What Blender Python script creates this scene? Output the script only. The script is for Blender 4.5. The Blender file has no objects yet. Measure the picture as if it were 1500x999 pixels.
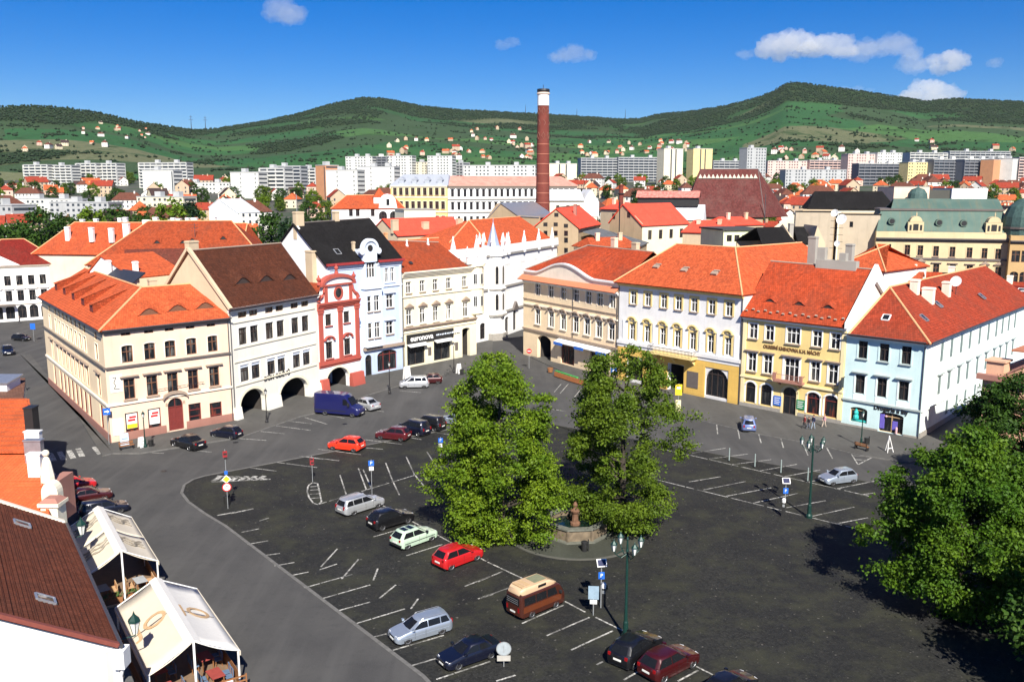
import bpy, bmesh, math, random
import numpy as np
from mathutils import Matrix, Vector
random.seed(7); rng = np.random.default_rng(7)
S = bpy.context.scene
COL = S.collection
rad = math.radians

# ---------------------------------------------------------------- camera
EYE = 30.0
F_PX, CX, CY, YH = 1300.0, 750.0, 499.5, 275.0
PITCH = math.atan((CY - YH) / F_PX)
cam_d = bpy.data.cameras.new('camera'); cam = bpy.data.objects.new('camera', cam_d); COL.objects.link(cam)
cam.location = (0, 0, EYE); cam.rotation_euler = (math.pi / 2 - PITCH, 0, 0)
cam_d.sensor_width = 36.0; cam_d.lens = F_PX / 1500 * 36; cam_d.clip_end = 20000; cam_d.clip_start = 0.5
S.camera = cam

# ---------------------------------------------------------------- light
SUN_ELEV, SUN_AZ = rad(41), math.atan2(-.982, .19)        # the sun stands behind the camera, a little to the right
sun_dir = Vector((math.cos(SUN_AZ) * math.cos(SUN_ELEV), math.sin(SUN_AZ) * math.cos(SUN_ELEV), math.sin(SUN_ELEV)))
sd = bpy.data.lights.new('sun', 'SUN'); sd.energy = 5.0; sd.angle = rad(.5); sd.color = (1.0, .94, .84)
so = bpy.data.objects.new('sun', sd); COL.objects.link(so)
so.rotation_euler = sun_dir.to_track_quat('Z', 'Y').to_euler(); so.location = (60, -80, 90)
W = bpy.data.worlds.new('World'); S.world = W; W.use_nodes = True
wn, wl = W.node_tree.nodes, W.node_tree.links
bg = wn['Background']; sky = wn.new('ShaderNodeTexSky'); sky.sky_type = 'NISHITA'; sky.sun_disc = False
sky.sun_elevation = SUN_ELEV; sky.sun_rotation = math.atan2(sun_dir.x, sun_dir.y)
sky.altitude = 200; sky.air_density = 1.0; sky.dust_density = 0.0; sky.ozone_density = 10.0
hs = wn.new('ShaderNodeHueSaturation'); hs.inputs['Hue'].default_value = .513; hs.inputs['Saturation'].default_value = 1.30
wl.new(sky.outputs[0], hs.inputs['Color']); wl.new(hs.outputs[0], bg.inputs['Color'])
bg.inputs['Strength'].default_value = .056
vs = S.view_settings; S.display_settings.display_device = 'sRGB'
vs.view_transform = 'Standard'; vs.look = 'None'; vs.exposure = .85
S.cycles.volume_bounces = 8; vs.gamma = 1.0; vs.use_curve_mapping = False

# ---------------------------------------------------------------- pixel -> place (only to measure where things stand)
_c, _s = math.cos(PITCH), math.sin(PITCH)
def ray(px, py):
    u = (px - CX) / F_PX; v = -(py - CY) / F_PX
    return Vector((u, _c + v * _s, -_s + v * _c))
def G(px, py, z=0.0):
    r = ray(px, py); t = (z - EYE) / r.z
    return Vector((r.x * t, r.y * t, z))
def at(px, py, dist):                       # the point on a pixel's ray at ground distance dist (world Y)
    r = ray(px, py); t = dist / r.y
    return Vector((r.x * t, dist, EYE + r.z * t))

# ---------------------------------------------------------------- materials
MATS = {}
def new_mat(name):
    m = bpy.data.materials.new(name); m.use_nodes = True
    nt = m.node_tree; b = nt.nodes['Principled BSDF']
    return m, nt.nodes, nt.links, b
def ramp(n, stops):
    r = n.new('ShaderNodeValToRGB'); e = r.color_ramp.elements
    while len(e) < len(stops): e.new(.5)
    for el, (p, c) in zip(e, stops):
        el.position = p; el.color = (*c, 1) if len(c) == 3 else c
    return r
def mixc(n, l, fac, a, b, mode='MIX'):
    m = n.new('ShaderNodeMix'); m.data_type = 'RGBA'; m.blend_type = mode
    for sock, v in ((m.inputs['Factor'], fac), (m.inputs['A'], a), (m.inputs['B'], b)):
        if hasattr(v, 'is_linked') or hasattr(v, 'links'): l.new(v, sock)
        elif isinstance(v, (tuple, list)): sock.default_value = (*v, 1) if len(v) == 3 else v
        else: sock.default_value = v
    return m.outputs['Result']
def noise(n, l, vec, scale, detail=4, rough=.6):
    t = n.new('ShaderNodeTexNoise'); t.inputs['Scale'].default_value = scale
    t.inputs['Detail'].default_value = detail; t.inputs['Roughness'].default_value = rough
    if vec is not None: l.new(vec, t.inputs['Vector'])
    return t.outputs['Fac']
def mapped(n, l, vec, sc=(1, 1, 1), rot=(0, 0, 0)):
    m = n.new('ShaderNodeMapping'); m.inputs['Scale'].default_value = sc; m.inputs['Rotation'].default_value = rot
    l.new(vec, m.inputs['Vector']); return m.outputs[0]
def rng01(n, l, v, a, b, c=0., d=1.):
    m = n.new('ShaderNodeMapRange'); m.clamp = True
    for i, x in enumerate((a, b, c, d)): m.inputs[i + 1].default_value = x
    l.new(v, m.inputs[0]); return m.outputs[0]
def bump(n, l, b, h, strength=.4, dist=.03):
    x = n.new('ShaderNodeBump'); x.inputs['Strength'].default_value = strength; x.inputs['Distance'].default_value = dist
    l.new(h, x.inputs['Height']); l.new(x.outputs[0], b.inputs['Normal'])
def sc(c, k): return tuple(min(1, x * k) for x in c)

def plaster(name, col, dirt=.35, rough=.85):
    if name in MATS: return MATS[name]
    m, n, l, b = new_mat(name); tc = n.new('ShaderNodeTexCoord')
    geo = n.new('ShaderNodeNewGeometry'); P = geo.outputs['Position']
    big = noise(n, l, P, .35, 5); fine = noise(n, l, P, 6, 4)
    streak = noise(n, l, mapped(n, l, P, (1.6, 1.6, .12)), 1.0, 4)
    c = mixc(n, l, rng01(n, l, big, .38, .68, 0, .8), col, sc(col, .84))
    c = mixc(n, l, rng01(n, l, streak, .52, .8, 0, dirt), c, sc(col, .62))
    c = mixc(n, l, rng01(n, l, fine, .5, .8, 0, .2), c, sc(col, .8))
    sz = n.new('ShaderNodeSeparateXYZ'); l.new(P, sz.inputs[0]); ad = n.new('ShaderNodeMath'); ad.operation = 'MULTIPLY_ADD'; l.new(fine, ad.inputs[0]); ad.inputs[1].default_value = 2.2; l.new(sz.outputs['Z'], ad.inputs[2])
    c = mixc(n, l, rng01(n, l, ad.outputs[0], .6, 2.4, dirt * 1.3, 0), c, sc(col, .45))      # splash dirt along the foot of the wall
    l.new(c, b.inputs['Base Color']); b.inputs['Roughness'].default_value = rough
    bump(n, l, b, fine, .2, .03); MATS[name] = m; return m
def tiles(name, col, w=.28, h=.36, var=.62, age=.35, agecol=(.10, .05, .035), mortar=.45):
    if name in MATS: return MATS[name]
    m, n, l, b = new_mat(name); tc = n.new('ShaderNodeTexCoord'); UV = tc.outputs['UV']
    P = n.new('ShaderNodeNewGeometry').outputs['Position']
    br = n.new('ShaderNodeTexBrick'); l.new(UV, br.inputs['Vector'])
    br.inputs['Scale'].default_value = 1; br.inputs['Brick Width'].default_value = w; br.inputs['Row Height'].default_value = h
    br.inputs['Mortar Size'].default_value = .022; br.inputs['Mortar Smooth'].default_value = .4
    br.inputs['Color1'].default_value = (*col, 1); br.inputs['Color2'].default_value = (*sc(col, var), 1); br.inputs['Mortar'].default_value = (*sc(col, mortar), 1)
    a = noise(n, l, P, .22, 6, .65); a2 = noise(n, l, P, 1.6, 4); st = noise(n, l, mapped(n, l, UV, (1.2, .12, 1)), 1.5, 4)
    c = mixc(n, l, rng01(n, l, a, .45, .72, 0, age), br.outputs['Color'], agecol)
    c = mixc(n, l, rng01(n, l, st, .55, .8, 0, age * .8), c, agecol)
    c = mixc(n, l, rng01(n, l, a2, .5, .75, 0, .45), c, sc(col, 1.35)); a3 = noise(n, l, P, .7, 3); c = mixc(n, l, rng01(n, l, a3, .5, .7, 0, .35), c, sc(col, .6))
    l.new(c, b.inputs['Base Color']); b.inputs['Roughness'].default_value = .9; b.inputs['Specular IOR Level'].default_value = .15
    # each course steps up towards its lower edge
    sx = n.new('ShaderNodeSeparateXYZ'); l.new(UV, sx.inputs[0])
    fr = n.new('ShaderNodeMath'); fr.operation = 'FRACT'; dv = n.new('ShaderNodeMath'); dv.operation = 'DIVIDE'
    l.new(sx.outputs['Y'], dv.inputs[0]); dv.inputs[1].default_value = h; l.new(dv.outputs[0], fr.inputs[0])
    ad = n.new('ShaderNodeMath'); ad.operation = 'ADD'; l.new(fr.outputs[0], ad.inputs[0]); l.new(br.outputs['Fac'], ad.inputs[1])
    iv = n.new('ShaderNodeMath'); iv.operation = 'SUBTRACT'; iv.inputs[0].default_value = 1.5; l.new(ad.outputs[0], iv.inputs[1])
    bump(n, l, b, iv.outputs[0], .55, .05); MATS[name] = m; return m
def plain(name, col, rough=.6, metal=0., var=.15, scale=3., spec=.5, bmp=.0):
    if name in MATS: return MATS[name]
    m, n, l, b = new_mat(name); P = n.new('ShaderNodeNewGeometry').outputs['Position']
    nz = noise(n, l, P, scale, 4)
    c = mixc(n, l, rng01(n, l, nz, .35, .7, 0, 1), sc(col, 1 + var * .4), sc(col, 1 - var))
    l.new(c, b.inputs['Base Color']); b.inputs['Roughness'].default_value = rough; b.inputs['Metallic'].default_value = metal
    b.inputs['Specular IOR Level'].default_value = spec
    if bmp: bump(n, l, b, nz, bmp, .02)
    MATS[name] = m; return m
def paint(name, col, metal=.3):
    if name in MATS: return MATS[name]
    m, n, l, b = new_mat(name); P = n.new('ShaderNodeTexCoord').outputs['Object']
    nz = noise(n, l, P, 2.5, 3); c = mixc(n, l, rng01(n, l, nz, .45, .75, 0, .25), col, sc(col, .7))
    l.new(c, b.inputs['Base Color']); b.inputs['Metallic'].default_value = metal; b.inputs['Roughness'].default_value = .38
    b.inputs['Coat Weight'].default_value = .8; b.inputs['Coat Roughness'].default_value = .06
    MATS[name] = m; return m
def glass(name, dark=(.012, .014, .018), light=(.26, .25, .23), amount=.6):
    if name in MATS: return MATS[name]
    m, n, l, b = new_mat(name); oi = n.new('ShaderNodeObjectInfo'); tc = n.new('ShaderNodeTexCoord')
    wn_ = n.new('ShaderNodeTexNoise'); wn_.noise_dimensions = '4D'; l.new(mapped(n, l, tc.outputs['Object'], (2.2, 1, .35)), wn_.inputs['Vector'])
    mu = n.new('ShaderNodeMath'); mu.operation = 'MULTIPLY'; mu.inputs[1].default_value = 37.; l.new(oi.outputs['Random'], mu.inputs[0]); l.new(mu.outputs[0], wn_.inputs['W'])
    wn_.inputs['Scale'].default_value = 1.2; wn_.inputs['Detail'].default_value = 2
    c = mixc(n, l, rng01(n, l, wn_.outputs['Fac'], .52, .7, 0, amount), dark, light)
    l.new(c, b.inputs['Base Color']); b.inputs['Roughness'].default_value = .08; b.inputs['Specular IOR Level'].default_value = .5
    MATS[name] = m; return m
def brickwall(name, col, mort, w=.3, h=.09):
    m, n, l, b = new_mat(name); UV = n.new('ShaderNodeTexCoord').outputs['UV']; P = n.new('ShaderNodeNewGeometry').outputs['Position']
    br = n.new('ShaderNodeTexBrick'); l.new(UV, br.inputs['Vector']); br.inputs['Scale'].default_value = 1
    br.inputs['Brick Width'].default_value = w; br.inputs['Row Height'].default_value = h; br.inputs['Mortar Size'].default_value = .012
    br.inputs['Color1'].default_value = (*col, 1); br.inputs['Color2'].default_value = (*sc(col, .7), 1); br.inputs['Mortar'].default_value = (*mort, 1)
    nz = noise(n, l, P, .5, 5); c = mixc(n, l, rng01(n, l, nz, .4, .75, 0, .6), br.outputs['Color'], sc(col, .55))
    l.new(c, b.inputs['Base Color']); b.inputs['Roughness'].default_value = .9; bump(n, l, b, br.outputs['Fac'], -.3, .02)
    MATS[name] = m; return m
def leafmat(name, c1, c2, c3):
    m, n, l, b = new_mat(name); P = n.new('ShaderNodeNewGeometry').outputs['Position']
    nz = noise(n, l, P, .45, 3); nf = noise(n, l, P, 4.5, 2)
    c = mixc(n, l, rng01(n, l, nz, .35, .65), c1, c2); c = mixc(n, l, rng01(n, l, nf, .45, .7, 0, .8), c, c3)
    b.inputs['Roughness'].default_value = .6; b.inputs['Specular IOR Level'].default_value = .25
    l.new(c, b.inputs['Base Color'])
    tr = n.new('ShaderNodeBsdfTranslucent'); l.new(c, tr.inputs['Color'])
    mx = n.new('ShaderNodeMixShader'); mx.inputs[0].default_value = .28
    l.new(b.outputs[0], mx.inputs[1]); l.new(tr.outputs[0], mx.inputs[2]); l.new(mx.outputs[0], n['Material Output'].inputs['Surface'])
    MATS[name] = m; return m

# ---------------------------------------------------------------- mesh builder
class MB:
    def __init__(s): s.v = []; s.f = []; s.m = []; s.M = None; s.cur = 0
    def vert(s, p):
        p = Vector(p)
        if s.M is not None: p = s.M @ p
        s.v.append(tuple(p)); return len(s.v) - 1
    def face(s, pts):
        s.f.append([s.vert(p) for p in pts]); s.m.append(s.cur)
    def idx(s, ids): s.f.append(list(ids)); s.m.append(s.cur)
    def box(s, x0, x1, y0, y1, z0, z1, taper=0.):
        t = taper; c = [s.vert(p) for p in ((x0, y0, z0), (x1, y0, z0), (x1, y1, z0), (x0, y1, z0), (x0 + t, y0 + t, z1), (x1 - t, y0 + t, z1), (x1 - t, y1 - t, z1), (x0 + t, y1 - t, z1))]
        for q in ((3, 2, 1, 0), (4, 5, 6, 7), (0, 1, 5, 4), (1, 2, 6, 5), (2, 3, 7, 6), (3, 0, 4, 7)): s.idx([c[i] for i in q])
        return s
    def prism(s, poly, d):                  # closed polygon (list of 3d points) pushed along vector d
        d = Vector(d); a = [s.vert(p) for p in poly]; b = [s.vert(Vector(p) + d) for p in poly]; k = len(a)
        s.idx(a[::-1]); s.idx(b)
        for i in range(k): s.idx([a[i], a[(i + 1) % k], b[(i + 1) % k], b[i]])
        return s
    def slab(s, poly, t):                   # polygon thickened down along its normal
        p = [Vector(q) for q in poly]; nrm = Vector((0, 0, 0))
        for i in range(len(p)): nrm += (p[i] - p[0]).cross(p[(i + 1) % len(p)] - p[0])
        nrm.normalize()
        if nrm.z < 0: p = p[::-1]; nrm = -nrm
        a = [s.vert(q) for q in p]; b = [s.vert(q - nrm * t) for q in p]; k = len(a)
        s.idx(a); s.idx(b[::-1])
        for i in range(k): s.idx([a[(i + 1) % k], a[i], b[i], b[(i + 1) % k]])
        return s
    def lathe(s, prof, n=10, c=(0, 0), ph=0., a0=0., a1=2 * math.pi):
        full = abs(a1 - a0 - 2 * math.pi) < 1e-6; cols = []
        for k in range(n if full else n + 1):
            a = ph + a0 + (a1 - a0) * k / n
            cols.append([s.vert((c[0] + r * math.cos(a), c[1] + r * math.sin(a), z)) for r, z in prof])
        kk = len(cols)
        for k in range(kk if full else kk - 1):
            A, B = cols[k], cols[(k + 1) % kk]
            for i in range(len(prof) - 1): s.idx([A[i], B[i], B[i + 1], A[i + 1]])
        if full:
            if prof[0][0] > 1e-4: s.idx([q[0] for q in cols][::-1])
            if prof[-1][0] > 1e-4: s.idx([q[-1] for q in cols])
        return s
    def tube(s, pts, radii, n=6, cap=True):
        pts = [Vector(p) for p in pts]
        if not isinstance(radii, (list, tuple)): radii = [radii] * len(pts)
        rings = []
        for i, p in enumerate(pts):
            d = (pts[min(i + 1, len(pts) - 1)] - pts[max(i - 1, 0)]).normalized()
            a = d.cross(Vector((0, 0, 1)) if abs(d.z) < .9 else Vector((1, 0, 0))).normalized(); b = d.cross(a)
            rings.append([s.vert(p + (a * math.cos(2 * math.pi * k / n) + b * math.sin(2 * math.pi * k / n)) * radii[i]) for k in range(n)])
        for i in range(len(pts) - 1):
            for k in range(n): s.idx([rings[i][k], rings[i][(k + 1) % n], rings[i + 1][(k + 1) % n], rings[i + 1][k]])
        if cap: s.idx(rings[0][::-1]); s.idx(rings[-1])
        return s
    def bar(s, a, b, w, h=None):            # rectangular bar between two points
        a = Vector(a); b = Vector(b); h = h or w; d = (b - a).normalized()
        r = d.cross(Vector((0, 0, 1)) if abs(d.z) < .95 else Vector((0, 1, 0))).normalized() * w / 2; u = r.cross(d).normalized() * h / 2
        s.prism([a - r - u, a + r - u, a + r + u, a - r + u], b - a); return s
    def sphere(s, c, r, n=8, sz=1.):
        s.lathe([(r * math.cos(t), c[2] + r * sz * math.sin(t)) for t in [(-math.pi / 2) + math.pi * i / (n // 2 + 1) for i in range(n // 2 + 2)]], n, (c[0], c[1])); return s
    def mesh(s, name, mats, smooth=False):
        me = bpy.data.meshes.new(name); me.from_pydata(s.v, [], s.f)
        if not isinstance(mats, (list, tuple)): mats = [mats]
        for m in mats: me.materials.append(m)
        nf = len(s.f)
        me.polygons.foreach_set('material_index', s.m)
        if smooth: me.polygons.foreach_set('use_smooth', [True] * nf)
        me.update()
        if smooth:
            try: me.set_sharp_from_angle(angle=rad(38))
            except Exception: pass
        # metric uv: u along the horizontal of each face, v up its slope
        nl = len(me.loops); uvl = me.uv_layers.new(name='uv')
        nv = np.empty(nf * 3); me.polygons.foreach_get('normal', nv); nv = nv.reshape(-1, 3)
        lt = np.empty(nf, dtype=np.int32); me.polygons.foreach_get('loop_total', lt)
        vi = np.empty(nl, dtype=np.int32); me.loops.foreach_get('vertex_index', vi)
        co = np.array(s.v, dtype=np.float64).reshape(-1, 3)
        N = np.repeat(nv, lt, axis=0); Pq = co[vi]
        e1 = np.stack([-N[:, 1], N[:, 0], np.zeros(nl)], 1); ln = np.linalg.norm(e1, axis=1)
        flat = ln < 1e-3; e1[flat] = (1, 0, 0); ln[flat] = 1; e1 /= ln[:, None]
        e2 = np.cross(N, e1)
        uv = np.stack([(Pq * e1).sum(1), (Pq * e2).sum(1)], 1)
        uvl.data.foreach_set('uv', uv.ravel().astype(np.float32))
        return me
    def build(s, name, mats, parent=None, M=None, smooth=False):
        return link(name, s.mesh(name, mats, smooth), parent, M)
def link(name, me, parent=None, M=None):
    o = bpy.data.objects.new(name, me); COL.objects.link(o)
    if parent is not None: o.parent = parent
    if M is not None: o.matrix_basis = M
    return o
def tag(o, label, cat, group=None):
    o['label'] = label; o['category'] = cat
    if group: o['group'] = group
    return o
def thing(name, label, cat, loc=(0, 0, 0), rz=0., group=None):
    o = bpy.data.objects.new(name, None); COL.objects.link(o); o.empty_display_size = .5
    o.location = loc; o.rotation_euler = (0, 0, rz); return tag(o, label, cat, group)
def structure(o): o['kind'] = 'structure'; return o
def T(x=0, y=0, z=0): return Matrix.Translation((x, y, z))
def RZ(a): return Matrix.Rotation(a, 4, 'Z')
def copy_tree(o, parent=None):
    c = o.copy(); COL.objects.link(c)
    if parent is not None: c.parent = parent
    for ch in list(o.children): copy_tree(ch, c)
    return c
def text_mesh(txt, size, ext=.02, bold=0.):
    cu = bpy.data.curves.new('lettering', 'FONT'); cu.body = txt; cu.size = size; cu.extrude = ext; cu.offset = bold
    cu.align_x = 'CENTER'; cu.align_y = 'CENTER'; cu.resolution_u = 3
    o = bpy.data.objects.new('lettering', cu); COL.objects.link(o)
    me = bpy.data.meshes.new_from_object(o.evaluated_get(bpy.context.evaluated_depsgraph_get()))
    bpy.data.objects.remove(o); return me
def lettering(txt, size, mat, parent, M, ext=.02, name='lettering', sx=1., bold=0.):
    me = text_mesh(txt, size, ext, bold); me.materials.clear(); me.materials.append(mat)
    return link(name, me, parent, M @ Matrix.Rotation(math.pi / 2, 4, 'X') @ Matrix.Diagonal((sx, 1, 1, 1)))
# ---------------------------------------------------------------- facades
WC = {}
def arc_pts(u0, u1, zs, z1, k=10):
    r = z1 - zs; mid = (u0 + u1) / 2; a = (u1 - u0) / 2
    return [(mid - a * math.cos(math.pi * i / k), zs + r * math.sin(math.pi * i / k)) for i in range(k + 1)]
class Face:
    def __init__(s, root, M, L, zb=0., H=10., dr=.22):
        s.root, s.M, s.L, s.zb, s.H, s.dr = root, M, L, zb, H, dr; s.op = []
        s.W = (T(*root.location) @ RZ(root.rotation_euler.z) @ M); s.Wi = s.W.inverted()
    def uz(s, px, py, depth=0.):
        o = s.Wi @ Vector((0, 0, EYE)); d = s.Wi.to_3x3() @ ray(px, py); t = (depth - o.y) / d.y
        p = o + d * t; return p.x, p.z
    def p3(s, px, py, depth=0.):
        u, z = s.uz(px, py, depth); return Vector((u, depth, z))
    def at(s, u=0, y=0, z=0): return s.M @ T(u, y, z)
    def open(s, u0, u1, z0, z1, rise=0., dr=None): s.op.append((max(.02, u0), min(s.L - .02, u1), z0, z1, rise, dr or s.dr))
    def wall(s, mat, name='wall', extra=None):
        b = MB(); us = sorted({0, s.L, *[round(o[0], 4) for o in s.op], *[round(o[1], 4) for o in s.op]})
        zs = sorted({s.zb, s.H, *[round(o[2], 4) for o in s.op], *[round(o[3], 4) for o in s.op]})
        for i in range(len(us) - 1):
            uc = (us[i] + us[i + 1]) / 2; run = None
            for j in range(len(zs) - 1):
                zc = (zs[j] + zs[j + 1]) / 2
                hole = any(o[0] < uc < o[1] and o[2] < zc < o[3] for o in s.op) or zc > s.H or zc < s.zb
                if not hole: run = run if run is not None else zs[j]
                if run is not None and (hole or j == len(zs) - 2):
                    top = zs[j] if hole else zs[j + 1]
                    b.face([(us[i], 0, run), (us[i + 1], 0, run), (us[i + 1], 0, top), (us[i], 0, top)]); run = None
        for u0, u1, z0, z1, rise, dr in s.op:
            zsp = z1 - rise
            b.face([(u0, 0, z0), (u0, 0, zsp), (u0, dr, zsp), (u0, dr, z0)]); b.face([(u1, 0, zsp), (u1, 0, z0), (u1, dr, z0), (u1, dr, zsp)])
            b.face([(u0, 0, z0), (u0, dr, z0), (u1, dr, z0), (u1, 0, z0)])
            if rise <= 0: b.face([(u0, 0, z1), (u1, 0, z1), (u1, dr, z1), (u0, dr, z1)])
            else:
                a = arc_pts(u0, u1, zsp, z1)
                for p, q in zip(a, a[1:]):
                    b.face([(p[0], 0, p[1]), (q[0], 0, q[1]), (q[0], 0, z1), (p[0], 0, z1)])
                    b.face([(p[0], 0, p[1]), (p[0], dr, p[1]), (q[0], dr, q[1]), (q[0], 0, q[1])])
        if extra: extra(b)
        return b.build(name, mat, s.root, s.M)
    def band(s, z0, z1, proud, mat, name='cornice', u0=None, u1=None, steps=1, e=0.):
        b = MB(); u0 = -e if u0 is None else u0; u1 = s.L + e if u1 is None else u1
        for i in range(steps):
            a, c = z0 + (z1 - z0) * i / steps, z0 + (z1 - z0) * (i + 1) / steps
            b.box(u0, u1, -proud * (i + 1) / steps, .05, a, c)
        return b.build(name, mat, s.root, s.M)
    def pilaster(s, u, w, z0, z1, proud, mat, cap=None):
        b = MB(); b.box(u - w / 2, u + w / 2, -proud, .05, z0, z1); o = b.build('pilaster', mat, s.root, s.M)
        if cap is not None:
            b = MB(); b.box(u - w * .62, u + w * .62, -proud - .08, .05, z1 - .75, z1 - .03); b.box(u - w * .75, u + w * .75, -proud - .14, .05, z1 - .3, z1 - .1)
            b.build('capital', cap, o)
        return o
    # a window: frame > pane (+ sill, hood, surround, shutter); alike windows share their meshes
    def win(s, u, z0, w, h, frame, pane, nx=2, tz=(.66,), rise=0., sill=None, hood=None, surround=None, sw=.16, dr=None, name='window', ft=.08, apron=None, shutter=None, hoodgap=.28):
        dr = dr or s.dr; u = min(max(u, w / 2 + .03), s.L - w / 2 - .03)
        s.open(u - w / 2, u + w / 2, z0, z0 + h, rise, dr)
        key = (round(w, 2), round(h, 2), nx, tz, round(rise, 2), frame.name, round(dr, 2), ft)
        if key not in WC:
            b = MB(); y0, y1 = dr - .09, dr - .01; x = w / 2; hs = h - rise
            b.box(-x, -x + ft, y0, y1, 0, hs); b.box(x - ft, x, y0, y1, 0, hs); b.box(-x + ft, x - ft, y0 + .003, y1, 0, ft)
            if rise <= 0: b.box(-x + ft, x - ft, y0 + .003, y1, h - ft, h)
            else:
                a = arc_pts(-x, x, hs, h); a2 = arc_pts(-x + ft, x - ft, hs, h - ft)
                for i in range(len(a) - 1): b.prism([(a[i][0], y0, a[i][1]), (a[i + 1][0], y0, a[i + 1][1]), (a2[i + 1][0], y0, a2[i + 1][1]), (a2[i][0], y0, a2[i][1])][::-1], (0, .07, 0))
            for i in range(1, nx):
                c = -x + w * i / nx; b.box(c - ft * .6, c + ft * .6, y0 - .01, y1, ft, h - ft - (.0 if rise <= 0 else .02))
            for t in tz: b.box(-x + ft, x - ft, y0 - .013, y1, h * t - ft * .6, h * t + ft * .6)
            p = MB(); y = dr - .03
            out = [(-x, 0), (x, 0)] + ([(x, h), (-x, h)] if rise <= 0 else arc_pts(-x, x, hs, h)[::-1])
            p.prism([(q[0], y, q[1]) for q in out], (0, .02, 0))
            WC[key] = (b.mesh('window', frame), p.mesh('pane', pane))
        fm, pm = WC[key]
        o = link(name, fm, s.root, s.at(u, 0, z0)); pn = link('pane', pm, o)
        if pane.name != pm.materials[0].name: pn.material_slots[0].link = 'OBJECT'; pn.material_slots[0].material = pane
        def extra(nm, mat, key, fn):
            k = (nm, mat.name) + key
            if k not in WC: b = MB(); fn(b); WC[k] = b.mesh(nm, mat)
            link(nm, WC[k], o)
        wk = (round(w, 2), round(h, 2))
        if sill is not None: extra('sill', sill, wk, lambda b: b.box(-w / 2 - .14, w / 2 + .14, -.2, .02, -.16, -.003))
        if surround is not None:
            def fs(b):
                x = w / 2; b.box(-x - sw, -x, -.06, .02, 0, h - rise * .5); b.box(x, x + sw, -.06, .02, 0, h - rise * .5)
                if rise <= 0: b.box(-x - sw, x + sw, -.063, .02, h, h + sw)
                else:
                    a = arc_pts(-x, x, h - rise, h); a2 = arc_pts(-x - sw, x + sw, h - rise, h + sw)
                    for i in range(len(a) - 1): b.prism([(a[i][0], -.06, a[i][1]), (a[i + 1][0], -.06, a[i + 1][1]), (a2[i + 1][0], -.06, a2[i + 1][1]), (a2[i][0], -.06, a2[i][1])], (0, .08, 0))
            extra('surround', surround, wk + (round(rise, 2), sw), fs)
        if hood is not None:
            kind, hm = hood; g = h + hoodgap; x = w / 2 + .32
            def fh(b):
                if kind == 'flat': b.box(-x, x, -.18, .02, g - .16, g - .04); b.box(-x - .1, x + .1, -.34, .02, g - .04, g + .12)
                elif kind == 'tri':
                    b.box(-x, x, -.3, .02, g, g + .12); b.prism([(-x - .08, -.36, g + .12), (x + .08, -.36, g + .12), (0, -.36, g + .75)], (0, .38, 0)); b.prism([(-x + .3, -.40, g + .2), (x - .3, -.40, g + .2), (0, -.40, g + .58)], (0, .05, 0))
                elif kind == 'seg':
                    a = arc_pts(-x, x, g, g + .62, 8); a2 = arc_pts(-x + .2, x - .2, g - .02, g + .42, 8)
                    for i in range(8): b.prism([(a[i][0], -.36, a[i][1]), (a2[i][0], -.36, a2[i][1]), (a2[i + 1][0], -.36, a2[i + 1][1]), (a[i + 1][0], -.36, a[i + 1][1])], (0, .38, 0))
                    b.box(-x - .12, -x + .25, -.36, .02, g - .1, g + .04); b.box(x - .25, x + .12, -.36, .02, g - .1, g + .04); b.box(-.18, .18, -.2, .02, g, g + .38)
            extra('hood', hm, wk + (kind, round(hoodgap, 2)), fh)
        if apron is not None: extra('apron', apron, wk, lambda b: b.box(-w / 2 - sw, w / 2 + sw, -.05, .02, -.95, -.163))
        if shutter is not None:
            def fsh(b):
                for sx in (-1, 1):
                    x0, x1 = (-w / 2 + .02, -.01) if sx < 0 else (.01, w / 2 - .02); b.box(x0, x1, .02, .06, .03, h - .03)
                    for i in range(int(h / .16)): b.box(x0 + .06, x1 - .06, .005, .022, .1 + i * .16, .19 + i * .16)
            extra('shutter', shutter, wk, fsh)
        return o
    def row(s, ctr, wpx, hpx, *a, **k):      # windows measured on the photograph: centre pixels of a row
        us = []; zc = []; ws = []; hs_ = []
        for x, y in ctr:
            u, z = s.uz(x, y); us.append(u); zc.append(z)
            ws.append(s.uz(x + wpx / 2, y)[0] - s.uz(x - wpx / 2, y)[0]); hs_.append(s.uz(x, y - hpx / 2)[1] - s.uz(x, y + hpx / 2)[1])
        w = sum(ws) / len(ws); h = sum(hs_) / len(hs_); z = sum(zc) / len(zc); k2 = dict(k)
        dbg(s.root.name, 'row z0 %.2f w %.2f h %.2f u' % (z - h / 2, w, h), [round(q, 1) for q in us])
        if 'archf' in k2: k2['rise'] = k2.pop('archf') * w
        return [s.win(u, z - h / 2, w, h, *a, **k2) for u in us]
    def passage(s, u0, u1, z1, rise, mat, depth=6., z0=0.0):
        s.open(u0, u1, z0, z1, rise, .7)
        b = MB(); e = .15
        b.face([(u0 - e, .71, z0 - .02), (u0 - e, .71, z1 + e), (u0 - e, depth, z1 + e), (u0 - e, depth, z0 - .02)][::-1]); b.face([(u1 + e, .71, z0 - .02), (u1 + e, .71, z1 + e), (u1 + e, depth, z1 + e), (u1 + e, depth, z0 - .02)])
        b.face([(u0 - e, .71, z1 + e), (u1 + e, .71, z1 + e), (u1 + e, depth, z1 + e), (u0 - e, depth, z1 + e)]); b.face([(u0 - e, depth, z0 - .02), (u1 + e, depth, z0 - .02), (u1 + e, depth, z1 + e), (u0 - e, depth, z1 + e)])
        return b.build('passage', mat, s.root, s.M)
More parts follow.
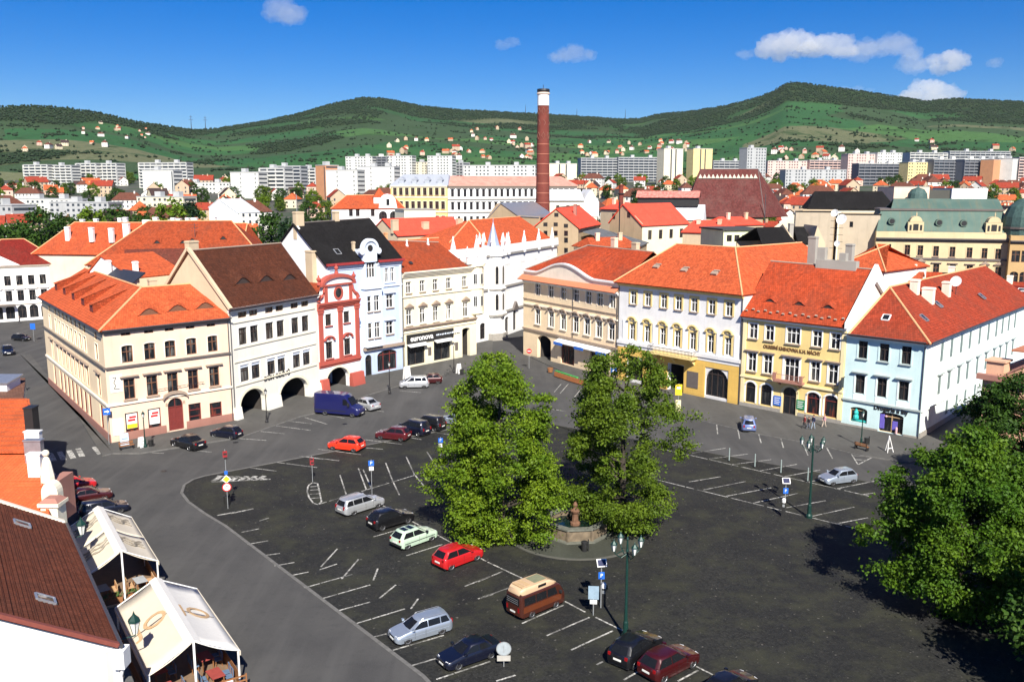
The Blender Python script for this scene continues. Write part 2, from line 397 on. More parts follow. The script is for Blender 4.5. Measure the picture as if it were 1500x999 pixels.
    def shop(s, u0, u1, z0, z1, frame, pane, rise=0., nx=3, goods=None):
        o = s.win((u0 + u1) / 2, z0, u1 - u0, z1 - z0, frame, pane, nx=nx, tz=(.78,), rise=rise, name='shop_window', ft=.09, dr=.35)
        return o
def dbg(*a):
    if DEBUG: print(*a)
DEBUG = False; HAZE = .000016
class Bld:
    def __init__(s, name, label, cat, A, B, group=None):
        A = Vector((A[0], A[1], 0)); B = Vector((B[0], B[1], 0)); d = B - A
        s.L = d.length; s.ang = math.atan2(d.y, d.x)
        s.root = thing(name, label, cat, A, s.ang, group); s.front = Face(s.root, Matrix(), s.L)
    def part(s, name, b, mat, M=None, smooth=False, parent=None): return b.build(name, mat, parent or s.root, M, smooth)
    def roof(s, polys, mat, t=.2, ridge=None, ridges=(), name='roof'):
        b = MB()
        for p in polys: b.slab(p, t)
        o = b.build(name, mat, s.root)
        if ridge is not None:
            b = MB()
            for p, q in ridges: b.tube([p, q], .13, 6)
            b.build('ridge', ridge, o)
        return o
    def chimney(s, x, y, z0, z1, w, d, mat, cap=None, parent=None):
        b = MB(); b.box(x - w / 2, x + w / 2, y - d / 2, y + d / 2, z0, z1); b.box(x - w / 2 - .07, x + w / 2 + .07, y - d / 2 - .07, y + d / 2 + .07, z1 - .25, z1 - .1)
        o = b.build('chimney', mat, parent or s.root)
        return o
    def pipe(s, face, u, z0, z1, mat):
        b = MB(); b.tube([(u, -.12, z0), (u, -.12, z1 - .3), (u, -.35, z1)], .06, 6); return b.build('downpipe', mat, s.root, face.M)
    def gutter(s, face, z, proud, mat, u0=-.2, u1=None):
        b = MB(); u1 = face.L + .2 if u1 is None else u1
        b.tube([(u0, -proud, z), (u1, -proud, z)], .09, 6); return b.build('gutter', mat, s.root, face.M)
def eyelid(b, c, e1, e2, nrm, w, h, dep):    # a low eyebrow dormer: mouth shape at c, skin fading back up the slope
    k = 8; rows = []
    for j, f in enumerate((0., .35, .7, 1.)):
        r = []
        for i in range(k + 1):
            t = -1 + 2 * i / k; hh = h * (math.cos(t * math.pi) * .5 + .5) * (1 - f) ** 1.2
            r.append(Vector(c) + e1 * (t * w / 2) + Vector((0, 0, 1)) * hh + e2 * (f * dep) + nrm * .03)
        rows.append(r)
    for a, d in zip(rows, rows[1:]):
        for i in range(k): b.face([a[i], a[i + 1], d[i + 1], d[i]])
    return rows[0]
def eyelids(bld, pts, pl, w, h, mat, dark, roofobj):  # pl: (e1, e2 up the slope, normal)
    e1, e2, nn = pl
    for c in pts:
        b = MB(); mouth = eyelid(b, c, e1, e2, nn, w, h, h * 3.2); o = b.build('eyelid_dormer', mat, roofobj)
        m = MB(); base = [p - Vector((0, 0, 1)) * (p - (Vector(c) + nn * .03)).z for p in mouth]
        out = -Vector((e2.x, e2.y, 0)).normalized() * .0
        inset = Vector((e2.x, e2.y, 0)).normalized() * .12
        for i in range(len(mouth) - 1):
            if (mouth[i] - base[i]).length + (mouth[i + 1] - base[i + 1]).length > .02: m.face([base[i] + inset, base[i + 1] + inset, mouth[i + 1] + inset, mouth[i] + inset])
        m.build('dormer_window', dark, o)
def skylight(bld, c, e1, e2, nn, w, h, fr, gl, roofobj):
    c = Vector(c); b = MB(); q = [c - e1 * w / 2 - e2 * h / 2, c + e1 * w / 2 - e2 * h / 2, c + e1 * w / 2 + e2 * h / 2, c - e1 * w / 2 + e2 * h / 2]
    for i in range(4): b.bar(q[i] + nn * .06, q[(i + 1) % 4] + nn * .06, .12, .14)
    o = b.build('skylight', fr, roofobj); g = MB(); g.prism([p + nn * .04 for p in q], nn * .04); g.build('pane', gl, o)
def plane(p0, p1, p2):                       # e1 along p0->p1, e2 up slope towards p2
    p0, p1, p2 = Vector(p0), Vector(p1), Vector(p2); e1 = (p1 - p0).normalized(); nn = e1.cross(p2 - p0).normalized()
    if nn.z < 0: nn = -nn
    e2 = nn.cross(e1).normalized()
    if e2.z < 0: e2 = -e2
    return e1, e2, nn
def hit(face, pl0, nn, px, py):              # where a pixel's ray meets the roof plane (face-local)
    o = face.Wi @ Vector((0, 0, EYE)); d = face.Wi.to_3x3() @ ray(px, py); t = (Vector(pl0) - o).dot(nn) / d.dot(nn); return o + d * t
# ---------------------------------------------------------------- shared materials
M_ = dict
cream_p = plaster('pale_peach_plaster', (.82, .60, .45)); white_p = plaster('white_plaster', (.82, .79, .70)); pure_p = plaster('bright_white_plaster', (.86, .86, .84), .2)
red_p = plaster('brick_red_plaster', (.42, .085, .06)); blue_p = plaster('pale_blue_plaster', (.50, .60, .78)); blue_trim = plaster('blue_white_trim', (.66, .73, .83))
yel_p = plaster('cream_yellow_plaster', (.84, .77, .56)); yel_trim = plaster('cream_trim', (.84, .78, .60)); peach_p = plaster('peach_plaster', (.90, .71, .47)); peach_trim = plaster('light_peach_trim', (.86, .76, .62))
lav_p = plaster('cool_white_plaster', (.80, .79, .78)); ochre_p = plaster('ochre_plaster', (.78, .50, .12)); ochre_l = plaster('light_ochre_trim', (.80, .62, .26))
lib_p = plaster('warm_yellow_plaster', (.82, .62, .25)); lib_l = plaster('pale_yellow_plaster', (.84, .72, .42)); mint_p = plaster('mint_plaster', (.62, .80, .80)); mint_w = plaster('white_mint_plaster', (.80, .88, .86), .15); mint_t = plaster('mint_grey_trim', (.40, .46, .45))
beige_p = plaster('beige_render', (.58, .46, .31)); grey_p = plaster('grey_render', (.36, .34, .30)); sand_p = plaster('weathered_sand_render', (.42, .32, .20), .6)
plinth_p = plaster('dull_red_plinth', (.36, .17, .13)); trim_d = plain('dark_moulding', (.13, .11, .10)); trim_b = plain('brown_moulding', (.34, .26, .20)); stone_p = plain('grey_stone', (.30, .28, .25), .85)
salmon_p = plaster('salmon_plaster', (.72, .42, .27))
or_t = tiles('orange_roof_tiles', (.54, .10, .036)); or2_t = tiles('bright_orange_roof_tiles', (.60, .115, .04), age=.2); dor_t = tiles('dark_orange_roof_tiles', (.38, .070, .025), age=.45); br_t = tiles('brown_roof_tiles', (.105, .034, .018), age=.5, agecol=(.04, .02, .015)); bk_t = tiles('black_slate_tiles', (.014, .013, .013), var=.6, age=.3, agecol=(.03, .03, .03))
red_t = tiles('red_sheet_roof', (.78, .085, .05), w=.9, h=3., age=.25, var=.9); dred_t = tiles('dark_red_roof_tiles', (.22, .022, .016), age=.3); lib_t = tiles('red_orange_roof_tiles', (.48, .072, .025), age=.45); mint_t_r = tiles('rust_red_roof_tiles', (.36, .054, .024), age=.4)
ridge_m = plain('pale_ridge_mortar', (.70, .36, .17), .9); gut_m = plain('dark_zinc', (.10, .10, .11), .45, .6); zinc = plain('light_zinc', (.45, .47, .50), .4, .7)
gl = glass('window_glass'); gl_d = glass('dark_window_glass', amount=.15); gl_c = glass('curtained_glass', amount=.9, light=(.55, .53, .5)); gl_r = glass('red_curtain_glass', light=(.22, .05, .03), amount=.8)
fr_w = plain('white_window_frame', (.80, .80, .78), .5); fr_b = plain('brown_window_frame', (.17, .08, .045), .5); fr_d = plain('dark_window_frame', (.05, .035, .03), .5); fr_red = plain('maroon_frame', (.18, .03, .025), .5); fr_grey = plain('grey_green_frame', (.17, .22, .215), .6)
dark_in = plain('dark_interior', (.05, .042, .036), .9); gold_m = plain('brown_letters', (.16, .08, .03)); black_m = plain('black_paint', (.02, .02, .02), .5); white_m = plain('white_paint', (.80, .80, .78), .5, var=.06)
iron = plain('black_iron', (.03, .03, .032), .5, .4); green_iron = plain('dark_green_iron', (.008, .042, .034), .45, .2); blue_m = plain('sign_blue', (.02, .13, .55), .4, var=.05); red_m = plain('sign_red', (.62, .03, .03), .4, var=.05); yellow_m = plain('sign_yellow', (.80, .58, .03), .45, var=.05); grey_m = plain('galvanised_grey', (.42, .44, .45), .45, .5)
lampglass = plain('lamp_glass', (.75, .76, .74), .15); wood = plain('brown_wood', (.26, .11, .04), .7); wood_l = plain('pale_wood', (.50, .34, .18), .7); green_m = plain('green_cloth', (.05, .30, .07), .8)
brick_m = brickwall('red_brickwork', (.20, .028, .018), (.16, .07, .05))
def Q(x0, y0, k): return lambda *ps: [(x0 + x * k, y0 + y * k) for x, y in ps]
q1 = Q(0, 330, .37037); q2 = Q(300, 300, .34043); q3 = Q(540, 280, .3004); q4 = Q(760, 330, .30025); q5 = Q(1060, 340, .3403); q6 = Q(980, 580, .41935); q7 = Q(380, 560, .43928); q8 = Q(700, 640, .35928); r0 = Q(0, 560, .43931)
rb = Q(460, 370, .2201); rs = Q(1370, 420, .26); rp = Q(0, 380, .2602)
K1, K2, K3, K4, K5 = .37037, .34043, .3004, .30025, .3403
LF = 'houses lining the left side of the square'; RF = 'houses lining the right side of the square'
def body(bld, L, D, H, mat, sides='lrb', gable=None, zb=0.):   # plain outer walls behind a front; gable=(ridge depth, ridge height)
    b = MB(); pts = [(0, zb), (0, H)]
    prof = [(0.02, zb), (0.02, H)] + ([(gable[0], gable[1])] if gable else []) + [(D, H), (D, zb)]
    if 'l' in sides: b.prism([(0.01, y, z) for y, z in prof], (.3, 0, 0))
    if 'r' in sides: b.prism([(L - .31, y, z) for y, z in prof], (.3, 0, 0))
    if 'b' in sides: b.box(.02, L - .02, D - .3, D - .02, zb, H)
    return b.build('side_wall', mat, bld.root)

# ---------------- pink corner house
A, B = G(163, 650), G(342.6, 617)
pk = Bld('corner_house', 'peach corner house with orange hipped roof and three eyelid dormers at the street corner', 'house', A, B, LF)
f = pk.front; f.H = 13.6
f.row(q1((497, 425), (588, 413), (669, 405), (752, 397), (834, 389)), 36 * K1, 25 * K1, fr_b, gl_d, nx=2, tz=(), name='attic_window')
f.row(q1((503, 507), (592, 497), (673, 488), (757, 479), (841, 470)), 42 * K1, 66 * K1, fr_b, gl, nx=2, tz=(.62,), archf=.12, surround=peach_trim, sw=.12)
f.row(q1((512, 645), (602, 634), (683, 622), (764, 610), (848, 601)), 42 * K1, 78 * K1, fr_b, gl, nx=2, tz=(.64,), surround=cream_p, sw=.14, hood=('flat', trim_b), sill=trim_b)
def rect(face, p, q): u0, z1 = face.uz(*p); u1, z0 = face.uz(*q); return u0, u1, z0, z1
for (cx, cy) in q1((523, 785), (612, 768)):
    u, z = f.uz(cx, cy); w_ = f.win(u, z - 1.6, 1.55, 3.0, fr_red, gl_r, nx=1, tz=(.12,), name='shop_window')
    b = MB(); b.box(-.62, .62, .02, .06, 1.05, 2.85); p = b.build('poster', white_m, w_)
    b = MB(); b.box(-.45, .4, .005, .021, 1.95, 2.2); b.box(-.3, .5, .005, .021, 2.3, 2.55); b.build('poster_print', red_m, w_)
    if cx < 200: b = MB(); b.box(-.6, .6, .003, .022, 1.08, 1.6); b.build('poster_band', yellow_m, w_)
for (cx, cy) in q1((772, 747), (855, 742)):
    u, z = f.uz(cx, cy); f.win(u, z - 1.35, 1.6, 2.75, fr_red, gl_r, nx=1, tz=(.4, .7), name='shop_window')
u, z = f.uz(*q1((697, 770))[0])
d = f.win(u, .25, 1.9, 4.1, fr_red, gl_d, nx=2, tz=(.72,), rise=.95, surround=cream_p, sw=.3, name='door')
b = MB(); b.box(-.92, -.02, .1, .15, .05, 2.85); b.box(.02, .92, .1, .15, .05, 2.85); b.box(-.7, -.2, .085, .1, .3, 1.2); b.box(.2, .7, .085, .1, .3, 1.2); b.build('door_leaf', fr_red, d)
b = MB(); a = arc_pts(-1.55, 1.55, 4.25, 5.0); a2 = arc_pts(-1.5, 1.5, 4.0, 4.65)
for i in range(len(a) - 1): b.prism([(a[i][0], -.4, a[i][1]), (a[i + 1][0], -.4, a[i + 1][1]), (a2[i + 1][0], -.4, a2[i + 1][1]), (a2[i][0], -.4, a2[i][1])], (0, .42, 0))
b.build('door_hood', trim_b, d)
f.wall(cream_p)
f.band(8.95, 9.2, .22, trim_d, 'string_course'); f.band(4.5, 4.75, .18, peach_trim, 'string_course'); f.band(13.1, 13.62, .42, trim_b, 'cornice', steps=3)
f.band(0, 1.1, .09, plinth_p, 'plinth', u0=1.2, u1=u - 1.3); f.band(0, 1.1, .09, plinth_p, 'plinth', u0=u + 1.3)
b = MB(); b.box(.35, 1.55, -.06, .02, .9, 2.9); b.build('notice_board', white_m, pk.root)
b = MB(); b.box(.4, 1.8, -.05, .02, 6.1, 8.2); o = b.build('wall_painting', white_p, pk.root)
b = MB(); b.tube([(.7, -.07, 7.9), (1.1, -.07, 7.95), (.8, -.07, 7.3), (1.0, -.07, 6.9), (.75, -.07, 6.6), (1.4, -.07, 6.5)], .05, 4); b.build('painted_line', trim_d, o)
b = MB(); b.tube([(4.6, -.35, 5.75), (11.6, -.35, 5.9)], .03, 5)
for k in range(8): b.tube([(4.8 + k * .95, -.35, 5.77), (4.8 + k * .95, 0, 5.6)], .025, 4)
b.build('cable_rail', iron, pk.root)
farp = G(72, 563); Wi = (T(*pk.root.location) @ RZ(pk.ang)).inverted(); fl = Wi @ farp; sl = fl.length
sf = Face(pk.root, T(fl.x, fl.y, 0) @ RZ(math.atan2(-fl.y, -fl.x)), sl, H=13.6)
def urow(face, us, z0, w, h, *a, **k): return [face.win(u, z0, w, h, *a, **k) for u in us]
cols = [6.0] + [10.6 + i * 2.75 for i in range(8)] + [36.3]
urow(sf, cols, 12.0, 1.25, .95, fr_b, gl_d, nx=2, tz=(), name='attic_window')
urow(sf, cols, 9.5, 1.5, 2.0, fr_b, gl, surround=peach_trim, sw=.12)
urow(sf, cols, 5.05, 1.5, 2.7, fr_b, gl, surround=cream_p, sw=.14, hood=('flat', trim_b))
urow(sf, cols, 1.0, 1.6, 3.0, fr_red, gl_r, nx=2, name='shop_window')
sf.wall(peach_p); sf.band(8.95, 9.2, .22, trim_d, 'string_course'); sf.band(4.5, 4.75, .18, peach_trim, 'string_course'); sf.band(13.1, 13.62, .42, trim_b, 'cornice', steps=3, e=.0); sf.band(0, 1.1, .09, plinth_p, 'plinth')
P1 = f.p3(207, 421, 6.); L = f.L; zr = P1.z; P2 = Vector((L, 6., zr))
far_r = Wi @ G(135, 395, zr); sE = sf.M @ Vector((0, -.5, 13.7)); cE = Vector((-.55, -.55, 13.7)); fE = Vector((L, -.5, 13.7))
s2 = sf.M @ Vector((0, 13, 13.7)); inner = Vector((13., 12., 13.7))
sr = sf.M @ Vector((0, 6.4, zr)); 
e1, e2, nn = plane(cE, fE, P1)
ro = pk.roof([(cE, fE, P2, P1), (sE, cE, P1, sr), (P1, P2, (L, 12, 13.7), inner), (sr, P1, inner, s2)], or2_t, .2, ridge_m, [(cE, P1), (P1, P2), (P1, sr)])
eyelids(pk, [hit(f, cE, nn, *p) for p in q1((590, 357), (703, 342), (812, 332))], (e1, e2, nn), 3.2, .85, or2_t, fr_b, ro)
se1, se2, sn = plane(sE, cE, P1)
for (x, y) in q1((362, 345), (328, 318), (290, 296), (255, 275), (222, 258)):     # wedge dormers on the street side
    c = hit(f, cE, sn, x, y); b = MB(); w_ = .95; out = -Vector((se2.x, se2.y, 0)).normalized(); up = Vector((0, 0, 1)); h_ = 1.05
    back = c + se2 * 5.2; f1, f2 = c - se1 * w_, c + se1 * w_
    b.face([f1 + up * .1, f2 + up * .1, f2 + up * h_, f1 + up * h_]); dd = b.build('dormer_front', fr_red, ro)
    b = MB(); b.face([f1 + up * h_ + out * .2, f2 + up * h_ + out * .2, back + se1 * .1 + sn * .05, back - se1 * .1 + sn * .05]); b.build('dormer_roof', or2_t, dd)
    b = MB(); b.face([f1, f1 + up * h_, back]); b.face([f2 + up * h_, f2, back]); b.build('dormer_cheek', dor_t, dd)
pk.gutter(f, 13.62, .62, gut_m); pk.gutter(sf, 13.62, .62, gut_m); pk.pipe(f, L - .15, .2, 13.6, gut_m)
b = MB(); b.box(6., L, 11.8, 12.0, 0, 13.6); b.build('court_wall', beige_p, pk.root)
for (x, y, zt) in ((9.2, 8.4, 18.4),): pk.chimney(x, y, 14.5, zt, 1., .7, beige_p)

# ---------------- white house with two arches
A, B = G(342.6, 617), G(469, 577)
wh = Bld('arcaded_house', 'broad white house over two dark arches, with steep brown tiled roof and three eyelid dormers', 'house', A, B, LF)
f = wh.front; f.H = 14.75; L = f.L
f.row(q2((161, 463), (209, 459), (277, 452), (322, 447), (386, 440), (431, 434)), 34 * K2, 24 * K2, fr_b, gl_d, nx=2, tz=(), name='attic_window')
f.row(q2((163, 555), (212, 548), (278, 540), (325, 535), (388, 525), (432, 519)), 33 * K2, 71 * K2, fr_d, gl, surround=pure_p, sw=.18)
rw = f.row(q2((171, 709), (219, 703), (286, 693), (330, 685), (395, 675), (438, 668)), 35 * K2, 69 * K2, fr_d, gl, surround=pure_p, sw=.18)
for w_ in rw:
    b = MB(); b.box(-.75, .75, .06, .1, 1.85, 2.72); b.build('blind', blue_trim, w_)
ua = [f.uz(*p)[0] for p in q2((155, 900), (262, 880), (325, 865), (447, 830))]
zt1 = f.uz(*q2((210, 795))[0])[1]; zt2 = f.uz(*q2((385, 765))[0])[1]; dbg('white arches', ua, zt1, zt2)
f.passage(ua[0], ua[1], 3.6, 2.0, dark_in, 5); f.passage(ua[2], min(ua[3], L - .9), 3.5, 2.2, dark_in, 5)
f.wall(white_p)
for a_, c_, zz_, rr_ in ((ua[0], ua[1], 3.6, 2.0), (ua[2], min(ua[3], L - .9), 3.5, 2.2)):
    b = MB(); o1 = arc_pts(a_ - .4, c_ + .4, zz_ - rr_, zz_ + .4, 14); i1 = arc_pts(a_, c_, zz_ - rr_, zz_, 14)
    for i in range(14): b.prism([(o1[i][0], -.08, o1[i][1]), (o1[i + 1][0], -.08, o1[i + 1][1]), (i1[i + 1][0], -.08, i1[i + 1][1]), (i1[i][0], -.08, i1[i][1])], (0, .1, 0))
    b.build('arch_moulding', yel_trim, wh.root)
for u0_, u1_ in ((ua[0] - 1.2, ua[0] - .02), (ua[1] + .02, ua[2] - .02), (min(ua[3], L - .9) + .02, L)):
    b = MB(); b.prism([(u0_, -.55, 0), (u0_, 0.02, 0), (u0_, .02, 1.7), (u0_, -.25, 1.7)], (u1_ - u0_, 0, 0)); b.build('buttress', white_p, wh.root)
for z0_, z1_ in ((9.4, 9.58), (4.45, 4.63), (12.75, 12.9), (7.6, 7.75)): f.band(z0_, z1_, .12, yel_trim, 'string_course', u0=.6, u1=L - .6)
f.band(14.3, 14.78, .35, pure_p, 'cornice', steps=2)
u, z = f.uz(*q2((312, 746))[0]); lettering('DŮM ODĚVŮ', .86, black_m, wh.root, f.at(u, -.04, z + .32), .03, bold=.02)
P1 = Vector((0, 6.2, 22.)); P2 = Vector((L, 6.2, 22.)); eL, eR = Vector((0, -.5, 14.6)), Vector((L, -.5, 14.6))
ro = wh.roof([(eL, eR, P2, P1), (P1, P2, (L, 13, 14.6), (0, 13, 14.6))], br_t, .25, trim_b, [(P1, P2)])
e1, e2, nn = plane(eL, eR, P1)
eyelids(wh, [hit(f, eL, nn, *p) for p in q2((165, 343), (265, 333), (365, 326))], (e1, e2, nn), 3.6, .9, br_t, fr_d, ro)
body(wh, L, 12.5, 14.5, beige_p, 'lrb', (6.2, 21.8))
b = MB(); b.bar((-.1, -.6, 14.8), (-.1, 6.2, 22.3), .5, .35); b.bar((-.1, 6.2, 22.3), (-.1, 12.8, 14.8), .5, .35); b.build('verge', beige_p, wh.root)
wh.chimney(.9, 6.6, 20, 23.2, 1.6, .8, beige_p); wh.pipe(f, .2, .2, 14.6, gut_m); wh.gutter(f, 14.65, .62, gut_m)

# ---------------- red and white baroque house
A, B = G(469, 577), G(529, 562)
rd = Bld('baroque_house', 'narrow white house with red pilasters, red piers and a curved baroque gable', 'house', A, B, LF)
f = rd.front; L = f.L; f.H = 12.8; zg = lambda z: 13.4 + (z - 14.4) * .8
f.row(rb((95, 446), (216, 430)), 40 * .22, 78 * .22, fr_d, gl, surround=pure_p, sw=.2, sill=red_p)
f.row(rb((101, 645), (222, 628)), 44 * .22, 112 * .22, fr_d, gl, surround=pure_p, sw=.22, hood=('seg', red_p), sill=red_p)
ua = [f.uz(*p)[0] for p in rb((85, 900), (235, 880))]
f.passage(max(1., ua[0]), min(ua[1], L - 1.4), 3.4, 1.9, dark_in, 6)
f.wall(pure_p)
zc = f.uz(*rb((35, 745))[0])[1]; zt = f.uz(*rb((35, 360))[0])[1]; dbg('red cornices', zc, zt)
for u in (.55, L / 2 + .2, L - .55): f.pilaster(u, .75, 4.4, 12.6, .22, red_p, red_p)
f.band(3.8, 4.4, .3, red_p, 'cornice', steps=2); f.band(4.41, 4.75, .1, red_p, 'frieze'); f.band(12.4, 13.4, .55, red_p, 'cornice', steps=4)
b = MB(); o1 = arc_pts(max(1., ua[0]) - .3, min(ua[1], L - 1.4) + .3, 1.5, 3.7, 14); i1 = arc_pts(max(1., ua[0]), min(ua[1], L - 1.4), 1.5, 3.4, 14)
for i in range(14): b.prism([(o1[i][0], -.1, o1[i][1]), (o1[i + 1][0], -.1, o1[i + 1][1]), (i1[i + 1][0], -.1, i1[i + 1][1]), (i1[i][0], -.1, i1[i][1])], (0, .12, 0))
b.build('arch_moulding', yel_trim, rd.root)
for u0_, u1_ in ((.02, max(1., ua[0]) - .05), (min(ua[1], L - 1.4) + .05, L + .1)):
    b = MB(); b.prism([(u0_, -.9, 0), (u0_, .02, 0), (u0_, .02, 2.1), (u0_, -.6, 2.1)], (u1_ - u0_, 0, 0)); b.build('pier', red_p, rd.root)
gp = [(.15, 14.4), (.35, 15.2), (.9, 15.5), (1.2, 16.2), (1.4, 17.6), (L - 1.4, 17.6), (L - 1.2, 16.2), (L - .9, 15.5), (L - .35, 15.2), (L - .15, 14.4)]
b = MB(); b.prism([(u, -.05, zg(z)) for u, z in gp], (0, .7, 0)); g_ = b.build('gable', pure_p, rd.root)
b = MB(); ap = arc_pts(1.0, L - 1.0, 15.95, 17.1, 12); b.prism([(u, -.1, z) for u, z in [(1.0, 15.9)] + ap + [(L - 1., 15.9)]], (0, .7, 0)); b.build('tympanum', pure_p, g_)
b = MB(); a2 = arc_pts(.8, L - .8, 15.9, 17.45, 12); a1 = arc_pts(1.25, L - 1.25, 15.9, 16.95, 12)
for i in range(12): b.prism([(a2[i][0], -.4, a2[i][1]), (a2[i + 1][0], -.4, a2[i + 1][1]), (a1[i + 1][0], -.4, a1[i + 1][1]), (a1[i][0], -.4, a1[i][1])], (0, 1., 0))
b.box(.7, L - .7, -.35, .6, 15.75, 16.0); b.build('pediment', red_p, g_)
b = MB()
for u in (1.75, L - 1.75): b.box(u - .3, u + .3, -.2, .02, 13.4, 15.75)
for sx in (0, 1):
    pts = [(.25, 14.6), (.5, 15.3), (1., 15.7), (1.3, 16.3), (1.4, 17.2)]
    pts = [((u if not sx else L - u), -.15, zg(z)) for u, z in pts]; b.tube(pts, [.35, .28, .25, .2, .18], 6)
b.build('scroll', red_p, g_)
b = MB(); k = 16
ring = [(L / 2 + .62 * math.cos(t), 14.6 + .72 * math.sin(t)) for t in [2 * math.pi * i / k for i in range(k)]]; ring2 = [(L / 2 + .95 * math.cos(t), 14.6 + 1.02 * math.sin(t)) for t in [2 * math.pi * i / k for i in range(k)]]
for i in range(k): j = (i + 1) % k; b.prism([(ring2[i][0], -.18, ring2[i][1]), (ring2[j][0], -.18, ring2[j][1]), (ring[j][0], -.18, ring[j][1]), (ring[i][0], -.18, ring[i][1])], (0, .2, 0))
o = b.build('oval_window', red_p, g_); b = MB(); b.prism([(u, -.09, z) for u, z in ring], (0, .05, 0)); b.build('pane', gl_d, o)
for u, z in ((.7, 16.0), (L - .7, 16.0), (L / 2, 17.4)):
    b = MB(); b.lathe([(.3, z), (.3, z + .3), (.14, z + .45), (.32, z + .8), (.3, z + 1.0), (.1, z + 1.2), (.12, z + 1.4), (0, z + 1.5)], 8, (u, 0.2)); b.build('urn', red_p, g_)
rz = Vector((L / 2, .5, 15.8)); rz2 = Vector((L / 2, 13., 15.8))
rd.roof([((-.1, .55, 12.9), rz, rz2, (-.1, 13, 12.9)), (rz, (L + .1, .55, 12.9), (L + .1, 13, 12.9), rz2)], dor_t, .2)
body(rd, L, 12.5, 12.7, white_p, 'lrb')

# ---------------- pale blue house with black roof
A, B = G(484, 562), G(591, 541)
bl = Bld('blue_house', 'tall pale blue house with bay, scrolled dormer gable and steep black slate roof', 'house', A, B, LF)
f = bl.front; L = f.L; f.H = 18.2
def U(p): return f.uz(*rb(p)[0])[0]
ub0, ub1 = U((322, 400)), U((428, 400)); dbg('blue bay', ub0, ub1, L)
f.row(rb((483, 150), (520, 146)), 26 * .22, 95 * .22, fr_w, gl, surround=blue_trim, sw=.14, sill=blue_trim, hood=None)
f.row(rb((503, 322)), 46 * .22, 88 * .22, fr_w, gl, surround=blue_trim, sw=.2, sill=trim_b, hood=('flat', blue_trim))
f.row(rb((503, 500)), 46 * .22, 85 * .22, fr_w, gl, surround=blue_trim, sw=.2, sill=trim_b, hood=('flat', blue_trim))
us0, us1 = U((422, 720)), U((552, 690)); f.shop(us0, us1, .4, 3.8, fr_red, gl_d, rise=.8, nx=3)
ud0, ud1 = U((342, 750)), U((385, 750)); f.win((ud0 + ud1) / 2, .1, max(1.3, ud1 - ud0), 3.4, fr_d, gl_d, nx=1, tz=(.75,), rise=.7, name='door')
f.wall(blue_p)
bay = Face(bl.root, T(ub0, -1.0, 0), ub1 - ub0, 5.0, 14.2); bw = bay.L
u1_ = bay.uz(*rb((383, 340))[0])[0]
for z0 in (10.6, 6.3):
    bay.win(bw * .66, z0, 1.1, 2.5, fr_w, gl, surround=blue_trim, sw=.2, sill=trim_b); bay.win(bw * .12 + .3, z0, .8, 2.5, fr_w, gl, nx=1, surround=None, sill=trim_b)
bay.wall(blue_trim, 'bay_wall')
b = MB(); b.box(ub0, ub0 + .2, -.99, .05, 5.0, 14.2); b.box(ub1 - .2, ub1, -.99, .05, 5.0, 14.2); b.box(ub0, ub1, -.99, .05, 4.85, 5.0); b.build('bay_side', blue_trim, bl.root)
b = MB(); b.box(ub0 - .2, ub1 + .2, -1.25, .05, 14.2, 14.6); b.box(ub0, ub1, -1.05, -.85, 14.6, 15.6); b.box(ub0, ub0 + .2, -.85, 0, 14.6, 15.6); b.box(ub1 - .2, ub1, -.85, 0, 14.6, 15.6); b.build('balcony', blue_trim, bl.root)
b = MB(); b.box(ub0 - .1, L + .05, -.5, .03, 4.25, 4.7); b.build('shop_cornice', trim_b, bl.root)
# scrolled gable over the bay
gm = (ub0 + ub1) / 2; gw = (ub1 - ub0) * .42
gf = Face(bl.root, T(gm - gw, -.35, 0), 2 * gw, 15., 20.4)
gf.win(gw, 15.9, 1.7, 2.4, fr_w, gl, nx=3, surround=blue_p, sw=.2)
gf.wall(blue_trim, 'dormer_wall')
b = MB(); b.box(gm - gw, gm - gw + .2, -.34, 2.5, 15., 20.4); b.box(gm + gw - .2, gm + gw, -.34, 2.5, 15, 20.4); dg = b.build('dormer_side', blue_trim, bl.root)
b = MB(); a = arc_pts(gm - gw * 1.05, gm + gw * 1.05, 20.3, 21.8, 12); b.prism([(u, -.34, z) for u, z in a], (0, .5, 0)); b.build('dormer_gable', blue_trim, dg)
b = MB(); a2 = arc_pts(gm - gw * 1.2, gm + gw * 1.2, 20.4, 22.1, 12); a1 = arc_pts(gm - gw * .95, gm + gw * .95, 20.3, 21.7, 12)
for i in range(12): b.prism([(a2[i][0], -.6, a2[i][1]), (a2[i + 1][0], -.6, a2[i + 1][1]), (a1[i + 1][0], -.6, a1[i + 1][1]), (a1[i][0], -.6, a1[i][1])], (0, .8, 0))
for sx in (-1, 1): b.tube([(gm + sx * (gw + .3), -.55, 20.1), (gm + sx * (gw + .3), .15, 20.1)], .5, 12)
b.build('scroll', blue_trim, dg)
b = MB(); b.tube([(gm, -.45, 20.6), (gm, -.33, 20.6)], .5, 14); b.build('round_window', black_m, dg)
for u in (0.25, ub1 + .25, L - .25): f.pilaster(u, .45, 5.5, 17.5, .14, blue_trim)
f.band(14.2, 14.5, .2, blue_trim, 'string_course', u0=ub1 + .2); f.band(17.5, 18.2, .4, blue_trim, 'cornice', u1=gm - gw - .1, steps=3); f.band(17.5, 18.2, .4, blue_trim, 'cornice', u0=gm + gw + .1, steps=3)
P1, P2 = Vector((.6, 8., 24.5)), Vector((L, 8., 24.9)); eL, eR = Vector((-.3, -.5, 18.3)), Vector((L + .2, -.5, 18.3))
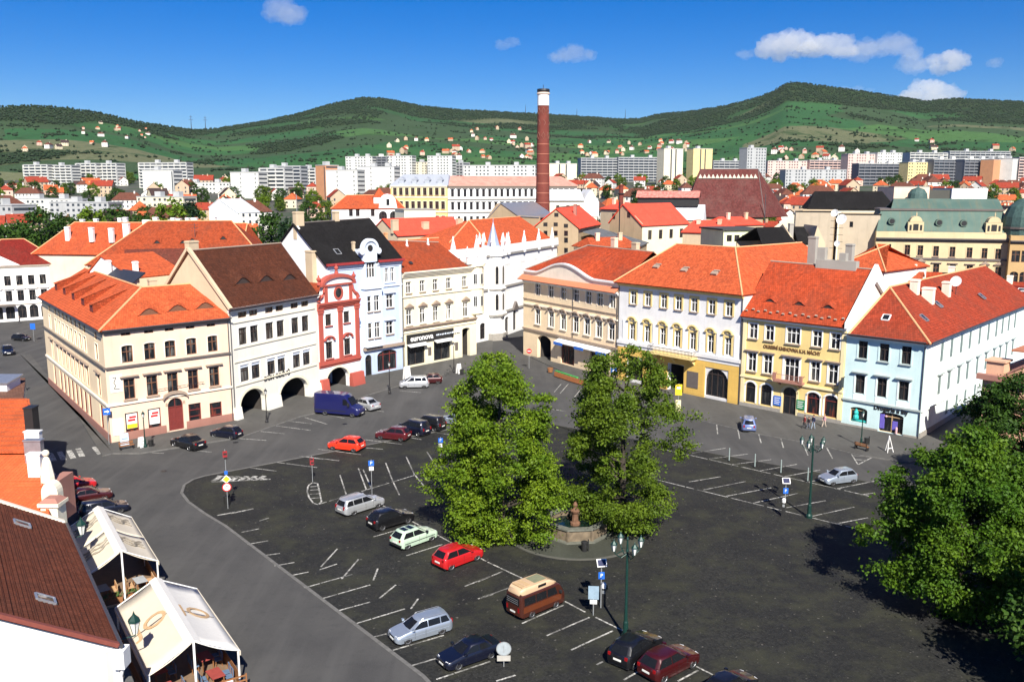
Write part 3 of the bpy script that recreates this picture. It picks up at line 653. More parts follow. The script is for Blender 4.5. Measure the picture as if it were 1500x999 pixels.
ro = bl.roof([(eL, eR, P2 + Vector((.2, 0, 0)), P1 - Vector((.9, 0, 0))), (P1 - Vector((.9, 0, 0)), P2 + Vector((.2, 0, 0)), (L + .2, 16., 18.3), (-.3, 16., 18.3))], bk_t, .22, trim_d, [(P1, P2)])
b = MB(); b.box(-.3, gm - gw - .2, -.75, -.4, 18.25, 18.6); b.box(gm + gw + .2, L + .2, -.75, -.4, 18.25, 18.6); b.build('red_eaves', plain('red_sheet', (.32, .03, .03), .6), bl.root)
e1, e2, nn = plane(eL, eR, P1)
skylight(bl, hit(f, eL, nn, *q2((570, 203))[0]), e1, e2, nn, .9, 1.2, grey_m, gl, ro)
body(bl, L, 15.5, 18.2, pure_p, 'lrb', (8., 24.6))
bl.chimney(.7, 7.8, 22, 26.3, 1.5, .9, beige_p); bl.chimney(8.2, 8.2, 23, 26.2, .9, .8, beige_p); bl.chimney(-.5, 3.2, 12, 20.5, .8, 1.7, beige_p)
x_, z_ = f.uz(*q2((640, 200))[0], 2.); bl.chimney(x_, 2., 18.8, 21.6, .4, .4, beige_p)
b = MB(); b.tube([(.2, 7.4, 24), (.2, 7.4, 29)], .05, 5); b.build('mast', grey_m, bl.root)
bl.pipe(f, L - .1, .2, 18.1, gut_m)

# ---------------- cream house with shop
A, B = G(591, 541), G(698, 520)
cr = Bld('shop_house', 'cream house with pedimented windows over a dark shopfront and corner passage', 'house', A, B, LF)
f = cr.front; L = f.L; f.H = 16.2
f.row(q3((194, 467), (261, 462), (325, 457), (389, 452), (467, 442)), 24 * K3, 54 * K3, fr_w, gl, surround=yel_trim, sw=.16, sill=trim_b)
f.row(q3((197, 620), (263, 607), (327, 597), (390, 587), (472, 572)), 26 * K3, 72 * K3, fr_w, gl_c, surround=yel_trim, sw=.16, sill=yel_trim, hood=('tri', trim_b))
us = [f.uz(*p)[0] for p in q3((188, 800), (276, 790), (318, 780), (400, 765), (457, 745), (494, 740))]; dbg('cream', us, L)
f.shop(us[0], us[1], .4, 4.6, fr_d, gl_d, nx=2); f.shop(us[2], us[3], .4, 4.6, fr_d, gl_d, nx=2); f.passage(us[4], us[5], 5.3, .3, dark_in, 5)
f.wall(yel_p)
zz = f.uz(*q3((300, 705))[0])[1]; b = MB(); b.box(us[0] - .1, us[3] + .5, -.3, .02, zz - .75, zz + .75); sgn = b.build('shop_sign', black_m, cr.root)
lettering('euronova', 1.35, white_m, sgn, f.at(us[0] + 3.1, -.33, zz), .02, bold=.03)
b = MB()
for k in range(14): b.box(us[0] + 6.4 + k * .42, us[0] + 6.4 + k * .42 + .26 + .1 * (k % 3 == 0), -.325, -.3, zz - .1 - .03 * (k % 2), zz + .12 + .06 * (k % 4 == 1))
b.build('small_print', blue_trim, sgn)
b = MB(); b.prism([(us[0], -.02, zz - .8), (us[0], -.9, zz - 1.15), (us[0], -.9, zz - 1.3), (us[0], -.02, zz - 1.0)], (us[1] - us[0], 0, 0)); b.prism([(us[2], -.02, zz - .8), (us[2], -.9, zz - 1.15), (us[2], -.9, zz - 1.3), (us[2], -.02, zz - 1.0)], (us[3] - us[2], 0, 0)); b.build('awning', white_m, cr.root)
for z0_, z1_, p_ in ((6.5, 7.0, .4), (11.9, 12.15, .2), (5.9, 6.1, .15)): f.band(z0_, z1_, p_, trim_b if p_ > .3 else yel_trim, 'string_course', steps=2)
f.band(15.3, 16.3, .75, yel_trim, 'cornice', steps=4)
for u in (us[3] + 1.4, (us[1] + us[2]) / 2): b = MB(); b.box(u - .35, u + .35, -.1, .02, 1.6, 3.0); b.build('notice_board', trim_d, cr.root)
# rounded corner bay
b = MB(); b.lathe([(1.6, 7.4), (1.9, 7.7), (1.8, 8.0), (1.8, 12.0), (2.0, 12.2), (1.8, 12.4), (1.8, 16.0), (2.1, 16.2), (2.1, 16.6)], 14, (L + .3, .9)); bay_o = b.build('corner_bay', yel_p, cr.root)
for k, a in enumerate((-2.2, -1.45, -.7)):
    for z0 in (9., 13.):
        M2 = T(L + .3, .9, z0) @ RZ(a + math.pi / 2) @ T(0, -1.84, 0); b = MB(); b.box(-.36, .36, -.02, .03, 0, 1.9); w_ = b.build('window', fr_w, bay_o, M2); b = MB(); b.box(-.28, -.03, -.04, -.02, .08, 1.82); b.box(.03, .28, -.04, -.02, .08, 1.82); b.build('pane', gl, w_)
P1 = Vector((.4, 7.5, 21.3)); P2 = f.p3(642, 355, 7.5); P3 = Vector((L - 3.6, .6, 16.9)); eL, eR = Vector((-.2, -.7, 16.3)), Vector((L - 2.6, -.7, 16.3))
ro = cr.roof([(eL, eR, P2, P1), (eR, (L - 1.0, 8., 16.3), P2), (P1, P2, (L - 1., 15., 16.3), (-.2, 15, 16.3)), ((L - 1., 8., 16.3), (L - 1., 15., 16.3), P2)], dor_t, .2, trim_b, [(P1, P2)])
e1, e2, nn = plane(eL, eR, P1); skylight(cr, hit(f, eL, nn, *q3((205, 350))[0]), e1, e2, nn, .5, .5, gut_m, gl_d, ro)
b = MB(); b.box(L - 2.6, L + 2.2, -.5, -.25, 16.6, 17.9)
for k in range(8): b.box(L - 2.6 + k * .62, L - 2.6 + k * .62 + .3, -.53, -.22, 16.6, 18.05)
b.box(L + 2., L + 2.25, -.25, 6., 16.3, 17.9); b.build('balustrade', pure_p, cr.root)
for u in (L - 2.5, L - .2, L + 2.1): b = MB(); b.lathe([(.3, 17.9), (.3, 18.3), (.12, 18.6), (.3, 19.1), (.12, 19.5), (0, 19.9)], 8, (u, -.38)); b.build('urn', pure_p, cr.root)
b = MB(); b.box(L - 3.2, L + 1.9, -.2, 6.5, 16.2, 16.5); b.build('bay_roof', dor_t, cr.root)
body(cr, L, 14.5, 16.2, yel_p, 'lrb'); cr.pipe(f, .12, .2, 16., gut_m); cr.chimney(3.5, 8., 20, 22.4, .5, .5, ridge_m)
# ---------------- white gothic town house with the corner oriel
A, B = G(725, 497), G(806, 468)
go = Bld('gothic_house', 'white neo-gothic house with battlements, corner oriel and thin blue-grey spire at the street mouth', 'house', A, B)
f = go.front; L = f.L + 4; f.L = L; f.H = 17.0
def lancets(face, u, z0, h, n=3, w=.42, gap=.75, gls=None):
    for i in range(n): face.win(u + (i - (n - 1) / 2) * gap, z0, w, h, stone_p, gls or gl, nx=1, tz=(.5,), rise=.4, name='lancet_window', ft=.05)
uu = [6.2, 14.2, 21.5, 28.5]
for u in uu: lancets(f, u, 11.0, 3.6); lancets(f, u, 5.6, 3.8)
for u in (5.6, 15.5, 22., 28.): f.win(u, .6, 1.7, 3.2, fr_d, gl_d, nx=2, rise=.5, surround=pure_p, sw=.25, name='door' if u > 27 else 'window')
f.win(9.6, .5, 1.6, 4.2, fr_d, gl_d, nx=2, rise=.9, surround=pure_p, sw=.3, name='door')
b = MB(); b.prism([(8.2, -.5, 4.9), (11., -.5, 4.9), (9.6, -.5, 6.6)], (0, .5, 0)); b.build('door_gable', trim_d, go.root)
f.wall(pure_p); f.band(10.0, 10.4, .3, stone_p, 'string_course', u0=2.6); f.band(4.9, 5.3, .3, stone_p, 'string_course', u0=2.6); f.band(16.6, 17.0, .35, stone_p, 'string_course', u0=2.)
Wi = (T(*go.root.location) @ RZ(go.ang)).inverted()
dl = Wi.to_3x3() @ Vector((-41, -56, 0)).normalized(); Ls = 26.
lf = Face(go.root, T(dl.x * Ls, dl.y * Ls, 0) @ RZ(math.atan2(-dl.y, -dl.x)), Ls, H=17.0)
for u in (4., 11., 17., 22.): lancets(lf, u, 11., 3.6, 2, .5, .8); lancets(lf, u, 5.6, 3.8, 2, .5, .8)
for u in (4., 11., 17., 22.): lf.win(u, .6, 1.6, 3.2, fr_d, gl_d, rise=.5)
lf.wall(pure_p); lf.band(10.0, 10.4, .3, stone_p, 'string_course', u1=Ls - 2.5); lf.band(16.6, 17., .35, stone_p, 'string_course', u1=Ls - 2.)
def battlement(face, u0, u1):
    b = MB(); b.box(u0, u1, -.35, .05, 17.0, 18.0); k = int((u1 - u0) / .95)
    for i in range(k): c = u0 + (i + .5) * (u1 - u0) / k; b.box(c - .28, c + .28, -.353, .053, 18.0, 18.6)
    o = b.build('battlement', pure_p, go.root, face.M)
    return o
battlement(f, 1.5, L); battlement(lf, 0, Ls - 1.5)
def pinnacle(face, u): b = MB(); b.box(u - .35, u + .35, -.6, .1, 16.6, 19.0); b.lathe([(.5, 19.), (.12, 20.6), (.2, 20.8), (0, 21.2)], 8, (u, -.25)); b.build('pinnacle', pure_p, go.root, face.M)
for u in (6., 14., 22., 30.): pinnacle(f, u)
for u in (Ls - 6., Ls - 13., 6., .5): pinnacle(lf, u)
b = MB(); b.lathe([(2.5, 0), (2.5, 1.6), (2.25, 1.7), (2.2, 4.5), (2.7, 4.9), (2.75, 5.5), (2.35, 5.7), (2.35, 9.8), (2.6, 10.), (2.6, 10.4), (2.35, 10.6), (2.35, 16.4), (2.8, 16.8), (2.8, 18.6)], 8, (.6, .6), math.pi / 8); ori = b.build('oriel', pure_p, go.root)
b = MB(); b.lathe([(2.83, 4.9), (2.83, 5.2)], 8, (.6, .6), math.pi / 8); b.lathe([(2.66, 10.05), (2.66, 10.3)], 8, (.6, .6), math.pi / 8); b.build('moulding', stone_p, ori)
for k in range(8):
    a = k * math.pi / 4; ci = 2.35 * math.cos(math.pi / 8)
    for z0, h in ((6., 3.3), (11.2, 3.6)):
        M2 = T(.6, .6, z0) @ RZ(a + math.pi / 2) @ T(0, -ci, 0); b = MB(); pts = [(-.36, 0), (.36, 0)] + arc_pts(-.36, .36, h - .5, h, 6)[::-1]; b.prism([(x, -.05, z) for x, z in pts], (0, .07, 0)); w_ = b.build('lancet_window', stone_p, ori, M2)
        pts = [(-.27, .1), (.27, .1)] + arc_pts(-.27, .27, h - .55, h - .1, 6)[::-1]; b = MB(); b.prism([(x, -.07, z) for x, z in pts], (0, .025, 0)); b.build('pane', gl_d, w_)
    c = (.6 + 2.7 * math.cos(a + math.pi / 8), .6 + 2.7 * math.sin(a + math.pi / 8)); b = MB(); b.lathe([(.28, 18.), (.28, 19.4), (.4, 19.5), (.1, 20.9), (0, 21.3)], 6, c); b.build('pinnacle', pure_p, ori)
b = MB(); b.lathe([(1.5, 18.4), (1.35, 18.7), (.08, 23.2), (.06, 23.9), (0, 24.)], 8, (.6, .6)); b.build('spire', plain('blue_grey_lead', (.36, .42, .54), .45, .3), ori)
s3 = lambda u, y, z: lf.M @ Vector((u, y, z))
ap = f.p3(690, 325, 9.); ap = Vector((7.5, 9.5, 23.3)); r2 = Vector((L, 9.5, 23.3)); r3 = s3(Ls - 16., 9.5, 23.3); dbg('gothic apex', ap, r3)
c0 = Vector((.2, .2, 17.6)); farR = Vector((L, .2, 17.6)); farL = s3(0, .2, 17.6)
k_ = s3(Ls - 17., .2, 17.6); go.roof([(c0, farR, r2, ap), (k_, c0, ap), (ap, r2, (L, 19, 17.6)), (ap, s3(Ls - 17, 15, 17.6), k_), (s3(0, .2, 17.6), s3(Ls - 11., .2, 17.6), s3(Ls - 9, 5, 20.6), s3(1, 5, 20.6)), (s3(1, 5, 20.6), s3(Ls - 9, 5, 20.6), s3(Ls - 9, 11, 17.6), s3(0, 11, 17.6))], or2_t, .2, ridge_m, [(c0, ap), (ap, r2), (ap, k_), (s3(1, 5, 20.6), s3(Ls - 11, 5, 20.6))])
b = MB(); b.box(L - .4, L - .02, .02, 18.5, 0, 17.); b.box(12, L, 18.5, 18.9, 0, 17.); b.build('side_wall', pure_p, go.root)
b = MB(); b.lathe([(2.9, 0), (2.9, 1.4)], 8, (.6, .6), math.pi / 8); b.build('plinth', stone_p, ori)

# ---------------- peach house with segmental parapet
A, B = G(766.6, 519), G(904, 556)
pe = Bld('peach_house', 'long peach house with low curved attic pediment over a tiled ledge and an awning', 'house', A, B, RF)
f = pe.front; L = f.L; f.H = 14.0
f.row(q4((93, 322), (158, 326), (219, 335), (281, 343), (341, 352), (397, 360), (457, 368)), 25 * K4, 60 * K4, fr_w, gl, surround=peach_trim, sw=.18, hood=('flat', peach_trim), hoodgap=.45)
f.row(q4((92, 453), (158, 465), (217, 474), (278, 482), (333, 491), (391, 505), (452, 514)), 27 * K4, 76 * K4, fr_w, gl, surround=peach_trim, sw=.2, sill=peach_trim, hood=('seg', trim_b))
ua = [f.uz(*p)[0] for p in q4((90, 600), (156, 620), (205, 630), (270, 650), (347, 660), (440, 680))]; dbg('peach', ua, L)
f.passage(ua[0], ua[1], 4.3, .9, dark_in, 6); f.shop(ua[2], ua[3], .3, 4.2, fr_red, gl_r, nx=2); f.shop(ua[4], ua[5], .3, 4.2, fr_d, gl_d, nx=2)
f.wall(peach_p); f.band(9.35, 9.6, .25, peach_trim, 'string_course'); f.band(10.3, 10.45, .15, trim_b, 'string_course'); f.band(4.8, 5.1, .25, trim_b, 'string_course'); f.band(13.3, 13.8, .4, lav_p, 'cornice', steps=3)
b = MB(); b.slab([(-.4, -1.1, 13.9), (L, -1.1, 13.9), (L, .1, 14.7), (-.4, .1, 14.7)], .15); b.build('tiled_ledge', plain('pink_tiled_ledge', (.62, .20, .10), .85), pe.root)
N = 24; cur = [(L * i / N, 15.2 + 2.0 * max(0., math.cos((i / N - .45) * math.pi / .62 / 1.0)) ** 1.5 * (1 if abs(i / N - .45) < .31 else 0)) for i in range(N + 1)]
b = MB(); b.prism([(u, .0, z) for u, z in [(0, 14.0), (L, 14.0)] + cur[::-1]], (0, .5, 0)); pp = b.build('pediment', peach_trim, pe.root)
b = MB()
for p, q in zip(cur, cur[1:]): b.prism([(p[0], -.25, p[1]), (q[0], -.25, q[1]), (q[0], -.25, q[1] + .28), (p[0], -.25, p[1] + .28)], (0, .8, 0))
b.build('coping', lav_p, pp)
y0 = .6; R1, R2 = Vector((9.6, 7., 20.1)), Vector((L + .2, 7., 19.9))
b = MB(); 
for p, q in zip(cur, cur[1:]):
    t1, t2 = [Vector((min(R2.x, max(R1.x, u)), 7., 20.0)) for u in (p[0], q[0])]; a_, c_ = Vector((p[0], y0 - .3, p[1] + .29)), Vector((q[0], y0 - .3, q[1] + .29))
    if (t2 - t1).length < .01: b.slab([a_, c_, t1], .1)
    else: b.slab([a_, c_, t2, t1], .1)
b.slab([(-.3, y0 - .3, 15.3), R1, (-.3, 14, 15.3)], .1); b.slab([R1, R2, (L, 14, 15.3), (-.3, 14, 15.3)], .1)
ro = b.build('roof', lib_t, pe.root); b = MB(); b.tube([R1, R2], .13, 6); b.tube([(-.3, y0, 15.5), R1], .13, 6); b.build('ridge', trim_b, ro)
e1, e2, nn = plane((0, .3, 15.4), (L, .3, 15.4), R1); skylight(pe, hit(f, (0, .3, 15.6), nn, *q4((333, 175))[0]), e1, e2, nn, .9, .9, gut_m, gl_d, ro)
body(pe, L, 13.5, 14.2, peach_p, 'lrb')
zz = 4.55; b = MB(); b.prism([(ua[2] - .5, -.02, zz), (ua[2] - .5, -1.2, zz - .45), (ua[2] - .5, -1.2, zz - .6), (ua[2] - .5, -.02, zz - .25)], (ua[5] - ua[2] + 1., 0, 0)); aw = b.build('awning', white_m, pe.root)
b = MB()
for k in range(3): u = ua[2] - .5 + k * (ua[5] - ua[2] + 1) / 2 - (0, 1.2, 2.4)[k]; b.box(u, u + 2.4, -1.26, -1.2, zz - .95, zz - .45)
b.build('valance', blue_m, aw); pe.pipe(f, L - .2, .2, 13.6, gut_m); pe.pipe(f, L * .56, 5., 13.6, gut_m); pe.chimney(L - 7, 9.5, 17, 21.0, 1.2, .8, beige_p); pe.chimney(L - 13, 10., 17, 21.5, 1., .8, cream_p)

# ---------------- white palace over an ochre ground floor
A, B = G(904, 556), G(1083, 594)
pa = Bld('palace', 'white palace with ochre ground floor, curved window pediments, balcony and big orange hipped roof', 'house', A, B, RF)
f = pa.front; L = f.L; f.H = 15.6
f.row(q4((559, 350), (630, 360), (708, 370), (780, 380), (856, 390), (942, 402), (1026, 412)), 31 * K4, 66 * K4, fr_w, gl, surround=ochre_l, sw=.3, sill=trim_b)
f.row(q4((554, 517), (627, 527), (703, 541), (774, 552), (849, 566), (936, 582), (1020, 597)), 29 * K4, 82 * K4, fr_w, gl, surround=ochre_l, sw=.3, hood=('seg', ochre_l), hoodgap=.55)
ua = [f.uz(*p)[0] for p in q4((908, 800), (1020, 800), (728, 740), (804, 740), (820, 760))]; dbg('palace', ua, L)
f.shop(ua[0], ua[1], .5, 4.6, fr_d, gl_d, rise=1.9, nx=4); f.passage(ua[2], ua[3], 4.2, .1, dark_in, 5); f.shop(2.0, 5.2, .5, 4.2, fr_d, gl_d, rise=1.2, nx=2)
zc0 = f.uz(*q4((1070, 655))[0])[1]; dbg('palace band', zc0)
f.wall(lav_p)
b = MB(); b.box(0, 1.95, -.12, .02, 0, 5.5); b.box(5.25, ua[2] - .1, -.12, .02, 0, 5.5); b.box(ua[3] + .1, ua[0] - .05, -.12, .02, 0, 5.5); b.box(ua[1] + .05, L, -.12, .02, 0, 5.5); b.box(1.95, 5.25, -.117, .02, 4.25, 5.5); b.box(ua[2] - .1, ua[3] + .1, -.117, .02, 4.25, 5.5); b.box(ua[0] - .05, ua[1] + .05, -.117, .02, 4.65, 5.5); g_ = b.build('ground_floor', ochre_p, pa.root)
for k in range(1, 10):
    for a_, c_ in ((0, 1.9), (5.3, ua[2] - .2), (ua[3] + .2, ua[0] - .2), (ua[1] + .2, L)): b = MB(); b.box(a_, c_, -.135, -.1, k * .55 - .26, k * .55 + .24); b.build('rusticated_block', ochre_p, g_)
f.band(5.5, 6.5, .3, lav_p, 'string_course', steps=2); f.band(15.0, 15.6, .7, ochre_l, 'cornice', steps=4)
ctr = [f.uz(*p)[0] for p in q4((554, 517), (627, 527), (703, 541), (774, 552), (849, 566), (936, 582), (1020, 597))]
for a_, c_ in zip([ctr[0] - 3.] + ctr, ctr + [ctr[-1] + 2.9]):
    m = (a_ + c_) / 2
    if .4 < m < L - .4: f.pilaster(m, .8, 6.5, 9.8, .12, pure_p)
b = MB(); u0_, u1_ = ctr[2] - 1.6, ctr[4] + 1.; b.box(u0_, u1_, -1.6, .02, 5.5, 5.75)
for u in (u0_ + .6, (u0_ + u1_) / 2, u1_ - .6): b.prism([(u - .15, -1.3, 5.5), (u - .15, .02, 5.5), (u - .15, .02, 4.4)], (.3, 0, 0))
bo = b.build('balcony', ochre_l, pa.root); b = MB(); b.box(u0_, u1_, -1.58, -1.53, 6.65, 6.72); k = int((u1_ - u0_) / .25)
for i in range(k + 1): b.box(u0_ + i * (u1_ - u0_) / k - .02, u0_ + i * (u1_ - u0_) / k + .02, -1.57, -1.54, 5.75, 6.65)
for u in (u0_, u1_ - .04): b.box(u, u + .04, -1.53, 0, 6.65, 6.72)
b.build('railing', iron, bo)
R1, R2 = f.p3(991, 357, 8.), f.p3(1077, 363, 8.); zr = (R1.z + R2.z) / 2; R1.z = R2.z = zr; dbg('palace ridge', R1, R2)
eL, eR = Vector((-.4, -.9, 15.6)), Vector((L + .3, -.9, 15.6)); W2 = Vector((R2.x + .2, 26., zr))
ro = pa.roof([(eL, eR, R2, R1), (eL, R1, (-.4, 17, 15.6)), (eR, (L + .3, 30, 15.6), W2, R2), (R1, R2, W2, (9, 30, 15.6), (-.4, 17, 15.6))], or2_t, .22, ridge_m, [(eL, R1), (R1, R2), (eR, R2), (R2, W2)])
e1, e2, nn = plane(eL, eR, R1)
for p in q4((672, 205), (808, 222), (956, 238)):
    c = hit(f, eL, nn, *p); b = MB(); b.M = Matrix(((e1.x, e2.x, nn.x, c.x), (e1.y, e2.y, nn.y, c.y), (e1.z, e2.z, nn.z, c.z), (0, 0, 0, 1)))
    b.box(-.5, .5, -.35, .35, 0, .3); b.box(-.25, .75, .3, .5, .25, .4); b.build('roof_hatch', trim_b, ro)
body(pa, L, 16.5, 15.5, white_p, 'lrb'); pa.pipe(f, .15, .2, 15.3, gut_m); pa.pipe(f, L - .15, .2, 15.3, gut_m)
for (x, y, z, zt, w) in ((L + 1.0, 15.5, 16, 23.0, 1.2), (L + 7., 15., 14, 22.2, 1.)): pa.chimney(x, y, z, zt, w, .8, grey_p)
b = MB(); b.box(ua[4] + .1, ua[4] + 2.1, -.2, -.1, 1.2, 3.6); b.build('display_case', trim_d, pa.root)

# ---------------- yellow library
A, B = G(1083, 594), G(1232, 622.5)
li = Bld('library', 'yellow library with lettering, small balcony, arched ground floor and red-orange roof with snow guards', 'house', A, B, RF)
f = li.front; L = f.L; f.H = 12.7
f.row(q5((128, 426), (198, 435), (403, 460), (481, 470)), 38 * K5, 66 * K5, fr_w, gl, surround=pure_p, sw=.16, sill=trim_b)
f.row(q5((300, 446)), 58 * K5, 70 * K5, fr_w, gl, nx=3, surround=pure_p, sw=.16, sill=trim_b)
f.row(q5((122, 560), (190, 570), (394, 600), (471, 610)), 38 * K5, 82 * K5, fr_w, gl, surround=pure_p, sw=.18, sill=trim_b, hood=('flat', trim_b))
f.row(q5((292, 595)), 62 * K5, 102 * K5, fr_w, gl, nx=3, surround=pure_p, sw=.3, hood=('flat', trim_b), name='balcony_door')
for (x, y), w_, h_, gg, frm in zip(q5((115, 706), (182, 716), (385, 748), (461, 760)), (42, 46, 50, 50), (84, 90, 92, 94), (gl_d, gl_d, gl_r, gl_r), (fr_d, fr_d, fr_red, fr_red)):
    u, z = f.uz(x, y); hh = h_ * .0315; f.win(u, .75, w_ * .0355 , 2.9, frm, gg, nx=1, tz=(.72,), rise=.6, surround=pure_p, sw=.22, name='shop_window')
u, z = f.uz(*q5((283, 735))[0]); f.win(u, .1, 1.9, 3.7, fr_d, gl_d, nx=2, rise=.8, surround=lib_l, sw=.3, name='door')
f.wall(lib_p)
f.band(4.2, 4.45, .2, lib_l, 'string_course'); f.band(0, .6, .1, stone_p, 'plinth', u1=u - 1.3); f.band(0, .6, .1, stone_p, 'plinth', u0=u + 1.3); f.band(12.2, 12.7, .5, pure_p, 'cornice', steps=3)
for uu_ in (.35, L - .35): f.pilaster(uu_, .5, .6, 12.2, .1, lib_l)
b = MB(); b.box(u - 2., u + 2., -1.1, .02, 4.5, 4.72); b.prism([(u - 1.6, -.9, 4.5), (u - 1.6, .02, 4.5), (u - 1.6, .02, 3.9)], (.25, 0, 0)); b.prism([(u + 1.35, -.9, 4.5), (u + 1.35, .02, 4.5), (u + 1.35, .02, 3.9)], (.25, 0, 0)); bo = b.build('balcony', plinth_p, li.root)
b = MB(); b.box(u - 2., u + 2., -1.08, -1.03, 5.55, 5.6)
for i in range(21): b.box(u - 1.98 + i * .196, u - 1.95 + i * .196, -1.07, -1.04, 4.72, 5.55)
for x in (u - 2., u + 1.95): b.box(x, x + .05, -1.03, 0, 5.55, 5.6)
for x in (u - 1.9, u + 1.9): b.box(x - .2, x + .2, -1.12, -.8, 4.72, 5.7)
b.build('railing', plinth_p, bo)
tu0, tz0 = f.uz(*q5((165, 492))[0]); tu1, tz1 = f.uz(*q5((425, 525))[0]); dbg('library text', tu0, tu1, tz0, tz1)
lettering('OKRESNÍ KNIHOVNA K.H. MÁCHY', .66, gold_m, li.root, f.at((tu0 + tu1) / 2, -.04, (tz0 + tz1) / 2), .03, sx=(tu1 - tu0) / 10.8, bold=.02)
for p, m_, w_, h_ in ((q5((232, 725))[0], blue_m, 1.1, 1.3), (q5((332, 742))[0], plain('sign_green', (.02, .22, .09), .5), 1.1, 1.3)):
    uu_, z = f.uz(*p); b = MB(); b.box(uu_ - w_ / 2, uu_ + w_ / 2, -.12, .02, z - h_ / 2, z + h_ / 2); s_ = b.build('sign_board', m_, li.root)
    b = MB()
    for k in range(4): b.box(uu_ - w_ * .38, uu_ + w_ * (.38 - .1 * (k % 2)), -.13, -.118, z + h_ * (.3 - .2 * k) - .04, z + h_ * (.3 - .2 * k) + .05)
    b.build('sign_print', white_m, s_)
R1, R2 = Vector((1.1, 7., 19.75)), Vector((L, 7., 19.5)); eL, eR = Vector((-.1, -.7, 12.7)), Vector((L, -.7, 12.7))
R0 = Vector((-.1, 7., 19.75))
ro = li.roof([(eL, eR, R2, R0), (R0, R2, (L, 14.5, 12.7), (-.1, 14.5, 12.7))], lib_t, .22, trim_b, [(R0, R2)])
e1, e2, nn = plane(eL, eR, R1); eyelids(li, [hit(f, eL, nn, *p) for p in q5((200, 303), (325, 316), (450, 330))], (e1, e2, nn), 1.9, .5, lib_t, fr_d, ro)
for k in range(16):
    c = eL + e1 * (.6 + k * .9) + e2 * (1.0 + .3 * (k % 2)) + nn * .05; b = MB(); b.M = Matrix(((e1.x, e2.x, nn.x, c.x), (e1.y, e2.y, nn.y, c.y), (e1.z, e2.z, nn.z, c.z), (0, 0, 0, 1))); b.box(-.16, .16, -.1, .1, 0, .2); b.build('snow_guard', trim_b, ro)
b = MB(); prof = [(-.9, 12.6), (-.9, 13.3), (7., 20.2), (14.6, 13.3), (14.6, 12.6), (7., 18.)]
b.prism([(L + .01, y, z) for y, z in prof], (.45, 0, 0)); b.build('firewall', pure_p, li.root)
body(li, L, 14., 12.6, white_p, 'lrb', (7., 19.2))
b = MB(); b.box(6.8, 12.4, 6.6, 7.6, 18.8, 20.4); b.box(6.9, 8.0, 6.7, 7.5, 20.4, 22.); b.box(10.0, 10.9, 6.7, 7.5, 20.4, 21.4); b.build('chimney', grey_p, ro)
b = MB(); b.tube([(9.3, 7., 20.4), (9.3, 7., 26.6)], .06, 6)
for k in range(5): b.tube([(8.4, 7., 22. + k * .9), (10.2, 7., 22. + k * .9)], .025, 4)
an = b.build('aerial_mast', gut_m, li.root)
for x, z, r_ in ((10.0, 25.8, .7), (9.0, 26.6, .5), (9.6, 22.6, .4)): b = MB(); b.M = T(x, 6.9, z) @ Matrix.Rotation(1.25, 4, 'X'); b.lathe([(.02, 0), (r_ * .5, .06), (r_, .2), (r_, .24), (.02, .05)], 14); b.build('satellite_dish', white_m, an)
b = MB(); b.tube([(-.02, -.14, .2), (-.02, -.14, 12.5)], .06, 6); b.build('downpipe', gut_m, li.root)
# hanging sign at the corner
b = MB(); b.box(L + .1, L + .15, -1.1, -.3, 5.0, 6.3); b.bar((L + .12, 0, 6.35), (L + .12, -1.2, 6.35), .05); b.build('hanging_sign', black_m, li.root)

# ---------------- mint drugstore
A, B = G(1232, 622.5), G(1346, 644); Cc = G(1500, 548)
mi = Bld('drugstore', 'mint green corner house with drugstore lettering and a long white side of tall shuttered windows', 'house', A, B, RF)
f = mi.front; L = f.L; f.H = 11.85
f.row(q5((600, 508), (692, 517), (787, 530)), 41 * K5, 76 * K5, fr_d, gl_d, surround=mint_p, sw=.18, sill=mint_t)
f.row(q5((587, 656), (681, 670), (775, 681)), 42 * K5, 82 * K5, fr_d, gl_d, surround=mint_w, sw=.18, hood=('flat', mint_t), apron=mint_w)
ua = [f.uz(*p)[0] for p in q5((543, 790), (617, 800), (668, 820), (772, 840))]; dbg('mint', ua, L)
w1 = f.shop(ua[0], ua[1], .75, 2.7, wood_l, gl_d, rise=.35, nx=1); w2 = f.shop(ua[2], ua[3], .15, 2.7, wood_l, gl_d, rise=.35, nx=2)
f.wall(mint_p); f.band(3.42, 3.65, .22, mint_t, 'string_course'); f.band(0, .35, .07, stone_p, 'plinth', u1=ua[2] - .1); f.band(0, .35, .07, stone_p, 'plinth', u0=ua[3] + .1); f.band(11.4, 11.85, .35, mint_w, 'cornice', steps=2)
tu0, tz0 = f.uz(*q5((635, 745))[0]); tu1, tz1 = f.uz(*q5((808, 775))[0]); lettering('Drogerie u Iny', .8, black_m, mi.root, f.at((tu0 + tu1) / 2, -.04, 3.07), .03, sx=(tu1 - tu0) / 5.6, bold=.03)
# goods in the two shop windows
cy_m = plain('turquoise_box', (.03, .45, .42), .5); pur_m = plain('violet_box', (.15, .12, .5), .5); pk_m = plain('pink_box', (.7, .4, .42), .5)
b = MB(); b.lathe([(.35, .4), (.35, .7), (.25, .9), (.3, 1.2), (.15, 1.5), (.15, 1.7)], 8, (-.4, .25)); b.box(-.9, .9, .15, .33, .1, .3); b.build('display_goods', cy_m, w1)
b = MB(); b.box(-1.4, -.9, .1, .3, .4, 2.2); b.box(.1, .7, .2, .33, .4, 1.5); b.build('display_goods', pur_m, w2); b = MB(); b.sphere((-.65, .1, 2.0), .14); b.lathe([(.12, .1), (.14, .7), (.1, .9)], 8, (.75, -.1)); b.build('display_goods', pk_m, w2)
Ls = (Cc - B).length; Wi = (T(*mi.root.location) @ RZ(mi.ang)).inverted(); cl = Wi @ Cc; bl_ = Vector((L, 0, 0))
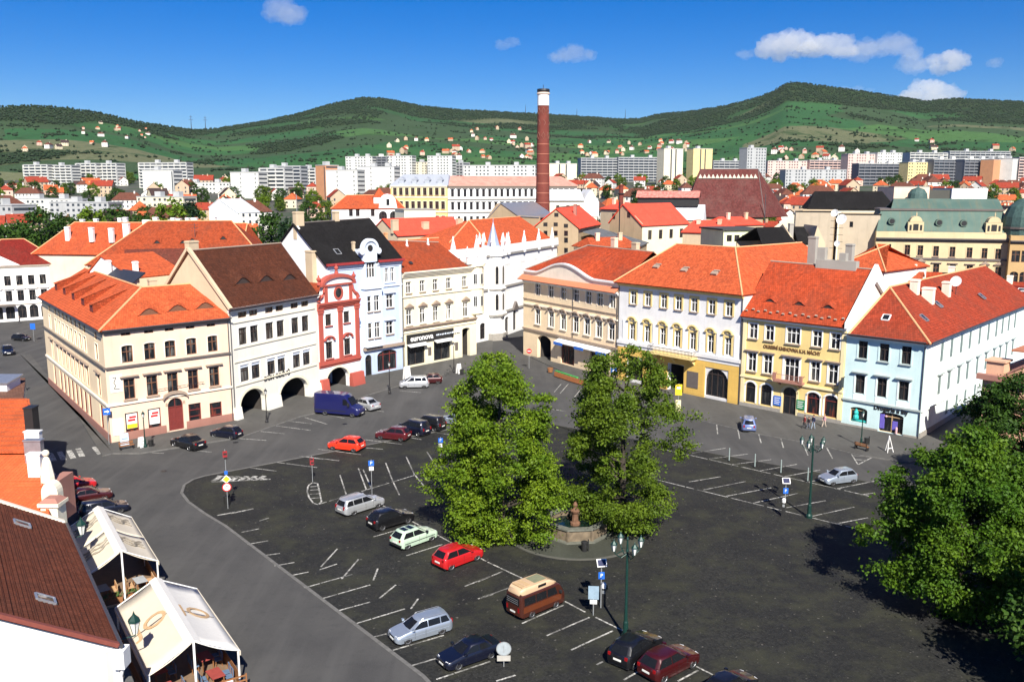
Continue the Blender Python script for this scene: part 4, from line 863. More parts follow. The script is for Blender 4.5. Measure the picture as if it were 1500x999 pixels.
sf = Face(mi.root, T(L, 0, 0) @ RZ(math.atan2(cl.y, cl.x - L)), Ls, H=11.85)
us = [sf.uz(*p)[0] for p in rs((38, 355), (92, 335), (148, 305), (196, 290), (251, 262), (300, 240), (345, 225), (380, 205), (415, 192), (450, 178))]; dbg('mint side', us, Ls)
urow(sf, us, 8.7, 1.3, 2.4, fr_grey, gl_c, surround=mint_w, sw=.12, shutter=fr_grey)
urow(sf, us, 4.5, 1.3, 2.4, fr_grey, gl_c, surround=mint_w, sw=.12, shutter=fr_grey, hood=('flat', mint_t))
urow(sf, us[1:], 1.2, 1.2, 1.9, fr_grey, gl_c, surround=mint_w, sw=.12, shutter=fr_grey)
sf.wall(mint_w); sf.band(3.42, 3.65, .2, mint_w, 'string_course'); sf.band(0, .8, .08, stone_p, 'plinth'); sf.band(11.4, 11.85, .35, mint_w, 'cornice', steps=2)
ap = Vector((2.6, 6., 17.5)); eL, eR = Vector((0.47, -.7, 11.9)), Vector((L + .7, -.7, 11.9)); sE = sf.M @ Vector((Ls, -.7, 11.9)); sR = sf.M @ Vector((Ls, 7.2, 17.3)); bk = sf.M @ Vector((Ls, 14., 11.9))
ro = mi.roof([(eL, eR, ap), (eR, sE, sR, ap), (eL, ap, sR, bk)], mint_t_r, .2, ridge_m, [(eR, ap), (ap, sR), (eL, ap)])
e1, e2, nn = plane(eL, eR, ap); skylight(mi, hit(f, eL, nn, *q5((700, 368))[0]), e1, e2, nn, .9, .9, white_m, gl_d, ro)
e1, e2, nn = plane(eR, sE, ap)
for p in q5((862, 370), (925, 312), (1112, 277)): skylight(mi, hit(f, eR, nn, *p), e1, e2, nn, .9, 1.1, zinc, gl, ro)
for p, w_ in zip(q5((958, 262), (822, 255), (880, 290)), (1., 1., 1.4)): c = hit(f, eR, nn, *p); mi.chimney(c.x, c.y, c.z - 2., c.z + 1.6, w_, .9, peach_trim, parent=ro)
c = hit(f, eR, nn, *q5((998, 262))[0]); b = MB(); b.M = T(c.x, c.y, c.z + 1.6) @ Matrix.Rotation(1.25, 4, 'X'); b.lathe([(.02, 0), (.4, .06), (.75, .2), (.75, .24), (.02, .05)], 14); b.build('satellite_dish', white_m, ro); b = MB(); b.tube([(c.x, c.y + .1, c.z - .3), (c.x, c.y + .1, c.z + 1.6)], .05, 5); b.build('dish_pole', gut_m, ro)
mi.gutter(f, 11.95, .75, gut_m); mi.gutter(sf, 11.95, .75, gut_m); mi.pipe(f, L - .1, .2, 11.8, gut_m)
b = MB(); b.prism([sf.M @ Vector((Ls - .3, y, z)) for y, z in ((0, 0), (0, 11.8), (7.2, 17.), (14, 11.8), (14, 0))], sf.M.to_3x3() @ Vector((.29, 0, 0))); b.build('side_wall', mint_w, mi.root)
# ================================================================ near left: roofs along the street
sdir = Vector((.549, -.836, 0)); pdir = Vector((-.836, -.549, 0)); UPZ = Vector((0, 0, 1))
def V3(x, y, z): return Vector((x, y, z))
# brown-roofed house
zE = 6.6; o_ = G(172, 942, zE); o_.z = 0; bh = thing('brown_roof_house', 'low house with brown tiled roof and white gable beside the party tents', 'house', o_)
E0 = V3(0, 0, zE); E1 = G(95, 768, zE) - o_; k_ = 10.; R0 = E0 + pdir * k_ + UPZ * (.6 * k_); R1 = E1 + pdir * k_ + UPZ * (.6 * k_)
e1, e2, nn = plane(E0, E1, R0); ov = .0
slope_len = (R0 - E0).length; nrow = 46; brt = tiles('brown_near_tiles', (.13, .040, .022), var=.7, age=.4, agecol=(.05, .025, .018))
for k in range(nrow):                                # every course of tiles is a strip of its own, lapped over the one below
    a = k * slope_len / nrow; c = (k + 1.25) * slope_len / nrow; b = MB(); d_ = e2
    lo, hi = nn * .09, nn * .02
    p = [E0 - e1 * .25 + d_ * a, E1 + e1 * .2 + d_ * a, E1 + e1 * .2 + d_ * c, E0 - e1 * .25 + d_ * c]
    b.face([p[0] + lo, p[1] + lo, p[2] + hi, p[3] + hi]); b.face([p[0], p[1], p[1] + lo, p[0] + lo])
    if k == 0: ro_b = MB(); ro_b.slab([E0, E1, R1, R0], .25); ro_b.slab([R0, R1, R1 + pdir * 10 - UPZ * 6, R0 + pdir * 10 - UPZ * 6], .25); ro = ro_b.build('roof', brt, bh)
    b.build('tile_course', brt, ro)
b = MB(); b.prism([(0.02, 0.02, 0), tuple(E0 - UPZ * .3), tuple(R0 - UPZ * .3), tuple(E0 + pdir * 20 - UPZ * .3), tuple((pdir * 20))], -sdir * .3); b.build('gable_wall', pure_p, bh)
b = MB(); b.prism([tuple(E0 - UPZ * zE - pdir * -.3), tuple(E1 - UPZ * zE - pdir * -.3), tuple(E1 - UPZ * .3 - pdir * -.3), tuple(E0 - UPZ * .3 - pdir * -.3)], pdir * .3); b.build('wall', cream_p, bh)
b = MB(); b.bar(E0 + sdir * .28 + UPZ * .05, R0 + sdir * .28 + UPZ * .05, .3, .22); b.build('verge', plain('red_brown_verge', (.20, .05, .035), .8), bh)
b = MB(); b.bar(E1 - sdir * .3 + UPZ * .1, R1 - sdir * .3 + UPZ * .1, .45, .2); b.build('verge', peach_trim, bh)
b = MB(); b.tube([E0 - pdir * .12 + sdir * .4, E1 - pdir * .12], .12, 8); b.build('gutter', gut_m, bh)
b = MB(); b.box(-.1, .5, -.5, .3, zE - 1.2, zE - .2); b.tube([(.3, -.2, zE - 1.2), (.1, -.1, zE - 1.8), (.1, -.1, 1)], .09, 8); b.build('downpipe', white_m, bh)
fb = Face(bh, Matrix(), 1.)
for p in ((32, 768), (66, 878)):
    c = hit(fb, E0 + nn * .05, nn, *p); skylight(None, c, e1, e2, nn, .8, 1.0, zinc, gl_c, ro)
# flat grey roof in front of the white gable
p0 = G(178, 968, 4.4); fr = thing('flat_roof_annex', 'flat grey roofed annex below the white gable at the bottom left corner', 'annex', (p0.x, p0.y, 0))
b = MB(); q = [V3(0, 0, 0), pdir * 14, pdir * 14 + sdir * 8, sdir * 8]; b.prism([tuple(x) for x in q], (0, 0, 4.0)); b.build('wall', grey_p, fr)
b = MB(); q = [V3(.15, .15, 4.0), pdir * 14 + UPZ * 4., pdir * 14 + sdir * 8 + UPZ * 4., sdir * 8 + UPZ * 4. + V3(.2, -.1, 0)]; b.prism([tuple(x) for x in q], (0, 0, .35)); b.build('roof', plain('grey_felt', (.10, .10, .095), .95, var=.4, scale=1.2), fr)

# gable-fronted orange house
o_ = G(68, 752, 7.2); o_.z = 0; og = thing('orange_roof_house', 'orange tiled house whose cream street gable carries ball finials beside the brown roof', 'house', o_)
E0 = V3(0, 0, 7.2); R0 = G(40, 588, 10.5) - o_; pl_ = V3(-1, -.03, 0); wd = 14.
E0 = E0 + (E0 - R0) * .04; Mid = R0 + (E0 - R0) * .52
ort_u = tiles('weathered_orange_tiles', (.58, .125, .042), w=.3, h=5., var=.8, age=.45, agecol=(.16, .07, .04)); ort_l = tiles('clean_orange_tiles', (.72, .15, .05), w=.3, h=5., var=.85, age=.15)
def courses(a, c, wdt, n_, m, parent, lift, name='tile_course'):
    e2_ = (c - a); e1_ = pl_ * wdt; nn_ = e1_.cross(e2_).normalized(); nn_ = nn_ if nn_.z > 0 else -nn_
    for k in range(n_):
        x0, x1 = a + e2_ * (k / n_), a + e2_ * min(1.02, (k + 1.2) / n_); b = MB()
        b.face([x0 + nn_ * lift, x0 + e1_ + nn_ * lift, x1 + e1_ + nn_ * .02, x1 + nn_ * .02]); b.face([x0, x0 + e1_, x0 + e1_ + nn_ * lift, x0 + nn_ * lift]); b.face([x0, x0 + nn_ * lift, x1 + nn_ * .02, x1])
        b.build(name, m, parent)
b = MB(); b.slab([E0, E0 + pl_ * wd, R0 + pl_ * wd, R0], .25); b.slab([R0, R0 + pl_ * wd, R0 + pl_ * wd + V3(-6, 9, -5.), R0 + V3(-6, 9, -5)], .25); ro = b.build('roof', ort_u, og)
courses(E0 + UPZ * .0, Mid + UPZ * .0, wd, 22, ort_l, ro, .09); courses(Mid + UPZ * .22 + (E0 - Mid).normalized() * .25, R0 + UPZ * .22, wd, 13, ort_u, ro, .20)
b = MB(); d_ = -sdir
b.prism([tuple(E0 * 1.0 - UPZ * E0.z), tuple(E0 - UPZ * .3), tuple(R0 - UPZ * .3), tuple(R0 - UPZ * R0.z)], V3(.35, 0, 0)); b.build('wall', yel_trim, og)
b = MB(); b.bar(E0 + V3(.1, 0, .1), R0 + V3(.1, 0, .15), .2, .22); b.build('verge', ort_u, og)
def vat(px, py, z): return G(px, py, z) - o_
c = vat(78, 742, 7.4); b = MB(); b.box(c.x - .6, c.x + .6, c.y - .6, c.y + .6, 2, c.z + .2); b.box(c.x - .75, c.x + .75, c.y - .75, c.y + .75, c.z + .2, c.z + .45); pr = b.build('gable_pier', yel_trim, og)
b = MB(); b.box(c.x - .7, c.x + .7, c.y - .7, c.y + .7, c.z + .46, c.z + .75, .3); b.build('pier_cap', plinth_p, pr)
c = vat(76, 716, 8.3); b = MB(); a = arc_pts(c.x - .6, c.x + .6, c.z - .2, c.z + .6, 10); b.prism([(x, c.y - .4, z) for x, z in [(c.x - .6, c.z - 2)] + a + [(c.x + .6, c.z - 2)]], (0, .8, 0)); b.build('scroll_block', yel_trim, og)
c = vat(69, 688, 9.0); b = MB(); b.lathe([(.55, c.z - 2.5), (.5, c.z - .5), (.32, c.z + .6), (.22, c.z + .9), (.12, c.z + 1.0), (.12, c.z + 1.1)], 8, (c.x, c.y)); b.sphere((c.x, c.y, c.z + 1.3), .27, 10); b.build('ball_finial', yel_trim, og)
c = vat(84, 705, 7.8); b = MB(); b.box(c.x - .3, c.x + .5, c.y - 1.5, c.y + 1.5, c.z - 3., c.z + .3); b.build('red_parapet', plinth_p, og)
for (x, y, dist, w, l, h, m, nm) in ((47, 619, 10.4, .36, 1.0, 1.3, black_m, 'chimney'), (49, 641, 10., .6, .5, .5, white_m, 'parapet_step'), (50, 656, 9.7, .65, .55, .6, zinc, 'parapet_step'), (52, 676, 9.3, .5, .6, .6, white_m, 'parapet_step')):
    c = vat(x, y, dist); b = MB(); b.box(c.x - w, c.x + w, c.y - l / 2, c.y + l / 2, c.z - 1.5, c.z + h); b.box(c.x - w - .06, c.x + w + .06, c.y - l / 2 - .06, c.y + l / 2 + .06, c.z + h, c.z + h + .1); b.build(nm, m, og)
# the house beyond it
c = G(34, 588, 9.6); hb = thing('grey_roof_house', 'small house with dull brown roof and white dormer at the left edge of the street', 'house', (c.x, c.y, 0))
z0 = c.z; b = MB(); b.slab([(0, 0, z0), (-14, -1, z0), (-14, 7, z0 + 1.), (-3.8, 7.5, z0 + .7)], .2); b.slab([(-3.8, 7.5, z0 + .7), (-14, 7, z0 + 1.), (-14, 11, z0 - 2), (-6, 11, z0 - 2)], .2); b.build('roof', tiles('dull_brown_tiles', (.20, .10, .07), age=.4), hb)
b = MB(); b.prism([(0, .1, 0), (0, .1, z0 - .1), (-3.8, 7.5, z0 + .5), (-6, 11, z0 - 2.2), (-6, 11, 0)], (-.3, 0, 0)); b.build('wall', yel_trim, hb)
b = MB(); b.box(-7, -3.2, 3.0, 5.5, z0, z0 + 1.2); b.build('dormer', white_m, hb); b = MB(); b.slab([(-7.2, 2.8, z0 + 1.2), (-3., 2.8, z0 + 1.2), (-3., 5.8, z0 + 1.5), (-7.2, 5.8, z0 + 1.5)], .12); b.build('dormer_roof', zinc, hb)

# ---------------- restaurant tents
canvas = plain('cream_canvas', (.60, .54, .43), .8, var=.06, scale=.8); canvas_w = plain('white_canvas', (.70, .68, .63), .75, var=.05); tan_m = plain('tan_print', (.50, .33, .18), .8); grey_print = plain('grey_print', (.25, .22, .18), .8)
def tent(label, r_a, r_b, hw, zr, ze, n_mod):
    r_a = Vector(r_a); r_b = Vector(r_b); ax = r_b - r_a; Lt = ax.length; t = thing('party_tent', label, 'tent', (r_a.x, r_a.y, 0), math.atan2(ax.y, ax.x))
    # local: x along the ridge towards the camera, y: +y is the street side
    for s_ in (-1, 1):
        for k in range(n_mod):
            x0, x1 = k * Lt / n_mod + (.06 if k else 0), (k + 1) * Lt / n_mod - .02; b = MB(); N = 8
            def P(i_, j_):
                f_ = j_ / 6; sag = -.14 * math.sin(math.pi * f_) - .05 * math.sin(math.pi * i_ / N) * f_
                return (x0 + (x1 - x0) * i_ / N, s_ * hw * f_, zr + (ze - zr) * f_ + sag)
            ids = [[b.vert(P(i, j)) for j in range(7)] for i in range(N + 1)]
            for i in range(N):
                for j in range(6):
                    q = [ids[i][j], ids[i + 1][j], ids[i + 1][j + 1], ids[i][j + 1]]; b.idx(q if s_ > 0 else q[::-1])
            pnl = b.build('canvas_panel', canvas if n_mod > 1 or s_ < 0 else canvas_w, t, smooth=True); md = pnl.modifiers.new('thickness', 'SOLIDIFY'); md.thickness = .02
            yield_list.append((t, pnl, s_, x0, x1, hw, zr, ze))
        b = MB(); b.box(0, Lt, s_ * hw - .03, s_ * hw + .03, ze - .28, ze + .0); b.build('valance', canvas, t)
        for k in range(n_mod + 1):
            x = min(max(.12, k * Lt / n_mod), Lt - .12); b = MB(); b.box(x - .05, x + .05, s_ * (hw - .1) - .05, s_ * (hw - .1) + .05, 0, ze + .02); b.build('post', white_m, t)
    b = MB(); b.prism([(0, -.42, zr - .12), (0, 0, zr + .1), (0, .42, zr - .12), (0, 0, zr - .02)], (Lt, 0, 0)); b.build('ridge_strip', canvas_w, t)
    b = MB(); b.box(Lt - .12, Lt - .02, -.06, .06, 0, zr + .02); b.build('post', white_m, t)
    for x_ in (.08, Lt - .08):
        for s_ in (-1, 1): b = MB(); b.bar((x_, s_ * hw, ze), (x_, 0, zr), .06); b.build('frame_bar', white_m, t)
    b = MB(); b.box(-.1, Lt + .1, -hw - .1, hw + .2, .0, .14); b.build('deck', plain('wooden_deck', (.20, .13, .08), .8), t)
    for s_ in (-1, 1): b = MB(); b.box(0.1, Lt - .1, s_ * (hw - .06) - .02, s_ * (hw - .06) + .02, .14, 1.0); b.build('side_screen', wood, t)
    return t
yield_list = []
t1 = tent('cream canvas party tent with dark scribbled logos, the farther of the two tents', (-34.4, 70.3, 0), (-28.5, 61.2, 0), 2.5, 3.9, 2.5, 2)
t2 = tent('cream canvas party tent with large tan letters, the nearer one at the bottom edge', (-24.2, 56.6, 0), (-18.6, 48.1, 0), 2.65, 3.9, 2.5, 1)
def on_panel(t, s_, x, f_, hw, zr, ze):      # frame on a panel: origin, right, up-slope
    a = math.atan2(zr - ze, hw); return T(x, s_ * hw * f_, zr + (ze - zr) * f_ - .14 * math.sin(math.pi * f_) + .07), a
def panel_text(pnl, txt, size, mat, s_, x, f_, hw, zr, ze, ang=0.):
    me = text_mesh(txt, size, .012, .01); me.materials.clear(); me.materials.append(mat); M0, a = on_panel(None, s_, x, f_, hw, zr, ze)
    R = Matrix.Rotation(-a if s_ > 0 else a, 4, 'X') @ RZ(ang); link('logo', me, pnl, M0 @ R)
for (t, pnl, s_, x0, x1, hw, zr, ze) in yield_list:
    xm = (x0 + x1) / 2
    if t is t2:
        panel_text(pnl, 'JO', 2.1, tan_m, s_, xm - .2, .5, hw, zr, ze, math.pi / 2 if s_ < 0 else math.pi / 2)
        b = MB(); b.M = on_panel(t, s_, xm, .5, hw, zr, ze)[0] @ Matrix.Rotation((-1 if s_ > 0 else 1) * math.atan2(zr - ze, hw), 4, 'X'); b.box(-.03, .03, -hw * .48, hw * .48, -.01, .012); b.build('seam', trim_d, pnl)
    else:
        M0, a = on_panel(t, s_, xm, .45, hw, zr, ze); R = Matrix.Rotation((-1 if s_ > 0 else 1) * a, 4, 'X')
        b = MB(); b.M = M0 @ R
        for q in range(3):
            pts = [(-1.2 + q * .55 + .18 * math.sin(i * 1.4 + q), -1.1 + i * .27, 0) for i in range(9)]; b.tube(pts, [.05 + .05 * (i % 2) for i in range(9)], 4)
        b.build('logo', grey_print, pnl)
# furniture under and before the tents
def table_set(tent_o, x, y, n, cloth, seat, lab, grp):
    w_ = ('street side' if y > 0 else 'house side') + (' of the front row' if x > 8 else ' of the second row')
    base = T(*tent_o.location) @ RZ(tent_o.rotation_euler.z); p = base @ Vector((x, y, .14))
    tb = thing('table', lab[0] + ', ' + w_, 'table', p, tent_o.rotation_euler.z + .1, grp[0])
    b = MB(); b.box(-.6, .6, -.4, .4, .70, .75); b.build('tabletop', cloth, tb)
    for sx in (-.5, .5):
        for sy in (-.32, .32): b = MB(); b.box(sx - .03, sx + .03, sy - .03, sy + .03, 0, .70); b.build('leg', wood, tb)
    for sx in (-1, 1):
        for k in range(2):
            c = thing('chair', ('left ' if k else 'right ') + lab[1] + (', far seat, ' if sx > 0 else ', near seat, ') + w_.split(' of')[0] + (' front' if x > 8 else ' second row'), 'chair', base @ Vector((x - .3 + k * .6, y + sx * .72, .14)), tent_o.rotation_euler.z + (0 if sx > 0 else math.pi), grp[1])
            b = MB(); b.box(-.22, .22, -.22, .22, .42, .48); b.build('seat', seat, c)
            b = MB(); b.box(-.22, .22, .19, .24, .52, .95); b.build('backrest', seat, c)
            for a_ in (-.19, .19):
                for c_ in (-.19, .19): b = MB(); b.box(a_ - .02, a_ + .02, c_ - .02, c_ + .02, 0, .42 if c_ < 0 else .9); b.build('leg', wood, c)
blue_c = plain('dull_blue_cushion', (.10, .16, .26), .8); tan_c = plain('tan_cushion', (.48, .30, .16), .8); redc = plain('dark_red_cloth', (.30, .05, .04), .8); greyc = plain('grey_cloth', (.34, .36, .38), .8)
for y in (-1.3, 1.3): table_set(t1, 9.6, y, 2, greyc, tan_c, ('small table with grey cloth under the farther tent', 'tan cushioned chair under the farther tent'), ('tables under the farther tent', 'chairs under the farther tent'))
for x in (9.0, 6.6):
    for y in (-1.4, 1.4): table_set(t2, x, y, 2, redc, blue_c, ('table with dark red cloth under the nearer tent', 'dull blue chair under the nearer tent'), ('tables under the nearer tent', 'chairs under the nearer tent'))
def planter(tent_o, y0, y1, x, m, lab, cat='planter'):
    base = T(*tent_o.location) @ RZ(tent_o.rotation_euler.z); p = base @ Vector((x, (y0 + y1) / 2, 0)); h_ = (y1 - y0) / 2
    o = thing('planter', lab, cat, p, tent_o.rotation_euler.z); b = MB(); b.box(-.2, .2, -h_, h_, 0, .55); b.build('box', m, o)
    b = MB()
    for k in range(60): x_, y_, z_ = random.uniform(-.25, .25), random.uniform(-h_, h_), random.uniform(.5, .85); b.face([(x_ - .1, y_, z_), (x_, y_ + .1, z_ + .08), (x_ + .1, y_, z_), (x_, y_ - .1, z_ - .05)])
    q = b.build('foliage', plain('planter_green', (.05, .12, .025), .7), o); q['kind'] = 'stuff'
planter(t1, -2.5, -.2, 11.0, wood, 'brown plant box in front of the farther tent, left of its middle post'); planter(t1, .2, 2.5, 11.0, wood, 'brown plant box in front of the farther tent, right of its middle post')
def fence_rail(tent_o, x, lab):
    base = T(*tent_o.location) @ RZ(tent_o.rotation_euler.z); o = thing('terrace_fence', lab, 'fence', base @ Vector((x, 0, 0)), tent_o.rotation_euler.z)
    for z in (.35, .75, 1.05): b = MB(); b.box(-.03, .03, -2.8, 2.8, z, z + .08); b.build('rail', wood, o)
    for k in range(5): b = MB(); b.box(-.04, .04, -2.8 + k * 1.4 - .04, -2.8 + k * 1.4 + .04, 0, 1.2); b.build('post', wood, o)
    for k in range(3): b = MB(); b.box(.04, .07, -2.2 + k * 1.6, -1.2 + k * 1.6, .4, 1.05); b.build('panel', (pk_m, cy_m, white_m)[k], o)
fence_rail(t2, 10.6, 'brown wooden rail with coloured panels closing the front of the nearer tent')
# step / pale kerb board before the far tent
base = T(*t1.location) @ RZ(t1.rotation_euler.z); b = MB(); b.box(11.4, 11.7, -2.9, 2.9, 0, .2); o = b.build('timber_step', wood_l); o.matrix_world = base; tag(o, 'pale timber board lying between the two tents', 'board')
# ================================================================ ground, hills, paving
SKYL = [(-900, 190), (-300, 182), (0, 175), (15, 173), (22, 163), (60, 160), (120, 163), (170, 170), (220, 182), (260, 188), (300, 194), (335, 192), (400, 182), (450, 171), (500, 157), (540, 149), (570, 150), (620, 160), (680, 166), (740, 169), (800, 172), (850, 175), (900, 178), (930, 178), (960, 171), (1000, 168), (1050, 160), (1090, 150), (1115, 140), (1135, 128), (1160, 130), (1200, 135), (1250, 142), (1290, 148), (1330, 154), (1370, 150), (1420, 153), (1500, 156), (1800, 165), (2400, 190)]
DIST = [(-900, 1900), (0, 1900), (220, 2000), (330, 2700), (540, 2900), (800, 3300), (930, 3300), (1135, 2700), (1500, 2900), (2400, 2900)]
def interp(tab, x):
    if x <= tab[0][0]: return tab[0][1]
    for (a, b_), (c, d) in zip(tab, tab[1:]):
        if x <= c: return b_ + (d - b_) * (x - a) / (c - a)
    return tab[-1][1]
from mathutils import noise as mnoise
def town_z(d): return .045 * max(0., d - 240 - 0) if d > 300 else (.045 * (d - 220) ** 2 / 320 if d > 220 else 0.)
D0 = 1100.
def hill(px, d, x, y):
    """height and wooded share of the ground at distance d (world Y) on the bearing of photo column px"""
    if d <= D0: return town_z(d), 0., 0.
    Dr = interp(DIST, px); t = (d - D0) / (Dr - D0); sky_ = interp(SKYL, px); r0 = 264.7
    row = lambda t_: r0 + (sky_ - r0) * t_ ** .72
    if t <= 1: z = 30 + (275 - row(t)) / F_PX * d
    else: z = (30 + (275 - row(1)) / F_PX * Dr) * max(-.1, 1 - ((t - 1) * 1.3) ** 1.5)
    n1 = mnoise.noise(Vector((x * .0022, y * .0022, 3.))); n2 = mnoise.noise(Vector((x * .008, y * .008, 1.)))
    z += (n1 * 14 + n2 * 5) * min(1, t * 2.5) * (1 if t < .85 else max(0, (1 - t) / .15))
    n3 = mnoise.noise(Vector((x * .0035, y * .0055, 9.)))
    w = t + n3 * .36 + n2 * .12; wood_ = min(1, max(0, (w - .64) * 6))
    if n3 > .36: wood_ = max(wood_, min(1, (n3 - .36) * 8))
    if px < 330: wood_ = max(wood_, min(1, max(0, (t - .82 + n2 * .05) * 12)))
    return z, wood_, t
pxs = list(range(-900, -100, 80)) + list(range(-100, 1601, 9)) + list(range(1660, 2401, 80))
ds = [60, 120, 180, 220, 250, 280, 310, 350, 400, 500, 600, 700, 800, 900, 1000, 1100] + [1100 + 26 * i for i in range(1, 90)] + [3500, 3800, 4300, 5500, 8000]
v, cols = [], []; idx = {}
def gx(px, d): return (px - CX) / F_PX * d / _c
for i, px in enumerate(pxs):
    for j, d in enumerate(ds):
        x = gx(px, d); z, w, t = hill(px, d, x, d); idx[i, j] = len(v); v.append((x, d, z)); cols.append((w, t, 0, 1))
J1 = ds.index(1100)
def grid(j0, j1): return [(idx[i, j], idx[i + 1, j], idx[i + 1, j + 1], idx[i, j + 1]) for i in range(len(pxs) - 1) for j in range(j0, j1)]
def terrain(name, faces, mat):
    used = sorted({k for f_ in faces for k in f_}); re_ = {k: n for n, k in enumerate(used)}
    me = bpy.data.meshes.new(name); me.from_pydata([v[k] for k in used], [], [[re_[k] for k in f_] for f_ in faces]); me.materials.append(mat)
    me.polygons.foreach_set('use_smooth', [True] * len(faces)); at_ = me.color_attributes.new('cover', 'FLOAT_COLOR', 'POINT')
    at_.data.foreach_set('color', np.array([cols[k] for k in used], dtype=np.float32).ravel()); me.update(); return structure(link(name, me))
# hill cover: fields in strips, hedges, woods
hm, n, l, b_ = new_mat('hill_cover'); P = n.new('ShaderNodeNewGeometry').outputs['Position']; ca = n.new('ShaderNodeAttribute'); ca.attribute_name = 'cover'
sp = n.new('ShaderNodeSeparateColor'); l.new(ca.outputs['Color'], sp.inputs[0])
vo = n.new('ShaderNodeTexVoronoi'); vo.inputs['Scale'].default_value = 1.; nzw = n.new('ShaderNodeTexNoise'); nzw.inputs['Scale'].default_value = .004; l.new(P, nzw.inputs['Vector'])
vm = n.new('ShaderNodeVectorMath'); vm.operation = 'MULTIPLY_ADD'; l.new(nzw.outputs['Color'], vm.inputs[0]); vm.inputs[1].default_value = (160, 160, 0); l.new(P, vm.inputs[2])
l.new(mapped(n, l, vm.outputs[0], (.0030, .0062, .0), (0, 0, .3)), vo.inputs['Vector'])
r = ramp(n, [(0, (.030, .095, .034)), (.3, (.060, .135, .042)), (.5, (.042, .075, .034)), (.70, (.12, .13, .07)), (.78, (.036, .11, .036)), (1, (.085, .155, .055))]); r.color_ramp.interpolation = 'CONSTANT'
sc_ = n.new('ShaderNodeSeparateColor'); l.new(vo.outputs['Color'], sc_.inputs[0]); l.new(sc_.outputs[0], r.inputs[0])
f1 = noise(n, l, P, .012, 6, .7); f2 = noise(n, l, P, .06, 5, .7)
c = mixc(n, l, rng01(n, l, f1, .56, .64, 0, .8), r.outputs[0], (.024, .055, .018)); c = mixc(n, l, rng01(n, l, f2, .5, .7, 0, .5), c, (.03, .06, .02))
wc = mixc(n, l, rng01(n, l, f2, .35, .7), (.014, .034, .011), (.032, .058, .018)); wc = mixc(n, l, rng01(n, l, f1, .45, .7, 0, .5), wc, (.045, .042, .025))
c = mixc(n, l, sp.outputs[0], c, wc); l.new(c, b_.inputs['Base Color']); b_.inputs['Roughness'].default_value = .95; b_.inputs['Specular IOR Level'].default_value = .1
bump(n, l, b_, f2, .8, 9.); MATS['hill_cover'] = hm
terrain('hills', grid(J1, len(ds) - 1), hm)
gm_, n, l, b_ = new_mat('town_ground'); P = n.new('ShaderNodeNewGeometry').outputs['Position']; f1 = noise(n, l, P, .03, 5); f2 = noise(n, l, P, .3, 4)
c = mixc(n, l, rng01(n, l, f1, .42, .55), (.03, .055, .02), (.075, .07, .06)); c = mixc(n, l, rng01(n, l, f2, .45, .7, 0, .6), c, (.02, .035, .012)); l.new(c, b_.inputs['Base Color']); b_.inputs['Roughness'].default_value = .95
me_v = MB(); 
terrain('ground', grid(0, J1), gm_)
b = MB(); b.face([(-3000, -400, 0), (3000, -400, 0), (3000, 60.5, 0), (-3000, 60.5, 0)]); structure(b.build('ground', gm_))

# ---- asphalt, cobbles, pavements
def asphalt(name, col, dark, grain=14., patch=.35):
    m, n, l, b_ = new_mat(name); P = n.new('ShaderNodeNewGeometry').outputs['Position']
    a = noise(n, l, P, .16, 6, .62); c2 = noise(n, l, P, 1.1, 5, .7); g = noise(n, l, P, grain, 3, .7)
    tracks = noise(n, l, mapped(n, l, P, (.5, .05, 1), (0, 0, .94)), 1., 3)
    c = mixc(n, l, rng01(n, l, a, .4, .65, 0, patch * 2), col, dark); c = mixc(n, l, rng01(n, l, c2, .52, .75, 0, .5), c, sc(dark, .8)); c = mixc(n, l, rng01(n, l, tracks, .46, .7, 0, .6), c, sc(col, 1.35)); c = mixc(n, l, rng01(n, l, g, .5, .75, 0, .6), c, sc(col, 1.35))
    l.new(c, b_.inputs['Base Color']); b_.inputs['Roughness'].default_value = .88; b_.inputs['Specular IOR Level'].default_value = .2; bump(n, l, b_, g, .3, .02); MATS[name] = m; return m
road_m = asphalt('worn_asphalt', (.070, .069, .067), (.047, .047, .048))
pave_m = asphalt('pavement_asphalt', (.085, .083, .078), (.062, .060, .056), 9.)
cm, n, l, b_ = new_mat('basalt_cobbles'); P = n.new('ShaderNodeNewGeometry').outputs['Position']
vo = n.new('ShaderNodeTexVoronoi'); vo.inputs['Scale'].default_value = 7.; l.new(P, vo.inputs['Vector']); s0 = n.new('ShaderNodeSeparateColor'); l.new(vo.outputs['Color'], s0.inputs[0])
a = noise(n, l, P, .11, 5, .6); g1 = noise(n, l, P, .35, 5, .65); g2 = noise(n, l, P, 1.7, 4, .7); sp_ = noise(n, l, P, 3.2, 2, .5)
c = mixc(n, l, s0.outputs[0], (.011, .0115, .0105), (.028, .028, .0255)); c = mixc(n, l, rng01(n, l, a, .38, .66, 0, .8), c, (.010, .0105, .011))
c = mixc(n, l, rng01(n, l, g1, .46, .66, 0, .85), c, (.032, .033, .021)); c = mixc(n, l, rng01(n, l, g2, .55, .8, 0, .6), c, (.046, .042, .034)); g4 = noise(n, l, P, .9, 3); c = mixc(n, l, rng01(n, l, g4, .62, .74, 0, .7), c, (.007, .007, .008)); c = mixc(n, l, rng01(n, l, sp_, .68, .74, 0, .6), c, (.16, .15, .13))
l.new(c, b_.inputs['Base Color']); b_.inputs['Roughness'].default_value = .8; b_.inputs['Specular IOR Level'].default_value = .3; bump(n, l, b_, vo.outputs['Distance'], .5, .03); MATS['basalt_cobbles'] = cm
kerb_m = plain('granite_kerb', (.125, .122, .115), .85, var=.3, scale=2.)
